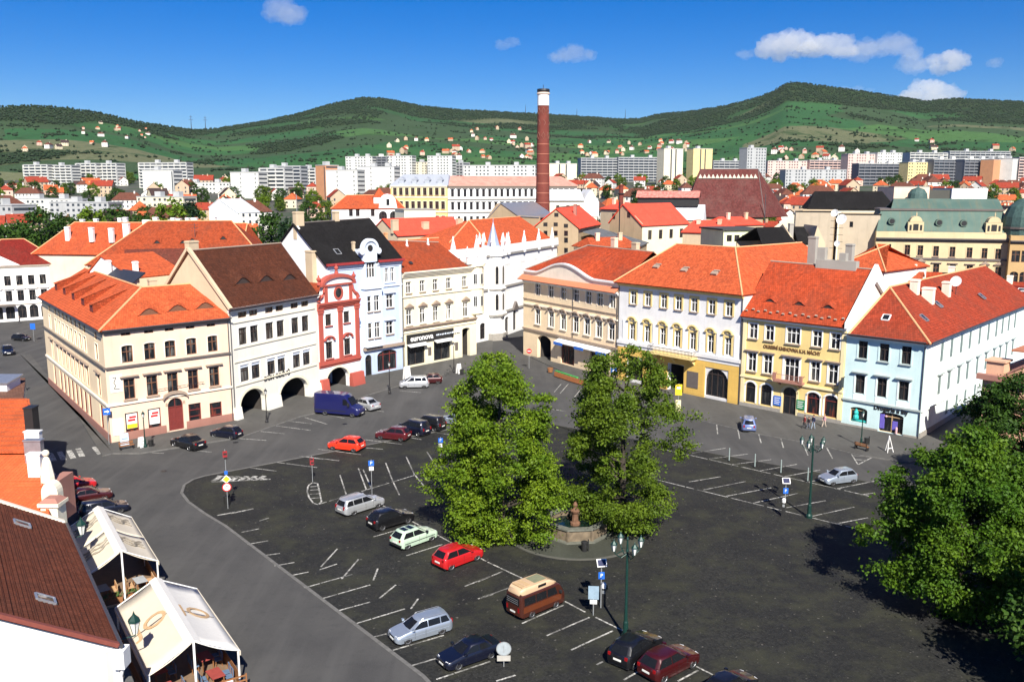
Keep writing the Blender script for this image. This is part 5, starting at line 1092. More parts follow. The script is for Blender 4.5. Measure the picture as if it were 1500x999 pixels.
line_m, n, l, b_ = new_mat('worn_white_paint'); P = n.new('ShaderNodeNewGeometry').outputs['Position']; w = noise(n, l, P, 4.5, 4, .7); w2 = noise(n, l, P, .5, 3)
c = mixc(n, l, rng01(n, l, w, .42, .6), (.50, .49, .45), (.14, .14, .13)); c = mixc(n, l, rng01(n, l, w2, .46, .64, 0, .85), c, (.06, .06, .055)); l.new(c, b_.inputs['Base Color']); b_.inputs['Roughness'].default_value = .8; MATS['worn_white_paint'] = line_m
def sheet(name, pts, z, mat, parent=None):
    b = MB(); p = [(q[0], q[1], z) for q in pts]; nrm = sum((p[i][0] * p[(i + 1) % len(p)][1] - p[(i + 1) % len(p)][0] * p[i][1]) for i in range(len(p)))
    b.face(p if nrm > 0 else p[::-1]); return structure(b.build(name, mat, parent)) if parent is None else b.build(name, mat, parent)
def raised(name, pts, z, mat, kerb=True):
    b = MB(); p = [(q[0], q[1], 0) for q in pts]; nrm = sum((p[i][0] * p[(i + 1) % len(p)][1] - p[(i + 1) % len(p)][0] * p[i][1]) for i in range(len(p)))
    if nrm < 0: p = p[::-1]
    b.prism(p, (0, 0, z)); o = structure(b.build(name, mat)); return o
rd_ = sheet('road', [(-130, 20), (-90, -30), (70, -30), (130, 60), (130, 215), (-130, 215)], .004, road_m)
g = lambda *p: G(*p)
W_, N_, E_ = G(300, 697), G(752, 611), G(1310, 712)
Sx = [G(620, 990), G(720, 1100), Vector((30, 8, 0)), Vector((75, 40, 0)), Vector((62, 70, 0))]
edge = [G(330, 770), G(300, 752), G(276, 735), G(266, 722), G(270, 710), G(283, 702), W_]
sq = sheet('cobbled_square', [*Sx[::-1], *edge, N_, E_][::-1], .012, cm)
def strip(b, pts, w, h0, h1):
    for p, q in zip(pts, pts[1:]):
        p, q = Vector((p.x, p.y, 0)), Vector((q.x, q.y, 0)); r_ = (q - p).cross(UPZ).normalized() * w / 2
        b.prism([p - r_ + UPZ * h0, p + r_ + UPZ * h0, q + r_ + UPZ * h0, q - r_ + UPZ * h0], UPZ * (h1 - h0))
b = MB(); strip(b, [*Sx[:2][::-1], *edge, N_], .28, 0, .03); b.build('edge_stone', kerb_m, sq)
b = MB(); strip(b, [N_, E_], .16, 0, .02); b.build('edge_stone', pave_m, sq)
LINE_Z = .020
def pline(p, q, w=.14, z=LINE_Z, parent=None, name='parking_line'):
    p, q = Vector(p), Vector(q); d = (q - p); n_ = Vector((-d.y, d.x, 0)).normalized() * w / 2; b = MB()
    m_ = max(1, int(d.length / 1.2)); 
    for k in range(m_):
        a, c = p + d * (k / m_), p + d * ((k + 1) / m_ - (.0 if k % 3 else .02)); b.face([(a.x - n_.x, a.y - n_.y, z), (a.x + n_.x, a.y + n_.y, z), (c.x + n_.x, c.y + n_.y, z), (c.x - n_.x, c.y - n_.y, z)][::-1])
    return b.build(name, line_m, parent or sq)
def lines(fn, prs, **k):
    for a, c in prs: pline(G(*fn(a)[0]), G(*fn(c)[0]), **k)
I = lambda *ps: list(ps)
lines(I, [((365, 685), (405, 690)), ((404, 677), (466, 685)), ((438, 668), (473, 673)), ((440, 668), (498, 675)), ((466, 658), (530, 666)), ((536, 656), (561, 658)), ((534, 644), (590, 651)), ((600, 641), (618, 644)), ((640, 634), (668, 638)),
    ((465.6, 739), (642, 685.6)), ((498, 696), (507, 724)), ((532, 688), (544, 715)), ((565, 678), (575, 704)), ((575, 704), (585, 725)), ((595, 669), (607, 695)), ((607, 695), (622, 713)), ((625.6, 662), (640, 685)), ((525, 686), (537, 718))])
lines(q7, [((10, 578), (70, 570)), ((50, 612), (118, 600)), ((100, 645), (165, 632)), ((200, 625), (260, 605)), ((150, 685), (310, 640)), ((205, 722), (370, 675)), ((260, 762), (370, 732)), ((320, 805), (485, 755)), ((375, 850), (425, 838)), ((445, 893), (615, 843)), ((505, 945), (590, 920)), ((590, 990), (770, 930)), ((205, 615), (260, 555)), ((275, 655), (330, 590)), ((380, 660), (395, 620)), ((400, 720), (455, 675)), ((505, 755), (530, 720)), ((-60, 500), (0, 488)), ((-40, 540), (30, 528)), ((380, 515), (520, 475)), ((490, 578), (610, 540)), ((685, 680), (774, 645)), ((735, 720), (780, 706)), ((0, 462), (32, 452))])
lines(q8, [((0, 590), (100, 548)), ((0, 660), (155, 605)), ((180, 760), (350, 685)), ((280, 810), (455, 735)), ((380, 868), (550, 790)), ((485, 928), (510, 915)), ((595, 990), (655, 955)), ((815, 995), (900, 950)), ((75, 995), (155, 970)), ((40, 510), (200, 585)), ((355, 670), (440, 715)), ((480, 735), (630, 808)), ((750, 870), (775, 880)), ((890, 935), (1000, 990))])
lines(I, [((560, 740), (632, 779)), ((632, 779), (712, 822))])
lines(q6, [((-60, 178), (110, 215)), ((110, 215), (700, 350)), ((40, 175), (120, 165)), ((80, 200), (200, 182)), ((140, 220), (280, 202)), ((215, 240), (360, 222)), ((315, 262), (450, 238)), ((400, 282), (530, 258)), ((480, 302), (515, 295)), ((580, 325), (720, 297)), ((670, 345), (720, 338)), ((-100, 278), (60, 318)), ((60, 318), (665, 466)), ((70, 300), (180, 282)), ((120, 328), (270, 298)), ((200, 350), (360, 320)), ((290, 375), (450, 340)), ((410, 390), (550, 365)), ((500, 420), (650, 387)), ((590, 445), (695, 425))])
rdl = dict(z=.012, parent=rd_)
lines(q6, [((165, 88), (170, 133)), ((238, 105), (247, 150)), ((310, 122), (322, 165)), ((387, 135), (400, 182)), ((463, 152), (485, 207)), ((545, 170), (572, 220)), ((628, 187), (660, 240)), ((660, 240), (722, 208)), ((636, 196), (716, 207)), ((644, 208), (706, 214)), ((650, 222), (690, 224)), ((628, 187), (700, 198))], **rdl)
lines(lambda *p: [(640 + x * .3503, 480 + y * .3503) for x, y in p], [((520, 235), (490, 270)), ((550, 235), (515, 275)), ((608, 250), (575, 290)), ((445, 335), (540, 350)), ((445, 395), (590, 438))], **rdl)
lines(q2, [((355, 930), (460, 942)), ((260, 945), (455, 970)), ((430, 915), (530, 945)), ((240, 975), (345, 985)), ((530, 905), (600, 918)), ((700, 880), (770, 890)), ((840, 800), (930, 808))], **rdl)
lines(I, [((205, 662), (240, 664)), ((282, 660), (310, 662)), ((346, 642), (390, 645)), ((60, 668), (100, 720))], **rdl)
# hatched patches and the zebra crossing
def quadmark(pts, name='road_marking', parent=None, z=.012):
    b = MB(); b.face([(G(*p).x, G(*p).y, z) for p in pts]); o = b.build(name, line_m, parent or rd_); return o
for x, y in ((75, 669), (89, 667), (103, 665), (116, 662)): quadmark([(x - 6, y - 5), (x + 2, y - 6), (x + 9, y + 6), (x, y + 7)], 'zebra_stripe')
quadmark([(134, 655), (140, 654), (150, 664), (143, 666)], 'zebra_stripe')
for k in range(6): x = 312 + k * 13; pline(G(x, 705 - k * .4), G(x + 11, 698 - k * .2), .55, LINE_Z, sq, 'hatching')
lines(I, [((310, 706), (396, 702)), ((318, 697), (396, 702)), ((338, 752), (372, 745)), ((318, 755), (345, 750))], w=.22)
ov_ = [(451, 713), (450, 720), (453, 729), (459, 737), (466, 739), (471, 735), (468, 720), (465, 708), (458, 707), (453, 710)]
for p, q in zip(ov_, ov_[1:] + ov_[:1]): pline(G(*p), G(*q), .16)
for y in (713, 718, 724, 730): pline(G(454, y), G(468, y - 1), .14)
# pavements along the houses
fo = 'pavement'
Lp = [pk.root.location, *[x_.root.location for x_ in (wh, rd)], bl.root.location]
raised(fo, [G(155, 640), G(72, 560), G(30, 520), G(44, 520), G(95, 580), G(150, 668), G(165, 664), G(205, 664), G(350, 641), G(440, 610), G(470, 603), G(540, 578), G(600, 560), G(650, 548), G(720, 528), G(722, 500), G(640, 490), G(480, 520), G(300, 600)], .12, pave_m)
raised(fo, [G(778, 524), G(830, 548), G(900, 580), G(1000, 609), G(1100, 633), G(1200, 652), G(1262, 667), G(1330, 677), G(1372, 668), G(1390, 640), G(1520, 545), G(1500, 520), G(1330, 600), G(1050, 570), G(880, 530), G(780, 505)], .12, pave_m)
raised(fo, [V3(-36.5, 76, 0), V3(-15.5, 44.5, 0), V3(-22, 30, 0), V3(-60, 60, 0)], .1, pave_m)
b = MB(); strip(b, [G(150, 669), G(165, 665), G(205, 665), G(350, 642), G(440, 611), G(470, 604), G(540, 579), G(600, 561), G(650, 549)], .2, 0, .13); structure(b.build('kerb', kerb_m))
b = MB(); strip(b, [G(830, 549), G(900, 581), G(1000, 610), G(1100, 634), G(1200, 653), G(1262, 668), G(1330, 678), G(1372, 669)], .2, 0, .13); structure(b.build('kerb', kerb_m))
# drain grates and manhole lids in the road
for p in ((505, 621), (345, 648), (392, 606), (240, 690)):
    c = G(*p); b = MB(); b.lathe([(.34, .006), (.34, .014), (0, .014)], 12, (c.x, c.y)); b.build('manhole_lid', iron, rd_)
# ================================================================ vehicles
tyre_m = plain('tyre_rubber', (.015, .015, .016), .8); rim_m = plain('alloy_rim', (.42, .43, .45), .35, .7); carglass = plain('car_glass', (.010, .011, .013), .12, spec=.3, var=.1)
head_m = plain('headlight_glass', (.75, .77, .80), .12); tail_m = plain('taillight_red', (.26, .008, .010), .2, var=.05); plate_m = plain('number_plate', (.75, .75, .70), .5); trimk = plain('black_trim', (.018, .018, .02), .55)
def lerp_tab(t, x):
    if x >= t[0][0]: return t[0][1]
    for (a, b_), (c, d) in zip(t, t[1:]):
        if x >= c: return b_ + (d - b_) * (x - a) / (c - a)
    return t[-1][1]
def loft_body(b, F, R, W, top, zb, wh, ra=.36, tum=.0, nose=.30):
    xs = {F, F - .05, F - .14, F - .32, R, R + .05, R + .14, R + .3, *[x for x, z in top if R < x < F]}
    for xw in wh:
        for k in (-1.06, -1, -.9, -.7, -.4, 0, .4, .7, .9, 1, 1.06): xs.add(xw + ra * k)
    x = F
    while x > R: xs.add(round(x, 3)); x -= .35
    xs = sorted(xs, reverse=True); rings = []
    for x in xs:
        e = min(F - x, x - R); w = W / 2 * (1 - .22 * max(0, 1 - e / nose) ** 2); zt = lerp_tab(top, x); zl = zb + .14 * max(0, 1 - e / .25)
        for xw in wh:
            q = ra * ra - (x - xw) ** 2
            if q > 0: zl = max(zl, .02 + math.sqrt(q) + .30 * 0 + .02)
        zl = min(zl, zt - .12); zm = max(zl + .02, min(zb + .22, zt - .1)); zm2 = max(zm + .02, zb + (zt - zb) * .62); hi = max(0, zt - 1.0) * tum
        P = [(0, zl), (w * .86, zl), (w * .985, zl + .01), (w, zm), (w * (1 - hi * .05), zm2), (w * (.975 - hi * .10), zt - .09 if zt > .5 else zt - .04), (w * (.90 - hi * .11), zt - .012), (0, zt + .015)]
        rings.append([b.vert((x, y, z)) for y, z in P] + [b.vert((x, -y, z)) for y, z in P[-2:0:-1]])
    n_ = len(rings[0])
    for A_, B_ in zip(rings, rings[1:]):
        for k in range(n_): b.idx([A_[k], A_[(k + 1) % n_], B_[(k + 1) % n_], B_[k]])
    b.idx(rings[0][::-1]); b.idx(rings[-1])
SHAPES = dict(
    hatch=dict(F=1.98, R=-1.92, W=1.70, H=1.44, wb=2.5, xf=1.22, top=[(1.98, .58), (1.9, .70), (1.2, .88), (.80, .95), (-1.8, .99), (-1.92, .80)], gh=(.88, .12, -1.42, -1.84), pan=2, belt=.95),
    wagon=dict(F=2.25, R=-2.3, W=1.76, H=1.48, wb=2.7, xf=1.36, top=[(2.25, .58), (2.15, .70), (1.5, .86), (1.05, .94), (-2.15, 1.0), (-2.3, .80)], gh=(1.15, .30, -1.95, -2.22), pan=3, belt=.95),
    sedan=dict(F=2.2, R=-2.2, W=1.74, H=1.42, wb=2.6, xf=1.32, top=[(2.2, .58), (2.1, .70), (1.4, .85), (.95, .93), (-1.4, .98), (-2.1, .96), (-2.2, .78)], gh=(1.0, .22, -1.02, -1.62), pan=2, belt=.94),
    mpv=dict(F=2.1, R=-2.05, W=1.76, H=1.64, wb=2.68, xf=1.32, top=[(2.1, .62), (2.0, .78), (1.55, .95), (1.25, 1.02), (-1.95, 1.06), (-2.05, .85)], gh=(1.35, .42, -1.72, -1.98), pan=3, belt=1.02))
WHEEL = None
def wheels(t, xs, W, r=.33):
    key = ('wheel', r)
    if key not in WC:
        b = MB(); b.M = Matrix.Rotation(-math.pi / 2, 4, 'X'); b.lathe([(r * .6, -.09), (r * .93, -.10), (r, -.07), (r, .07), (r * .93, .10), (r * .6, .09)], 18); ty = b.mesh('wheel', tyre_m, True)
        b = MB(); b.M = Matrix.Rotation(-math.pi / 2, 4, 'X'); b.lathe([(0, -.06), (r * .62, -.05), (r * .66, .07), (r * .60, .105), (r * .5, .06), (r * .2, .085), (0, .09)], 14); rm = b.mesh('rim', rim_m)
        b = MB(); b.M = Matrix.Rotation(-math.pi / 2, 4, 'X')
        for k in range(5):
            a = k * 2 * math.pi / 5; c_ = (r * .40 * math.cos(a), r * .40 * math.sin(a)); b.lathe([(.045, .06), (.045, .083), (0, .084)], 6, c_)
        WC[key] = (ty, rm, b.mesh('rim_slot', trimk))
    ty, rm, sl_ = WC[key]
    for x in xs:
        for s_ in (-1, 1):
            w = link('wheel', ty, t, T(x, s_ * (W / 2 - .10), r) @ (RZ(0) if s_ > 0 else RZ(math.pi))); link('rim', rm, w)
def lights_plate(t, F, R, W, zf, zr, big=.16):
    for s_ in (-1, 1):
        b = MB(); b.M = T(F - .17, s_ * W * .325, zf) @ RZ(s_ * .28); b.box(-.14, .05, -.14, .14, -.06, .06, .0); b.build('headlight', head_m, t)
        b = MB(); b.box(R - .004, R + .16, s_ * W * .34 - .09, s_ * W * .34 + .09, zr - big, zr + big); b.build('taillight', tail_m, t)
    for x, z in ((F + .005, .44), (R - .03, .62)): b = MB(); b.box(x - .012, x + .018, -.26, .26, z - .055, z + .055); b.build('number_plate', plate_m, t)
def make_car(label, shape, mat, rails=False, sunroof=False, group=None, scale=1., bumper=None):
    d = SHAPES[shape]; F, R, W, H = d['F'], d['R'], d['W'], d['H']; t = thing('car', label, 'car', (0, 0, 0), 0, group); xw = (d['xf'], d['xf'] - d['wb'])
    b = MB(); loft_body(b, F, R, W, d['top'], .20, xw)
    x0, xr0, xr1, x1 = d['gh']; zb_, wb_, wr = d['belt'], W / 2 * .93, W / 2 * .74
    def lev(f): # half width and ends of the cabin at height fraction f
        g_ = f; return x0 + (xr0 - x0) * g_, x1 + (xr1 - x1) * (g_ ** 1.15), wb_ + (wr - wb_) * g_, zb_ - .03 + (H - .03 - zb_) * f
    rings = []
    for f_, k in ((0, 1), (.5, 1), (.93, 1), (1.0, .93), (1.06, .60)):
        a, c, w, z = lev(min(f_, 1.0)); ins = (1 - k) * .6; z = H - .015 if f_ == 1. else (H + .012 if f_ > 1 else z)
        P = [(a + .07 - ins, 0), (a - ins, .74 * w), (a - .13 - ins, .97 * w * k), ((a + c) / 2, w * k), (c + .13 + ins, .97 * w * k), (c + ins, .74 * w), (c - .04 + ins, 0)]
        rings.append([b.vert((x, y, z)) for x, y in P] + [b.vert((x, -y, z)) for x, y in P[-2:0:-1]])
    n_ = len(rings[0])
    for A_, B_ in zip(rings, rings[1:]):
        for k in range(n_): b.idx([A_[k], A_[(k + 1) % n_], B_[(k + 1) % n_], B_[k]][::-1])
    b.idx(rings[-1][::-1]); body_ = b.build('body', mat, t, smooth=True)
    o_ = .014
    def front(f_, y, sgn=1):
        a, c, w, z = lev(f_); yy = y * w; x = (a + .07 - .07 * min(1, abs(y) / .74) + o_) if sgn > 0 else (c - .04 + .04 * min(1, abs(y) / .74) - o_); return (x, yy, z + .004)
    for sgn, nm in ((1, 'windscreen'), (-1, 'rear_window')):
        b = MB(); ys = (-.72, -.36, 0, .36, .72)
        for p, q in zip(ys, ys[1:]): qd = [front(.10, p, sgn), front(.10, q, sgn), front(.90, q * .97, sgn), front(.90, p * .97, sgn)]; b.face(qd if sgn > 0 else qd[::-1])
        b.build(nm, carglass, t)
    for s_ in (-1, 1):
        a, c, w, z = lev(.06); a2, c2, w2, z2 = lev(.90); N_ = d['pan']; cuts = {2: (0, .52, 1.), 3: (0, .40, .74, 1.)}[N_]
        for i in range(N_):
            f0, f1 = cuts[i] + (.012 if i else 0), cuts[i + 1] - .012
            lo0, lo1 = a - .20 + (c + .16 - a + .20) * f0, a - .20 + (c + .16 - a + .20) * f1; hi0, hi1 = a2 - .17 + (c2 + .16 - a2 + .17) * f0, a2 - .17 + (c2 + .16 - a2 + .17) * f1
            if 0 < i: hi0 = lo0
            if i < N_ - 1: hi1 = lo1
            b = MB(); qd = [(lo0, s_ * (w + o_ * .6), z), (lo1, s_ * (w + o_ * .6), z), (hi1, s_ * (w2 + o_ * .6), z2), (hi0, s_ * (w2 + o_ * .6), z2)]; b.prism(qd if s_ < 0 else qd[::-1], (0, -s_ * .02, 0)); b.build('side_window', carglass, t)
        b = MB()
        for x in (d['xf'] - .55, (d['xf'] - .55 + d['xf'] - d['wb'] + .45) / 2): b.box(x - .008, x + .008, s_ * (W / 2 + .003) - .004, s_ * (W / 2 + .003) + .002, .36, d['belt'] - .1)
        sd_ = b.build('door_seam', trimk, t); sd_['kind'] = 'stuff'
        b = MB(); b.box(R + .35, F - .45, s_ * (W / 2 + .006) - .012, s_ * (W / 2 + .006) + .012, .52, .57); b.build('side_strip', trimk if bumper else mat, t)
        b = MB(); b.box(x0 - .30, x0 - .14, s_ * (wb_ + .02), s_ * (wb_ + .22), zb_ + .02, zb_ + .17) if s_ > 0 else b.box(x0 - .30, x0 - .14, s_ * (wb_ + .22), s_ * (wb_ + .02), zb_ + .02, zb_ + .17); b.build('mirror', trimk if bumper else mat, t)
        if rails: b = MB(); b.tube([(xr0 - .15, s_ * wr * .86, H), (xr0 - .3, s_ * wr * .88, H + .06), (xr1 + .3, s_ * wr * .88, H + .06), (xr1 + .1, s_ * wr * .86, H)], .018, 5); b.build('roof_rail', rim_m, t)
    b = MB(); b.box(R + .1, F - .15, -W * .42, W * .42, .17, .5); b.build('underbody', trimk, t)
    b = MB(); b.box(F - .13, F + .012, -W * .26, W * .26, .30, .40); b.box(F - .16, F + .004, -W * .22, W * .22, .56, .64); b.build('grille', trimk, t)
    if bumper:
        for x in (F, R): b = MB(); b.box(x - .12, x + .03, -W * .44, W * .44, .36, .52) if x > 0 else b.box(x - .03, x + .12, -W * .44, W * .44, .36, .52); b.build('bumper', trimk, t)
    if sunroof:
        for a_, c_ in ((xr0 - .75, xr0 - .3), (xr0 - 1.35, xr0 - .9)): b = MB(); b.box(a_, c_, -.36, .36, H + .006, H + .03); b.build('sunroof', carglass, t)
    lights_plate(t, F, R, W, lerp_tab(d['top'], F - .1) - .05, .82 if shape != 'sedan' else .80, .15 if shape in ('wagon', 'mpv') else .09)
    wheels(t, xw, W); t.scale = (scale,) * 3
    return t, d
def place(t, wb, xf, W, fw, rw, scl=True):
    a, c = G(*fw), G(*rw); v_ = a - c; k = max(.94, min(1.09, v_.length / wb)) if scl else 1.; u = v_.normalized(); n_ = Vector((-u.y, u.x, 0)); m = (a + c) / 2
    if n_.dot(m - Vector((0, 0, 0))) < 0: n_ = -n_
    ctr = m + n_ * (W / 2 - .08) * k; t.scale = (k, k, k); t.rotation_euler.z = math.atan2(u.y, u.x); t.location = ctr - u * (xf - wb / 2) * k + UPZ * .02
def car(label, shape, mat, fw, rw, **k):
    t, d = make_car(label, shape, mat, group='cars parked in and around the square', **k); place(t, d['wb'], d['xf'], d['W'], fw, rw); return t
p_silver = paint('silver_paint', (.40, .46, .54), .6); p_silver2 = paint('pale_silver_paint', (.56, .58, .60), .6); p_black = paint('black_car_paint', (.008, .008, .010)); p_navy = paint('navy_paint', (.006, .008, .022)); p_red = paint('red_car_paint', (.48, .012, .014), .1); p_bred = paint('orange_red_paint', (.80, .04, .012), .1); p_dred = paint('dark_red_paint', (.05, .004, .005), .2); p_green = paint('pale_green_paint', (.46, .60, .46), .05); p_van = paint('royal_blue_paint', (.008, .010, .085), .1); p_bl = paint('steel_blue_paint', (.16, .22, .45), .4); p_brown = paint('brown_paint', (.055, .014, .008), .1); p_cream = paint('cream_roof_paint', (.60, .42, .26), 0.); p_maroon = paint('maroon_paint', (.09, .008, .012), .2)
def zz_(x0, y0, k): return lambda x, y: (x0 + x * k, y0 + y * k)
a1 = zz_(540, 860, .16); a2 = zz_(480, 700, .16); a3 = zz_(720, 820, .2133); a4 = zz_(440, 560, .16); a5 = zz_(1060, 590, .1902); a6 = zz_(150, 560, .1267)
car('silver estate car with roof rails, nose to the grey road at the front', 'wagon', p_silver, a1(370, 525), a1(660, 440), rails=True)
car('dark navy saloon beside the round sign near the bottom edge', 'sedan', p_navy, (674, 981), (717, 966))
car('silver estate car with dark rear window, rear end of the middle row', 'wagon', p_silver2, a2(460, 275), a2(240, 345), rails=True)
car('glossy black hatchback between the silver estate and the pale green car', 'hatch', p_black, a2(745, 415), a2(490, 490))
car('pale green hatchback with two roof panels and black bumpers', 'hatch', p_green, a2(950, 580), a2(730, 660), sunroof=True, bumper=True)
car('bright red hatchback parked at the foot of the left tree', 'hatch', p_red, a2(1365, 760), a2(1130, 850))
car('black hatchback at the foot of the green lamp post', 'hatch', p_black, (963, 956), (929, 981))
car('dark red hatchback at the bottom edge beside the black one', 'hatch', p_dred, (1014, 979), (972, 1001))
car('orange-red coupe-like hatchback alone along the kerb of the upper left bay', 'hatch', p_bred, (486, 659), (520, 663))
car('dark red hatchback behind the orange-red one', 'hatch', p_maroon, a4(730, 525), a4(925, 545))
car('dark navy people carrier next to the dark red hatchback', 'mpv', p_navy, (585, 634), a4(1085, 500))
car('black people carrier with pale rear pillar under the branches', 'mpv', p_black, (608, 628), a4(1230, 455))
car('grey hatchback half hidden by the branches of the left tree', 'hatch', p_silver, (648, 621), (672, 625))
car('small silver saloon hidden behind the blue van', 'sedan', p_silver2, (516, 597), (540, 603))
car('silver people carrier in front of the cream shop', 'mpv', p_silver2, (593, 569.6), (621, 569))
car('dark red hatchback behind the silver people carrier', 'hatch', p_dred, (617, 563), (641.6, 562.4))
car('black saloon by the door of the peach corner house', 'sedan', p_black, a6(810, 740), a6(1030, 800))
car('dark blue hatchback before the first arch of the white house', 'hatch', p_navy, a6(1295, 640), a6(1490, 665))
car('silver hatchback alone in the bay by the right tree', 'hatch', p_silver, a5(840, 640), a5(995, 620))
t, d = make_car('steel blue people carrier seen from behind near the ochre arch', 'mpv', p_bl, group='cars parked in and around the square'); u = (G(1090, 612) - G(1094, 640)).normalized(); t.location = G(1096, 628) + UPZ * .02; t.rotation_euler.z = math.atan2(u.y, u.x)
car('red hatchback nearest the zebra crossing, beside the cream gable', 'hatch', p_red, (126, 717), (101, 722))
car('dark red saloon between the red and the navy car by the tents', 'sedan', p_dred, (150, 733), (116, 739))
car('navy estate car right behind the farther tent', 'wagon', p_navy, (174, 752), (137, 759))
car('black car driving in the far street on the left', 'hatch', p_black, (32, 500), (22, 499.5))
car('dark hatchback parked at the left edge of the far street', 'hatch', p_navy, (6, 523), (2, 516))
car('black car cut off by the bottom edge', 'hatch', p_black, (1096, 1017), (1070, 1031))
# blue delivery van
t = thing('van', 'long royal blue delivery van parked before the red house', 'van', (0, 0, 0)); F, R, W = 2.9, -3.3, 1.95
b = MB(); loft_body(b, F, R, W, [(2.9, .75), (2.8, 1.0), (2.1, 1.28), (1.95, 1.36), (1.25, 2.35), (.9, 2.62), (.3, 2.72), (-3.2, 2.70), (-3.3, 2.55)], .30, (2.0, -1.7), .40, .45, .4); b.build('body', p_van, t, smooth=True)
b = MB(); b.prism([(1.90, -.78, 1.46), (1.90, .78, 1.46), (1.32, .70, 2.30), (1.32, -.70, 2.30)], (.02, 0, .012)); b.build('windscreen', carglass, t)
for s_ in (-1, 1):
    b = MB(); q = [(1.62, s_ * .955, 1.45), (.75, s_ * .965, 1.45), (.75, s_ * .90, 2.15), (1.2, s_ * .90, 2.15)]; b.prism(q, (0, s_ * .012, 0)); b.build('side_window', carglass, t)
    b = MB(); b.box(1.5, 1.72, s_ * 1.14 - .12, s_ * 1.14 + .12, 1.4, 1.78); b.build('mirror', trimk, t)
    b = MB(); b.box(-3.1, 1.1, s_ * .975 - .012, s_ * .975 + .014, .62, .72); b.build('side_strip', trimk, t)
lights_plate(t, F, R, W, .95, 1.1, .28); wheels(t, (2.0, -1.7), W, .34); b = MB(); b.box(-3.1, 2.7, -.85, .85, .28, .6); b.build('underbody', trimk, t); b = MB(); b.box(F - .2, F + .02, -.8, .8, .35, .58); b.build('bumper', trimk, t)
place(t, 3.7, 2.0, W, a4(500, 325), a4(205, 300))
# camper
t = thing('camper_van', 'brown camper van with orange sides and cream high roof', 'van', (0, 0, 0)); F, R, W = 2.25, -2.3, 1.84
b = MB(); loft_body(b, F, R, W, [(2.25, .75), (2.2, 1.05), (2.1, 1.12), (1.65, 1.85), (1.4, 1.96), (-2.15, 1.96), (-2.25, 1.75), (-2.3, 1.2)], .25, (1.25, -1.2), .36, .3, .2); b.build('body', p_brown, t, smooth=True)
b = MB(); loft_body(b, 1.5, -2.2, 1.56, [(1.5, 2.0), (1.3, 2.1), (.7, 2.42), (-1.7, 2.46), (-2.1, 2.3), (-2.2, 2.05)], 1.93, (), .1, 0., .6); rf = b.build('high_roof', p_cream, t, smooth=True)
b = MB(); b.box(-.6, .55, -.5, .5, 2.455, 2.49); b.build('roof_hatch', plain('green_grey_hatch', (.20, .21, .13), .6), rf)
for k in range(2): b = MB(); b.box(-1.9 + k * .5, -1.55 + k * .5, -.55, .55, 2.44, 2.475); b.build('roof_panel', wood_l, rf)
p_or = paint('orange_paint', (.13, .033, .011), .1)
for s_ in (-1, 1):
    b = MB(); b.box(-2.05, 1.75, s_ * .925 - .01, s_ * .925 + .008, .62, 1.08); b.build('orange_side', p_or, t)
    for a_, c_ in ((-1.95, -.85), (-.78, .25), (.35, 1.35)): b = MB(); q = [(a_, s_ * .915, 1.18), (c_, s_ * .915, 1.18), (c_ - (.2 if c_ > 1 else 0), s_ * .875, 1.75), (a_, s_ * .875, 1.75)]; b.prism(q, (0, s_ * .014, 0)); b.build('side_window', carglass, t)
    b = MB(); b.box(-.5, .3, s_ * .775 - .012, s_ * .775 + .03, 2.12, 2.32); b.build('roof_window', carglass, rf)
    b = MB(); b.box(1.5, 1.66, s_ * 1.03 - .1, s_ * 1.03 + .1, 1.2, 1.4); b.build('mirror', trimk, t)
b = MB(); b.prism([(2.10, -.76, 1.16), (2.10, .76, 1.16), (1.72, .70, 1.80), (1.72, -.70, 1.80)], (.02, 0, .01)); b.build('windscreen', carglass, t)
b = MB(); b.prism([(-2.29, -.7, 1.2), (-2.29, .7, 1.2), (-2.24, .66, 1.75), (-2.24, -.66, 1.75)], (-.03, 0, 0)); rw_ = b.build('rear_window', carglass, t)
for z in (1.3, 1.45, 1.6): b = MB(); b.box(-2.36, -2.33, -.6, .6, z, z + .03); b.build('louvre', rim_m, rw_)
lights_plate(t, F, R, W, .85, .85, .18); wheels(t, (1.25, -1.2), W, .32); b = MB(); b.box(-2.1, 2.1, -.8, .8, .22, .55); b.build('underbody', trimk, t); place(t, 2.45, 1.25, W, a3(440, 330), a3(275, 400))

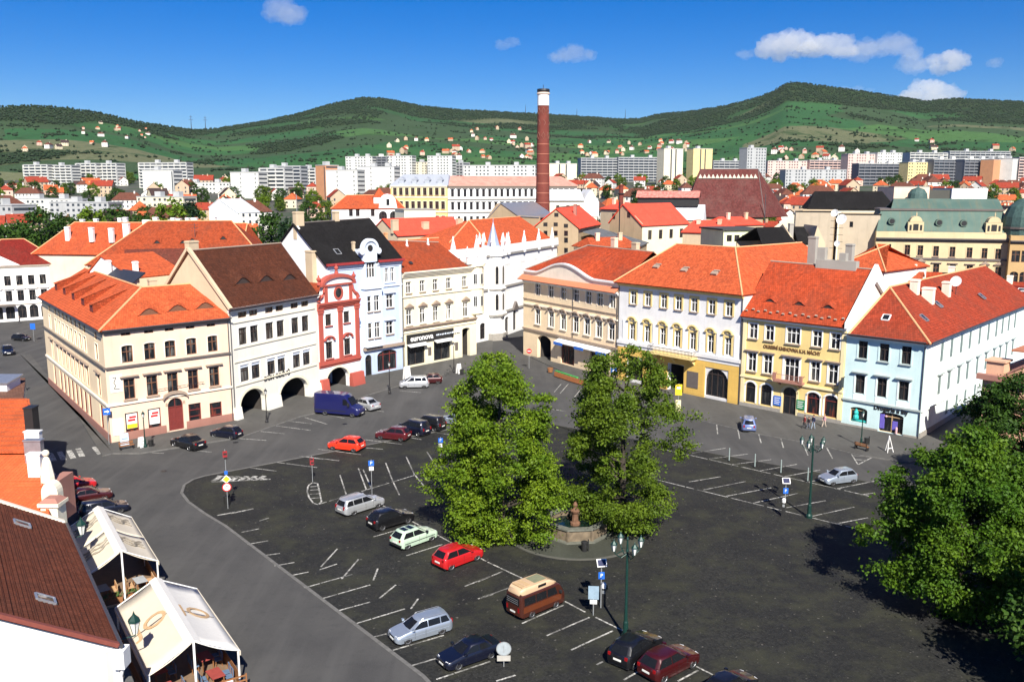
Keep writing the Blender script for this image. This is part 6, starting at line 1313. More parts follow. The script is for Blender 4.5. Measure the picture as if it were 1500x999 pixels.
# ================================================================ street furniture
def lantern(b_iron, b_glass, x, y, z, s_=1., up=True):
    b_iron.lathe([(.05 * s_, z), (.07 * s_, z + .04)], 6, (x, y)); b_iron.lathe([(.25 * s_, z + .52 * s_), (.22 * s_, z + .6 * s_), (.06 * s_, z + .78 * s_), (.03, z + .9 * s_), (0, z + .95 * s_)], 6, (x, y))
    b_glass.lathe([(.09 * s_, z + .03), (.2 * s_, z + .53 * s_)], 6, (x, y))
    for k in range(6): a = k * math.pi / 3; b_iron.bar((x + .10 * s_ * math.cos(a), y + .10 * s_ * math.sin(a), z + .02), (x + .22 * s_ * math.cos(a), y + .22 * s_ * math.sin(a), z + .54 * s_), .025)
def big_lamp(label, base, h, n_, ph):
    t = thing('street_lamp', label, 'street lamp', base, 0, 'green lamp posts with several lanterns')
    b = MB(); b.lathe([(.30, 0), (.30, .25), (.2, .4), (.17, 1.2), (.13, 1.3), (.10, 2.5), (.08, h - .9), (.12, h - .85), (.08, h - .7), (.05, h - .1), (.09, h), (0, h + .2)], 12); b.build('pole', green_iron, t)
    for k in range(n_):
        a = ph + k * 2 * math.pi / n_; r_ = 1.0; c, s_ = math.cos(a), math.sin(a); b = MB(); b.tube([(0, 0, h - 1.0), (c * .45, s_ * .45, h - 1.25), (c * .85, s_ * .85, h - .95), (c * r_, s_ * r_, h - .72)], .035, 6); b.tube([(c * .3, s_ * .3, h - .75), (c * .6, s_ * .6, h - .85), (c * .75, s_ * .75, h - .95)], .025, 5); arm = b.build('arm', green_iron, t)
        bi, bg_ = MB(), MB(); lantern(bi, bg_, c * r_, s_ * r_, h - .74, .95); bi.build('lantern_frame', green_iron, arm); bg_.build('lantern_glass', lampglass, arm)
def hz(base, py): # height seen at image row py above a ground point
    v_ = -(py - CY) / F_PX; return EYE + base.y * (v_ * _c - _s) / (_c + v_ * _s)
g1 = G(916, 935); big_lamp('tall dark green lamp post with four lanterns by the black hatchback', g1, 7.1, 4, .35)
g1 = G(1185, 758); big_lamp('tall dark green lamp post with five lanterns at the right parking bays', g1, 7.6, 5, .2)
def small_lamp(label, base, h, m=iron):
    t = thing('street_lamp', label, 'street lamp', base, 0, 'single lantern lamp posts along the pavements')
    b = MB(); b.lathe([(.22, 0), (.22, .3), (.14, .45), (.11, 1.1), (.07, 1.2), (.055, h - .95), (.1, h - .9), (.05, h - .85)], 10); b.build('pole', m, t); bi, bg_ = MB(), MB(); lantern(bi, bg_, 0, 0, h - .88, .9); bi.build('lantern_frame', m, t); bg_.build('lantern_glass', lampglass, t)
for lb, p, row, m in (('single lantern lamp post before the posters of the peach corner house', (213, 656), 601, green_iron), ('single lantern lamp post between the two arches of the white house', (391, 620), 568, iron), ('single lantern lamp post before the blue house', (571, 577), 528, iron), ('single lantern lamp post before the cream shop', (665, 546), 500, iron), ('slim grey-green lamp post in front of the mint drugstore', (1261, 655), 600, green_iron)):
    b_ = G(*p); small_lamp(lb, b_ + UPZ * .0, hz(b_, row), m)
def wall_lantern(label, pt):
    t = thing('wall_lantern', label, 'lantern', pt); b = MB(); b.tube([(-2.2, -1.5, -.4), (-1., -.7, -.1), (0, 0, -.1)], .04, 6); b.tube([(0, 0, -.1), (0, 0, .05)], .035, 6); b.build('arm', green_iron, t); bi, bg_ = MB(), MB(); lantern(bi, bg_, 0, 0, 0., 1.5); bi.build('lantern_frame', green_iron, t); bg_.build('lantern_glass', lampglass, t)
wall_lantern('dark green lantern over the left panel of the farther tent', at(120, 783, 62.)); wall_lantern('dark green lantern over the left panel of the nearer tent', at(198, 928, 47.5))
dred_s = plain('dull_red_plate', (.28, .02, .025), .5)
def pole(t, h, r_=.035, m=grey_m): b = MB(); b.tube([(0, 0, 0), (0, 0, h)], r_, 8); return b.build('pole', m, t)
def disc(t, z, r_, m, face_m=None, nm='sign_face', y=-.06, inner=.78):
    b = MB(); b.tube([(0, y, z), (0, y - .02, z)], r_, 20); o = b.build(nm, m, t)
    if face_m: b = MB(); b.tube([(0, y - .021, z), (0, y - .027, z)], r_ * inner, 20); b.build('sign_print', face_m, o)
    return o
def plate(t, z, w, h, m, y=-.05, nm='sign_plate', x=0.): b = MB(); b.box(x - w / 2, x + w / 2, y - .02, y, z - h / 2, z + h / 2); return b.build(nm, m, t)
def facing(p): return math.atan2(p.x, -p.y) * 0 - math.atan2(p.x, p.y)
b_ = G(334, 745); t = thing('sign_post', 'tall sign post with yellow diamond and red-ringed sign at the left square corner', 'traffic sign', b_, facing(b_)); h = hz(b_, 658); pole(t, h)
o = plate(t, hz(b_, 665), .4, .62, dred_s); b = MB(); b.box(-.14, .16, -.075, -.068, h - .55, h - .35); b.box(-.1, .2, -.075, -.068, h - .95, h - .75); b.build('sign_print', black_m, o)
plate(t, hz(b_, 692), .3, .35, blue_m); b = MB(); z = hz(b_, 701.5); q = .42; b.prism([(0, -.05, z - q), (q, -.05, z), (0, -.05, z + q), (-q, -.05, z)], (0, -.02, 0)); o = b.build('sign_plate', white_m, t); q = .33; b = MB(); b.prism([(0, -.071, z - q), (q, -.071, z), (0, -.071, z + q), (-q, -.071, z)], (0, -.006, 0)); b.build('sign_print', yellow_m, o)
o = disc(t, hz(b_, 713), .42, red_m, white_m); z = hz(b_, 713); b = MB(); b.tube([(-.12, -.095, z - .16), (-.1, -.095, z + .1), (.12, -.095, z + .12)], .035, 5); b.build('arrow', black_m, o)
b_ = G(458, 706); t = thing('sign_post', 'sign post with red and black plate by the oval painted island', 'traffic sign', b_, facing(b_)); h = hz(b_, 668); pole(t, h); o = plate(t, hz(b_, 675.5), .4, .75, dred_s); b = MB(); z = hz(b_, 675); b.box(-.16, .12, -.075, -.07, z + .1, z + .3); b.box(-.1, .18, -.075, -.07, z - .3, z - .1); b.build('sign_print', black_m, o)
def psign(label, base, row, w=.55, extra=True):
    t = thing('sign_post', label, 'parking sign', base, facing(base)); h = hz(base, row); pole(t, h); o = plate(t, h - .35, w, w, blue_m); lettering('P', w * .85, white_m, o, T(0, -.075, h - .35), .004)
    if extra: plate(t, h - .9, w * .8, .4, white_m)
    return t
psign('blue and white parking sign behind the silver estate', G(545, 725), 673); psign('small blue parking sign at the left side of the left tree', G(646, 690), 640, .5)
def meter(label1, label2, base, row_top, mp):
    t = thing('solar_sign_post', label1, 'parking sign', base, facing(base) + .25); h = hz(base, row_top); pole(t, h, .045); b = MB(); b.M = T(0, -.05, h) @ Matrix.Rotation(.9, 4, 'X'); b.box(-.36, .36, -.29, .29, 0, .05); o = b.build('solar_frame', white_m, t); b = MB(); b.M = T(0, -.05, h) @ Matrix.Rotation(.9, 4, 'X'); b.box(-.3, .3, -.23, .23, .051, .058); b.build('solar_panel', plain('solar_cells', (.01, .015, .06), .2), o)
    o = plate(t, h - .95, .46, .55, blue_m, -.06); lettering('P', .4, white_m, o, T(0, -.085, h - .95), .004)
    t = thing('parking_meter', label2, 'parking meter', mp, facing(mp)); b = MB(); b.box(-.17, .17, -.13, .13, 0, 1.35); b.build('housing', black_m, t); b = MB(); b.lathe([(.17, 1.35), (.18, 1.65), (.1, 1.75), (0, 1.77)], 10); b.build('head', white_m, t); b = MB(); b.box(-.1, .1, -.14, -.131, .95, 1.2); b.build('display', grey_m, t)
meter('solar panel post with blue P sign near the camper', 'black parking meter with pale head near the camper', G(880, 890), 824, G(884, 886)); meter('solar panel post with blue P sign at the right bays', 'black parking meter with pale head at the right bays', G(1149, 752), 704, G(1147, 756))
b_ = G(869, 901); t = thing('info_sign', 'pale blue information board on a short post near the camper', 'sign', b_, facing(b_)); pole(t, 1.4); plate(t, 1.75, .75, 1.0, plain('pale_blue_board', (.26, .36, .44), .5)); plate(t, 1.05, .5, .3, white_m)
b_ = G(738, 976); t = thing('sign_post', 'round grey sign with small plate on a short post beside the dark navy saloon', 'traffic sign', b_, facing(b_)); pole(t, hz(b_, 940)); z = hz(b_, 949); o = disc(t, z, .48, grey_m, plain('pale_sign_back', (.34, .38, .40), .6), inner=.9); b = MB(); b.box(-.02, .02, -.095, -.088, z - .25, z + .25); b.build('bracket', grey_m, o); plate(t, hz(b_, 963), .85, .38, plain('pale_plate', (.42, .40, .36), .6))
b_ = G(775, 541) + UPZ * .12; t = thing('sign_post', 'red no-entry sign at the left end of the peach house', 'traffic sign', b_, facing(b_)); pole(t, 3.2); o = disc(t, 3.0, .42, red_m); b = MB(); b.box(-.27, .27, -.09, -.08, 2.93, 3.07); b.build('sign_print', white_m, o)
b_ = G(898, 588); t = thing('sign_post', 'square blue crossing sign in front of the peach house', 'traffic sign', b_, facing(b_)); pole(t, hz(b_, 536)); o = plate(t, hz(b_, 543), .85, .85, blue_m); z = hz(b_, 543); b = MB(); b.prism([(-.32, -.073, z - .3), (.32, -.073, z - .3), (0, -.073, z + .28)], (0, -.006, 0)); b.build('sign_print', white_m, o)
b_ = G(160, 652) + UPZ * .1; t = thing('sign_post', 'blue one-way arrow sign at the corner of the peach house', 'traffic sign', b_, facing(b_)); pole(t, 4.3); o = plate(t, 4.0, .8, .8, blue_m); b = MB(); b.box(-.25, .1, -.075, -.07, 3.93, 4.07); b.prism([(.05, -.07, 3.8), (.3, -.07, 4.0), (.05, -.07, 4.2)], (0, -.006, 0)); b.build('sign_print', white_m, o)
b_ = G(993, 608) + UPZ * .12; t = thing('advert_totem', 'tall yellow and white advertising stand before the ochre palace', 'sign', b_, facing(b_)); pole(t, hz(b_, 563)); z = hz(b_, 572); plate(t, z, .9, 1.5, yellow_m); plate(t, z - 2.2, .7, 1.6, plain('pale_yellow_board', (.78, .70, .42), .6)); b = MB(); b.box(-.25, .25, -.078, -.07, z + .1, z + .4); b.build('sign_print', white_m, t)
b_ = G(50, 500); t = thing('sign_post', 'blue direction sign in the far street on the left', 'traffic sign', b_, 0); pole(t, 3.5); plate(t, 3.0, 1.0, 1.2, blue_m)
# boards, benches, bins, bollards
def aboard(label, p, m, w=.7, h=1.1, rz=0.):
    t = thing('sandwich_board', label, 'sign board', p, rz)
    for s_ in (-1, 1): b = MB(); b.prism([(-w / 2, s_ * .3, 0), (w / 2, s_ * .3, 0), (w / 2, s_ * .04, h), (-w / 2, s_ * .04, h)], (0, -.03, 0)); o = b.build('board', m, t)
    b = MB(); b.bar((-w * .3, -.27, h * .35), (w * .3, -.27, h * .35), .05, .02); b.bar((-w * .35, -.20, h * .6), (w * .35, -.20, h * .6), .07, .02); b.build('sign_print', trim_d, o); return t
aboard('pale blue sandwich board at the corner of the peach house', G(183, 654) + UPZ * .12, plain('pale_blue_sign', (.45, .60, .75), .6), .9, 1.5, .6); aboard('white sandwich board beside the lantern post of the peach house', G(207, 656) + UPZ * .12, white_m, .6, 1.2, .9); aboard('white sandwich board with dark top before the cream shop', G(672, 548) + UPZ * .12, white_m, .8, 1.6, .8); aboard('white advertising board at the left end of the cream shop', G(596, 556) + UPZ * .12, white_m, 1.2, 2.0, .8)
b_ = G(1301, 663) + UPZ * .12; t = thing('easel_board', 'tall white A-frame board standing near the mint drugstore', 'sign board', b_, .3)
for x in (-.5, .5): b = MB(); b.bar((x * .8, -.35, 0), (0, 0, 1.9), .07); b.build('leg', white_m, t)
b = MB(); b.bar((0, .5, 0), (0, 0, 1.9), .07); b.build('leg', white_m, t); b = MB(); b.box(-.3, .3, -.3, -.25, .45, .54); b.build('crossbar', white_m, t)
def bench(label, p, rz):
    t = thing('bench', label, 'bench', p, rz)
    for k in range(3): b = MB(); b.box(-.8, .8, -.24 + k * .16, -.12 + k * .16, .42, .46); b.build('seat_slat', wood, t)
    for k in range(2): b = MB(); b.box(-.8, .8, .24, .28, .55 + k * .18, .68 + k * .18); b.build('back_slat', wood, t)
    for x in (-.7, .7): b = MB(); b.box(x - .04, x + .04, -.24, .3, 0, .42); b.box(x - .04, x + .04, .26, .3, .42, .9); b.build('leg', iron, t)
bench('dark bench on the pavement before the mint drugstore', G(1262, 660) + UPZ * .12, 2.25); bench('dark bench near the corner of the peach house', G(186, 659) + UPZ * .12, .7)
def bin_(label, p):
    t = thing('litter_bin', label, 'bin', p); b = MB(); b.lathe([(.22, 0), (.27, .8), (.29, .82), (.29, .9), (.2, .95)], 12); b.build('drum', black_m, t); b = MB(); b.lathe([(.05, 0), (.05, 1.1), (0, 1.12)], 6, (.32, 0)); b.build('post', iron, t)
for lb, p in (('black litter bin beside the tall sign post at the left corner', (332, 739)), ('dark stone-like bin at the edge of the fountain ring', (856, 808)), ('black litter bin on the pavement before the drugstore', (1269, 652)), ('small black litter bin by the lamp before the cream shop', (676, 549)), ('maroon litter bin right of the lantern post at the corner house', (221, 655))): bin_(lb, G(*p))
for i, (p, tp) in enumerate((((1068, 676), 657), ((1105.6, 685), 666), ((1143.7, 694), 675), ((1183, 706), 690))):
    b_ = G(*p); t = thing('bollard', ('leftmost', 'second', 'third', 'rightmost')[i] + ' of four pale metal posts along the upper right bay', 'bollard', b_, 0, 'pale metal posts along the bay'); b = MB(); b.lathe([(.07, 0), (.06, 1.5), (.05, 1.55), (0, 1.58)], 8); b.build('post', plain('pale_green_metal', (.34, .42, .40), .5, .3), t); b = MB(); b.lathe([(.12, 0), (.12, .12), (.08, .15)], 8); b.build('foot', iron, t)
# bicycle by the shop lamp
b_ = G(656, 551) + UPZ * .12; t = thing('bicycle', 'dark bicycle leaning by the lamp before the cream shop', 'bicycle', b_, .9)
for x in (-.52, .52):
    b = MB(); b.tube([(x + .33 * math.cos(a), 0, .34 + .33 * math.sin(a)) for a in [i * math.pi / 8 for i in range(17)]], .02, 4, False); b.build('wheel', tyre_m, t)
b = MB(); b.tube([(-.52, 0, .34), (-.15, 0, .85), (.4, 0, .8), (.52, 0, .34)], .018, 4); b.tube([(-.15, 0, .85), (0, 0, .3), (.4, 0, .8)], .018, 4); b.tube([(-.52, 0, .34), (0, 0, .3)], .018, 4); b.build('frame', iron, t); b = MB(); b.box(-.3, -.05, -.06, .06, .88, .93); b.build('saddle', black_m, t); b = MB(); b.tube([(.36, -.28, 1.0), (.4, 0, .98), (.36, .28, 1.0)], .018, 4); b.build('handlebar', iron, t)
# terrace of the peach house
fp = [G(812, 552), G(836, 560), G(862, 568), G(893, 577)]
t0 = fp[0] + UPZ * .12
for i, (p, q) in enumerate(zip(fp, fp[1:])):
    d_ = q - p; t = thing('terrace_fence', ('left', 'middle', 'right')[i] + ' stretch of the low orange and green terrace fence by the peach house', 'fence', p + UPZ * .12, math.atan2(d_.y, d_.x), 'terrace fence of the peach house'); Lf = d_.length
    k = max(3, int(Lf / .45))
    for j in range(k): b = MB(); b.box(j * Lf / k + .02, (j + 1) * Lf / k - .02, -.03, .03, .1, .75 + .05 * (j % 2)); b.build('board', plain('orange_board', (.42, .15, .05), .7), t)
    b = MB(); b.box(0, Lf * (.95 if i != 1 else .3), .1, .45, .7, .95); b.build('cover', green_m, t); b = MB(); b.box(0, Lf, -.06, .06, .02, .1); b.build('rail', wood, t)
b_ = G(806, 546) + UPZ * .12; t = thing('planter', 'brown wooden plant tub at the left end of the terrace', 'planter', b_); b = MB(); b.lathe([(.4, 0), (.5, .7)], 10); b.build('tub', wood, t)
# ---------------- fountain
fc = G(843, 783); fc = Vector((fc.x, fc.y + .7, 0)); t = thing('fountain', 'octagonal stone fountain basin with a short brown column under the left tree', 'fountain', fc, math.pi / 8 + .1)
fst = plain('fountain_stone', (.17, .13, .085), .85, var=.45, scale=1.6, bmp=.3); rimst = plain('fountain_rim_stone', (.13, .135, .11), .8, var=.3)
for k in range(8):
    a0, a1_ = k * math.pi / 4, (k + 1) * math.pi / 4; P = lambda r_, a, z: (r_ * math.cos(a), r_ * math.sin(a), z); b = MB(); e = .02
    b.prism([P(2.75, a0 + e * .3, .15), P(2.75, a1_ - e * .3, .15), P(2.4, a1_ - e * .3, .15), P(2.4, a0 + e * .3, .15)], (0, 0, .95)); pn = b.build('side_panel', fst, t)
    b = MB(); m_ = (a0 + a1_) / 2; b.prism([P(2.83, a0 + .13, .38), P(2.83, a1_ - .13, .38), P(2.78, a1_ - .13, .38), P(2.78, a0 + .13, .38)], (0, 0, .5)) if False else None
    b = MB(); b.prism([P(2.9, a0, 1.1), P(2.9, a1_, 1.1), P(2.3, a1_, 1.1), P(2.3, a0, 1.1)], (0, 0, .16)); b.build('rim', rimst, t)
    b = MB(); b.lathe([(.17, .15), (.14, 1.09)], 6, (2.72 * math.cos(a0), 2.72 * math.sin(a0))); b.build('corner_pillar', fst, t)
wm, n, l, bs = new_mat('dark_water'); bs.inputs['Base Color'].default_value = (.006, .016, .014, 1); bs.inputs['Roughness'].default_value = .06; bump(n, l, bs, noise(n, l, n.new('ShaderNodeNewGeometry').outputs['Position'], 3., 3), .15, .05); MATS['dark_water'] = wm
b = MB(); b.lathe([(0, .68), (2.42, .68)][::-1], 8); b.face([(2.42 * math.cos(k * math.pi / 4), 2.42 * math.sin(k * math.pi / 4), .685) for k in range(8)]); b.build('water', wm, t)
b = MB(); b.lathe([(3.2, 0), (3.2, .15), (2.7, .16)], 8); b.build('step', rimst, t)
b = MB(); b.lathe([(.45, .6), (.45, .9), (.3, 1.0), (.26, 1.7), (.4, 1.85), (.45, 2.0), (.3, 2.1), (.16, 2.3), (.22, 2.5), (.1, 2.75), (0, 2.8)], 10); b.build('column', plain('brown_fountain_column', (.16, .08, .045), .8, var=.4), t)
pl_m = asphalt('fountain_paving', (.050, .054, .042), (.034, .036, .028), 6.)
b = MB(); b.lathe([(6.0, .012), (6.0, .07), (0, .07)], 40, (fc.x, fc.y)); structure(b.build('paving', pl_m)); b = MB(); b.lathe([(6.2, .012), (6.2, .09), (5.98, .09), (5.98, .06)], 40, (fc.x, fc.y)); structure(b.build('kerb', plain('dull_kerb', (.085, .085, .07), .9)))
# ---------------- people
skin_m = plain('skin', (.52, .31, .22), .6)
def person(label, p, top, legs, hair, heading, h=1.72, group='people walking in front of the library', stride=.2, skirt=False):
    t = thing('person', label, 'person', p, heading, group); k = h / 1.75
    V = [(0, 0, .95), (0, 0, 1.15), (0, .01, 1.38), (0, 0, 1.50), (0, .01, 1.60), (0, .02, 1.72),
         (.10, 0, .90), (.11, stride * .35, .50), (.11, stride * .9, .09), (.11, stride * .9 + .14, .04), (-.10, 0, .90), (-.11, -stride * .1, .50), (-.11, -stride * .9, .10), (-.11, -stride * .9 + .14, .05),
         (.19, 0, 1.40), (.25, -.06, 1.14), (.25, .08, .92), (.25, .12, .82), (-.19, 0, 1.40), (-.25, .03, 1.14), (-.25, .12, .92), (-.25, .16, .82)]
    E = [(0, 1), (1, 2), (2, 3), (3, 4), (4, 5), (0, 6), (6, 7), (7, 8), (8, 9), (0, 10), (10, 11), (11, 12), (12, 13), (2, 14), (14, 15), (15, 16), (16, 17), (2, 18), (18, 19), (19, 20), (20, 21)]
    Rr = [.15, .135, .155, .06, .095, .085, .095, .07, .045, .04, .095, .07, .045, .04, .065, .048, .036, .04, .065, .048, .036, .04]
    me = bpy.data.meshes.new('skeleton'); me.from_pydata([(x * k, y * k, z * k) for x, y, z in V], E, []); o = bpy.data.objects.new('skeleton', me); COL.objects.link(o)
    sk = o.modifiers.new('skin', 'SKIN'); ss = o.modifiers.new('smooth', 'SUBSURF'); ss.levels = 1; ss.render_levels = 1
    for i, d_ in enumerate(me.skin_vertices[0].data): d_.radius = (Rr[i] * k, Rr[i] * k * (.72 if i in (0, 1, 2) else 1)); d_.use_root = i == 0
    bm_ = bpy.data.meshes.new_from_object(o.evaluated_get(bpy.context.evaluated_depsgraph_get())); bpy.data.objects.remove(o)
    bm_.materials.clear()
    for m in (legs, top, skin_m, black_m): bm_.materials.append(m)
    for f_ in bm_.polygons:
        c = f_.center / k; f_.material_index = 3 if c.z < .09 else (0 if c.z < .98 and abs(c.x) < .21 else (2 if c.z > 1.48 or (abs(c.x) > .2 and c.z < .92) else 1)); f_.use_smooth = True
    link('body', bm_, t); b = MB(); b.sphere((0, -.005 * k, 1.69 * k), .108 * k, 10, 1.0); b.build('hair', hair, t, smooth=True)
    b = MB(); b.box(-.016 * k, .016 * k, .10 * k, .125 * k, 1.60 * k, 1.65 * k); b.build('nose', skin_m, t)
    for s_ in (-1, 1): b = MB(); b.box(s_ * .035 * k - .012, s_ * .035 * k + .012, .092 * k, .105 * k, 1.645 * k, 1.66 * k); b.build('eye', black_m, t)
hair_b = plain('brown_hair', (.05, .025, .012), .7); hair_l = plain('fair_hair', (.35, .22, .10), .7); cl = lambda nm, c: plain(nm, c, .85)
person('person in dark red jacket, leftmost of the group before the library', G(1178, 629) + UPZ * .12, cl('red_jacket', (.22, .03, .03)), cl('dark_trousers', (.03, .03, .04)), hair_b, 1.9)
person('person in dark clothes, in the middle of the group before the library', G(1184, 630) + UPZ * .12, cl('dark_coat', (.03, .025, .03)), cl('grey_jeans', (.12, .14, .18)), hair_b, 2.0, 1.6)
person('person in navy top and pale jeans, right of the group before the library', G(1191, 630) + UPZ * .12, cl('navy_top', (.02, .025, .07)), cl('pale_jeans', (.28, .34, .42)), hair_b, 2.1, 1.84)
person('person in pink top walking apart between library and drugstore', G(1207, 627) + UPZ * .12, cl('pink_top', (.70, .36, .38)), cl('beige_trousers', (.55, .45, .36)), hair_l, 2.0, 1.68, stride=.28)
person('person in dark red coat walking in the street on the left', G(37, 572), cl('red_jacket', (.22, .03, .03)), cl('dark_trousers', (.03, .03, .04)), hair_b, 2.4, 1.8, 'people in the far street', .3)
person('person in dark clothes at the white building at the end of the street', G(29, 474), cl('dark_coat', (.03, .025, .03)), cl('dark_trousers', (.03, .03, .04)), hair_b, 2.4, 1.75, 'people in the far street')

# ================================================================ trees
lf_a = leafmat('fresh_leaves', (.095, .175, .008), (.18, .265, .012), (.048, .10, .006)); lf_b = leafmat('olive_leaves', (.075, .13, .008), (.135, .20, .012), (.04, .08, .006)); lf_d = leafmat('deep_leaves', (.026, .07, .008), (.055, .115, .011), (.015, .042, .006)); lf_m = leafmat('mid_leaves', (.05, .125, .007), (.11, .195, .010), (.024, .066, .005)); bark = plain('bark', (.05, .04, .03), .95, var=.4, scale=5., bmp=.4); lf_c = leafmat('conifer_needles', (.012, .035, .012), (.022, .055, .018), (.008, .025, .008))
def leaves_mesh(name, clumps, per, size, mat, seed, flat=.5):
    r_ = np.random.default_rng(seed); n_ = len(clumps); c = np.repeat(np.array([q[0] for q in clumps]), per, 0); rad_ = np.repeat(np.array([q[1] for q in clumps]), per)
    off = r_.normal(0, .5, (n_ * per, 3)) * rad_[:, None]; off[:, 2] *= flat; p = c + off
    nrm = r_.normal(0, 1, (n_ * per, 3)) + np.array([0, 0, .9]) + off / (rad_[:, None] + 1e-6) * .8; nrm /= np.linalg.norm(nrm, axis=1)[:, None]
    a = np.cross(nrm, r_.normal(0, 1, (n_ * per, 3))); a /= np.linalg.norm(a, axis=1)[:, None]; b2 = np.cross(nrm, a)
    s1 = size * r_.uniform(.6, 1.25, (n_ * per, 1)); s2 = s1 * r_.uniform(.45, .8, (n_ * per, 1))
    quad = np.stack([p - a * s1, p - b2 * s2 + nrm * s1 * .18, p + a * s1, p + b2 * s2 + nrm * s1 * .18], 1).reshape(-1, 3)
    N = n_ * per; me = bpy.data.meshes.new(name); me.vertices.add(N * 4); me.vertices.foreach_set('co', quad.ravel()); me.loops.add(N * 4); me.loops.foreach_set('vertex_index', np.arange(N * 4, dtype=np.int32)); me.polygons.add(N)
    me.polygons.foreach_set('loop_start', np.arange(0, N * 4, 4, dtype=np.int32)); me.polygons.foreach_set('loop_total', np.full(N, 4, dtype=np.int32)); me.materials.append(mat); me.update(calc_edges=True); return me
def pr(prof, t): return lerp_tab(prof[::-1], t) if False else interp(prof, t)
def tree(label, base, H, prof, mat, seed, nc=420, per=70, leaf=.17, cr=(.7, 1.25), trunk=.32, gaps=.12, group=None, hollow=.35, limbs=26, name='broadleaf_tree', lean=(0, 0)):
    r_ = random.Random(seed); t = thing(name, label, 'tree', base, 0, group); cl_ = []; tries = 0
    while len(cl_) < nc and tries < nc * 40:
        tries += 1; f_ = r_.random(); R_ = pr(prof, f_)
        if r_.random() > (R_ / max(q[1] for q in prof)) ** 1.3 + .05: continue
        a = r_.uniform(0, 2 * math.pi); lob = 1 + .20 * math.sin(3 * a + seed + f_ * 5) + .14 * math.sin(5 * a + seed * 2.3 - f_ * 9); rr = R_ * lob * (hollow + (1 - hollow) * r_.random() ** .55)
        p = Vector((rr * math.cos(a) + lean[0] * f_, rr * math.sin(a) + lean[1] * f_, f_ * H))
        if mnoise.noise(p * .30 + Vector((seed * 7.1, 0, 0))) < -.35 + gaps * 2 - .0 and rr > R_ * .45: continue
        cl_.append((tuple(p), r_.uniform(*cr)))
    link('crown', leaves_mesh('crown', cl_, per, leaf, mat, seed), t)
    b = MB(); top = H * .86; zs_ = [0, .3, H * .2, H * .45, top]; b.tube([(0, 0, 0), (.05, 0, .4), (lean[0] * .2, lean[1] * .2 + .1, H * .2), (lean[0] * .45 - .1, lean[1] * .45, H * .45), (lean[0] * .86, lean[1] * .86, top)], [trunk * 1.4, trunk, trunk * .85, trunk * .55, .04], 9)
    for p, c_ in r_.sample(cl_, min(limbs, len(cl_))):
        p = Vector(p); z0 = max(H * .16, min(p.z - p.xy.length * .55, H * .75)); f_ = z0 / H; st = Vector((lean[0] * f_, lean[1] * f_, z0)); md = st.lerp(p, .55) + Vector((0, 0, -.06 * p.xy.length)); b.tube([st, md, p], [trunk * .38 * (1 - f_ * .6), trunk * .2, .025], 5)
    b.build('trunk', bark, t, smooth=True); return t
b_ = G(733, 786); tree('big fresh green tree left of the fountain', b_, 16.2, [(0, 2.), (.06, 4.0), (.16, 5.0), (.34, 5.1), (.5, 4.6), (.66, 4.0), (.8, 3.3), (.92, 2.4), (1, 1.2)], lf_a, 3, 700, 125, .125, trunk=.42, gaps=.17, cr=(.5, 1.0))
b_ = G(912, 768); tree('olive green tree with thinner crown right of the fountain', b_, 16.4, [(0, 1.5), (.05, 3.2), (.12, 5.0), (.26, 5.8), (.42, 5.7), (.6, 5.1), (.76, 4.2), (.9, 2.9), (1, 1.)], lf_b, 11, 600, 112, .125, trunk=.36, gaps=.2, cr=(.5, 1.05))
b_ = G(1398, 893); tree('broad fresh green tree at the lower right', b_, 13.6, [(0, 1.0), (.07, 3.4), (.2, 4.9), (.4, 5.3), (.6, 4.6), (.78, 3.4), (.92, 2.), (1, .6)], lf_m, 23, 680, 130, .13, trunk=.4, gaps=.16, cr=(.5, 1.0))
b_ = G(1495, 735); tree('tall dark green tree behind the broad one at the right edge', b_, 12.6, [(0, 2.5), (.08, 5.0), (.25, 6.6), (.5, 6.4), (.7, 5.3), (.86, 3.7), (1, 1.)], lf_d, 31, 640, 100, .15, trunk=.4, gaps=.14, cr=(.6, 1.1))
b_ = G(1580, 900); tree('green tree partly cut off by the right edge', b_, 13., [(0, 1.5), (.1, 5.0), (.3, 6.8), (.55, 6.4), (.8, 4.2), (1, .8)], lf_d, 41, 480, 80, .175, trunk=.4)
b_ = Vector((36., 45., 0)); tree('green tree just outside the lower right corner', b_, 14., [(0, 1.5), (.1, 5.0), (.3, 6.2), (.55, 6.0), (.8, 4.2), (1, .8)], lf_d, 43, 380, 70, .18, trunk=.4)
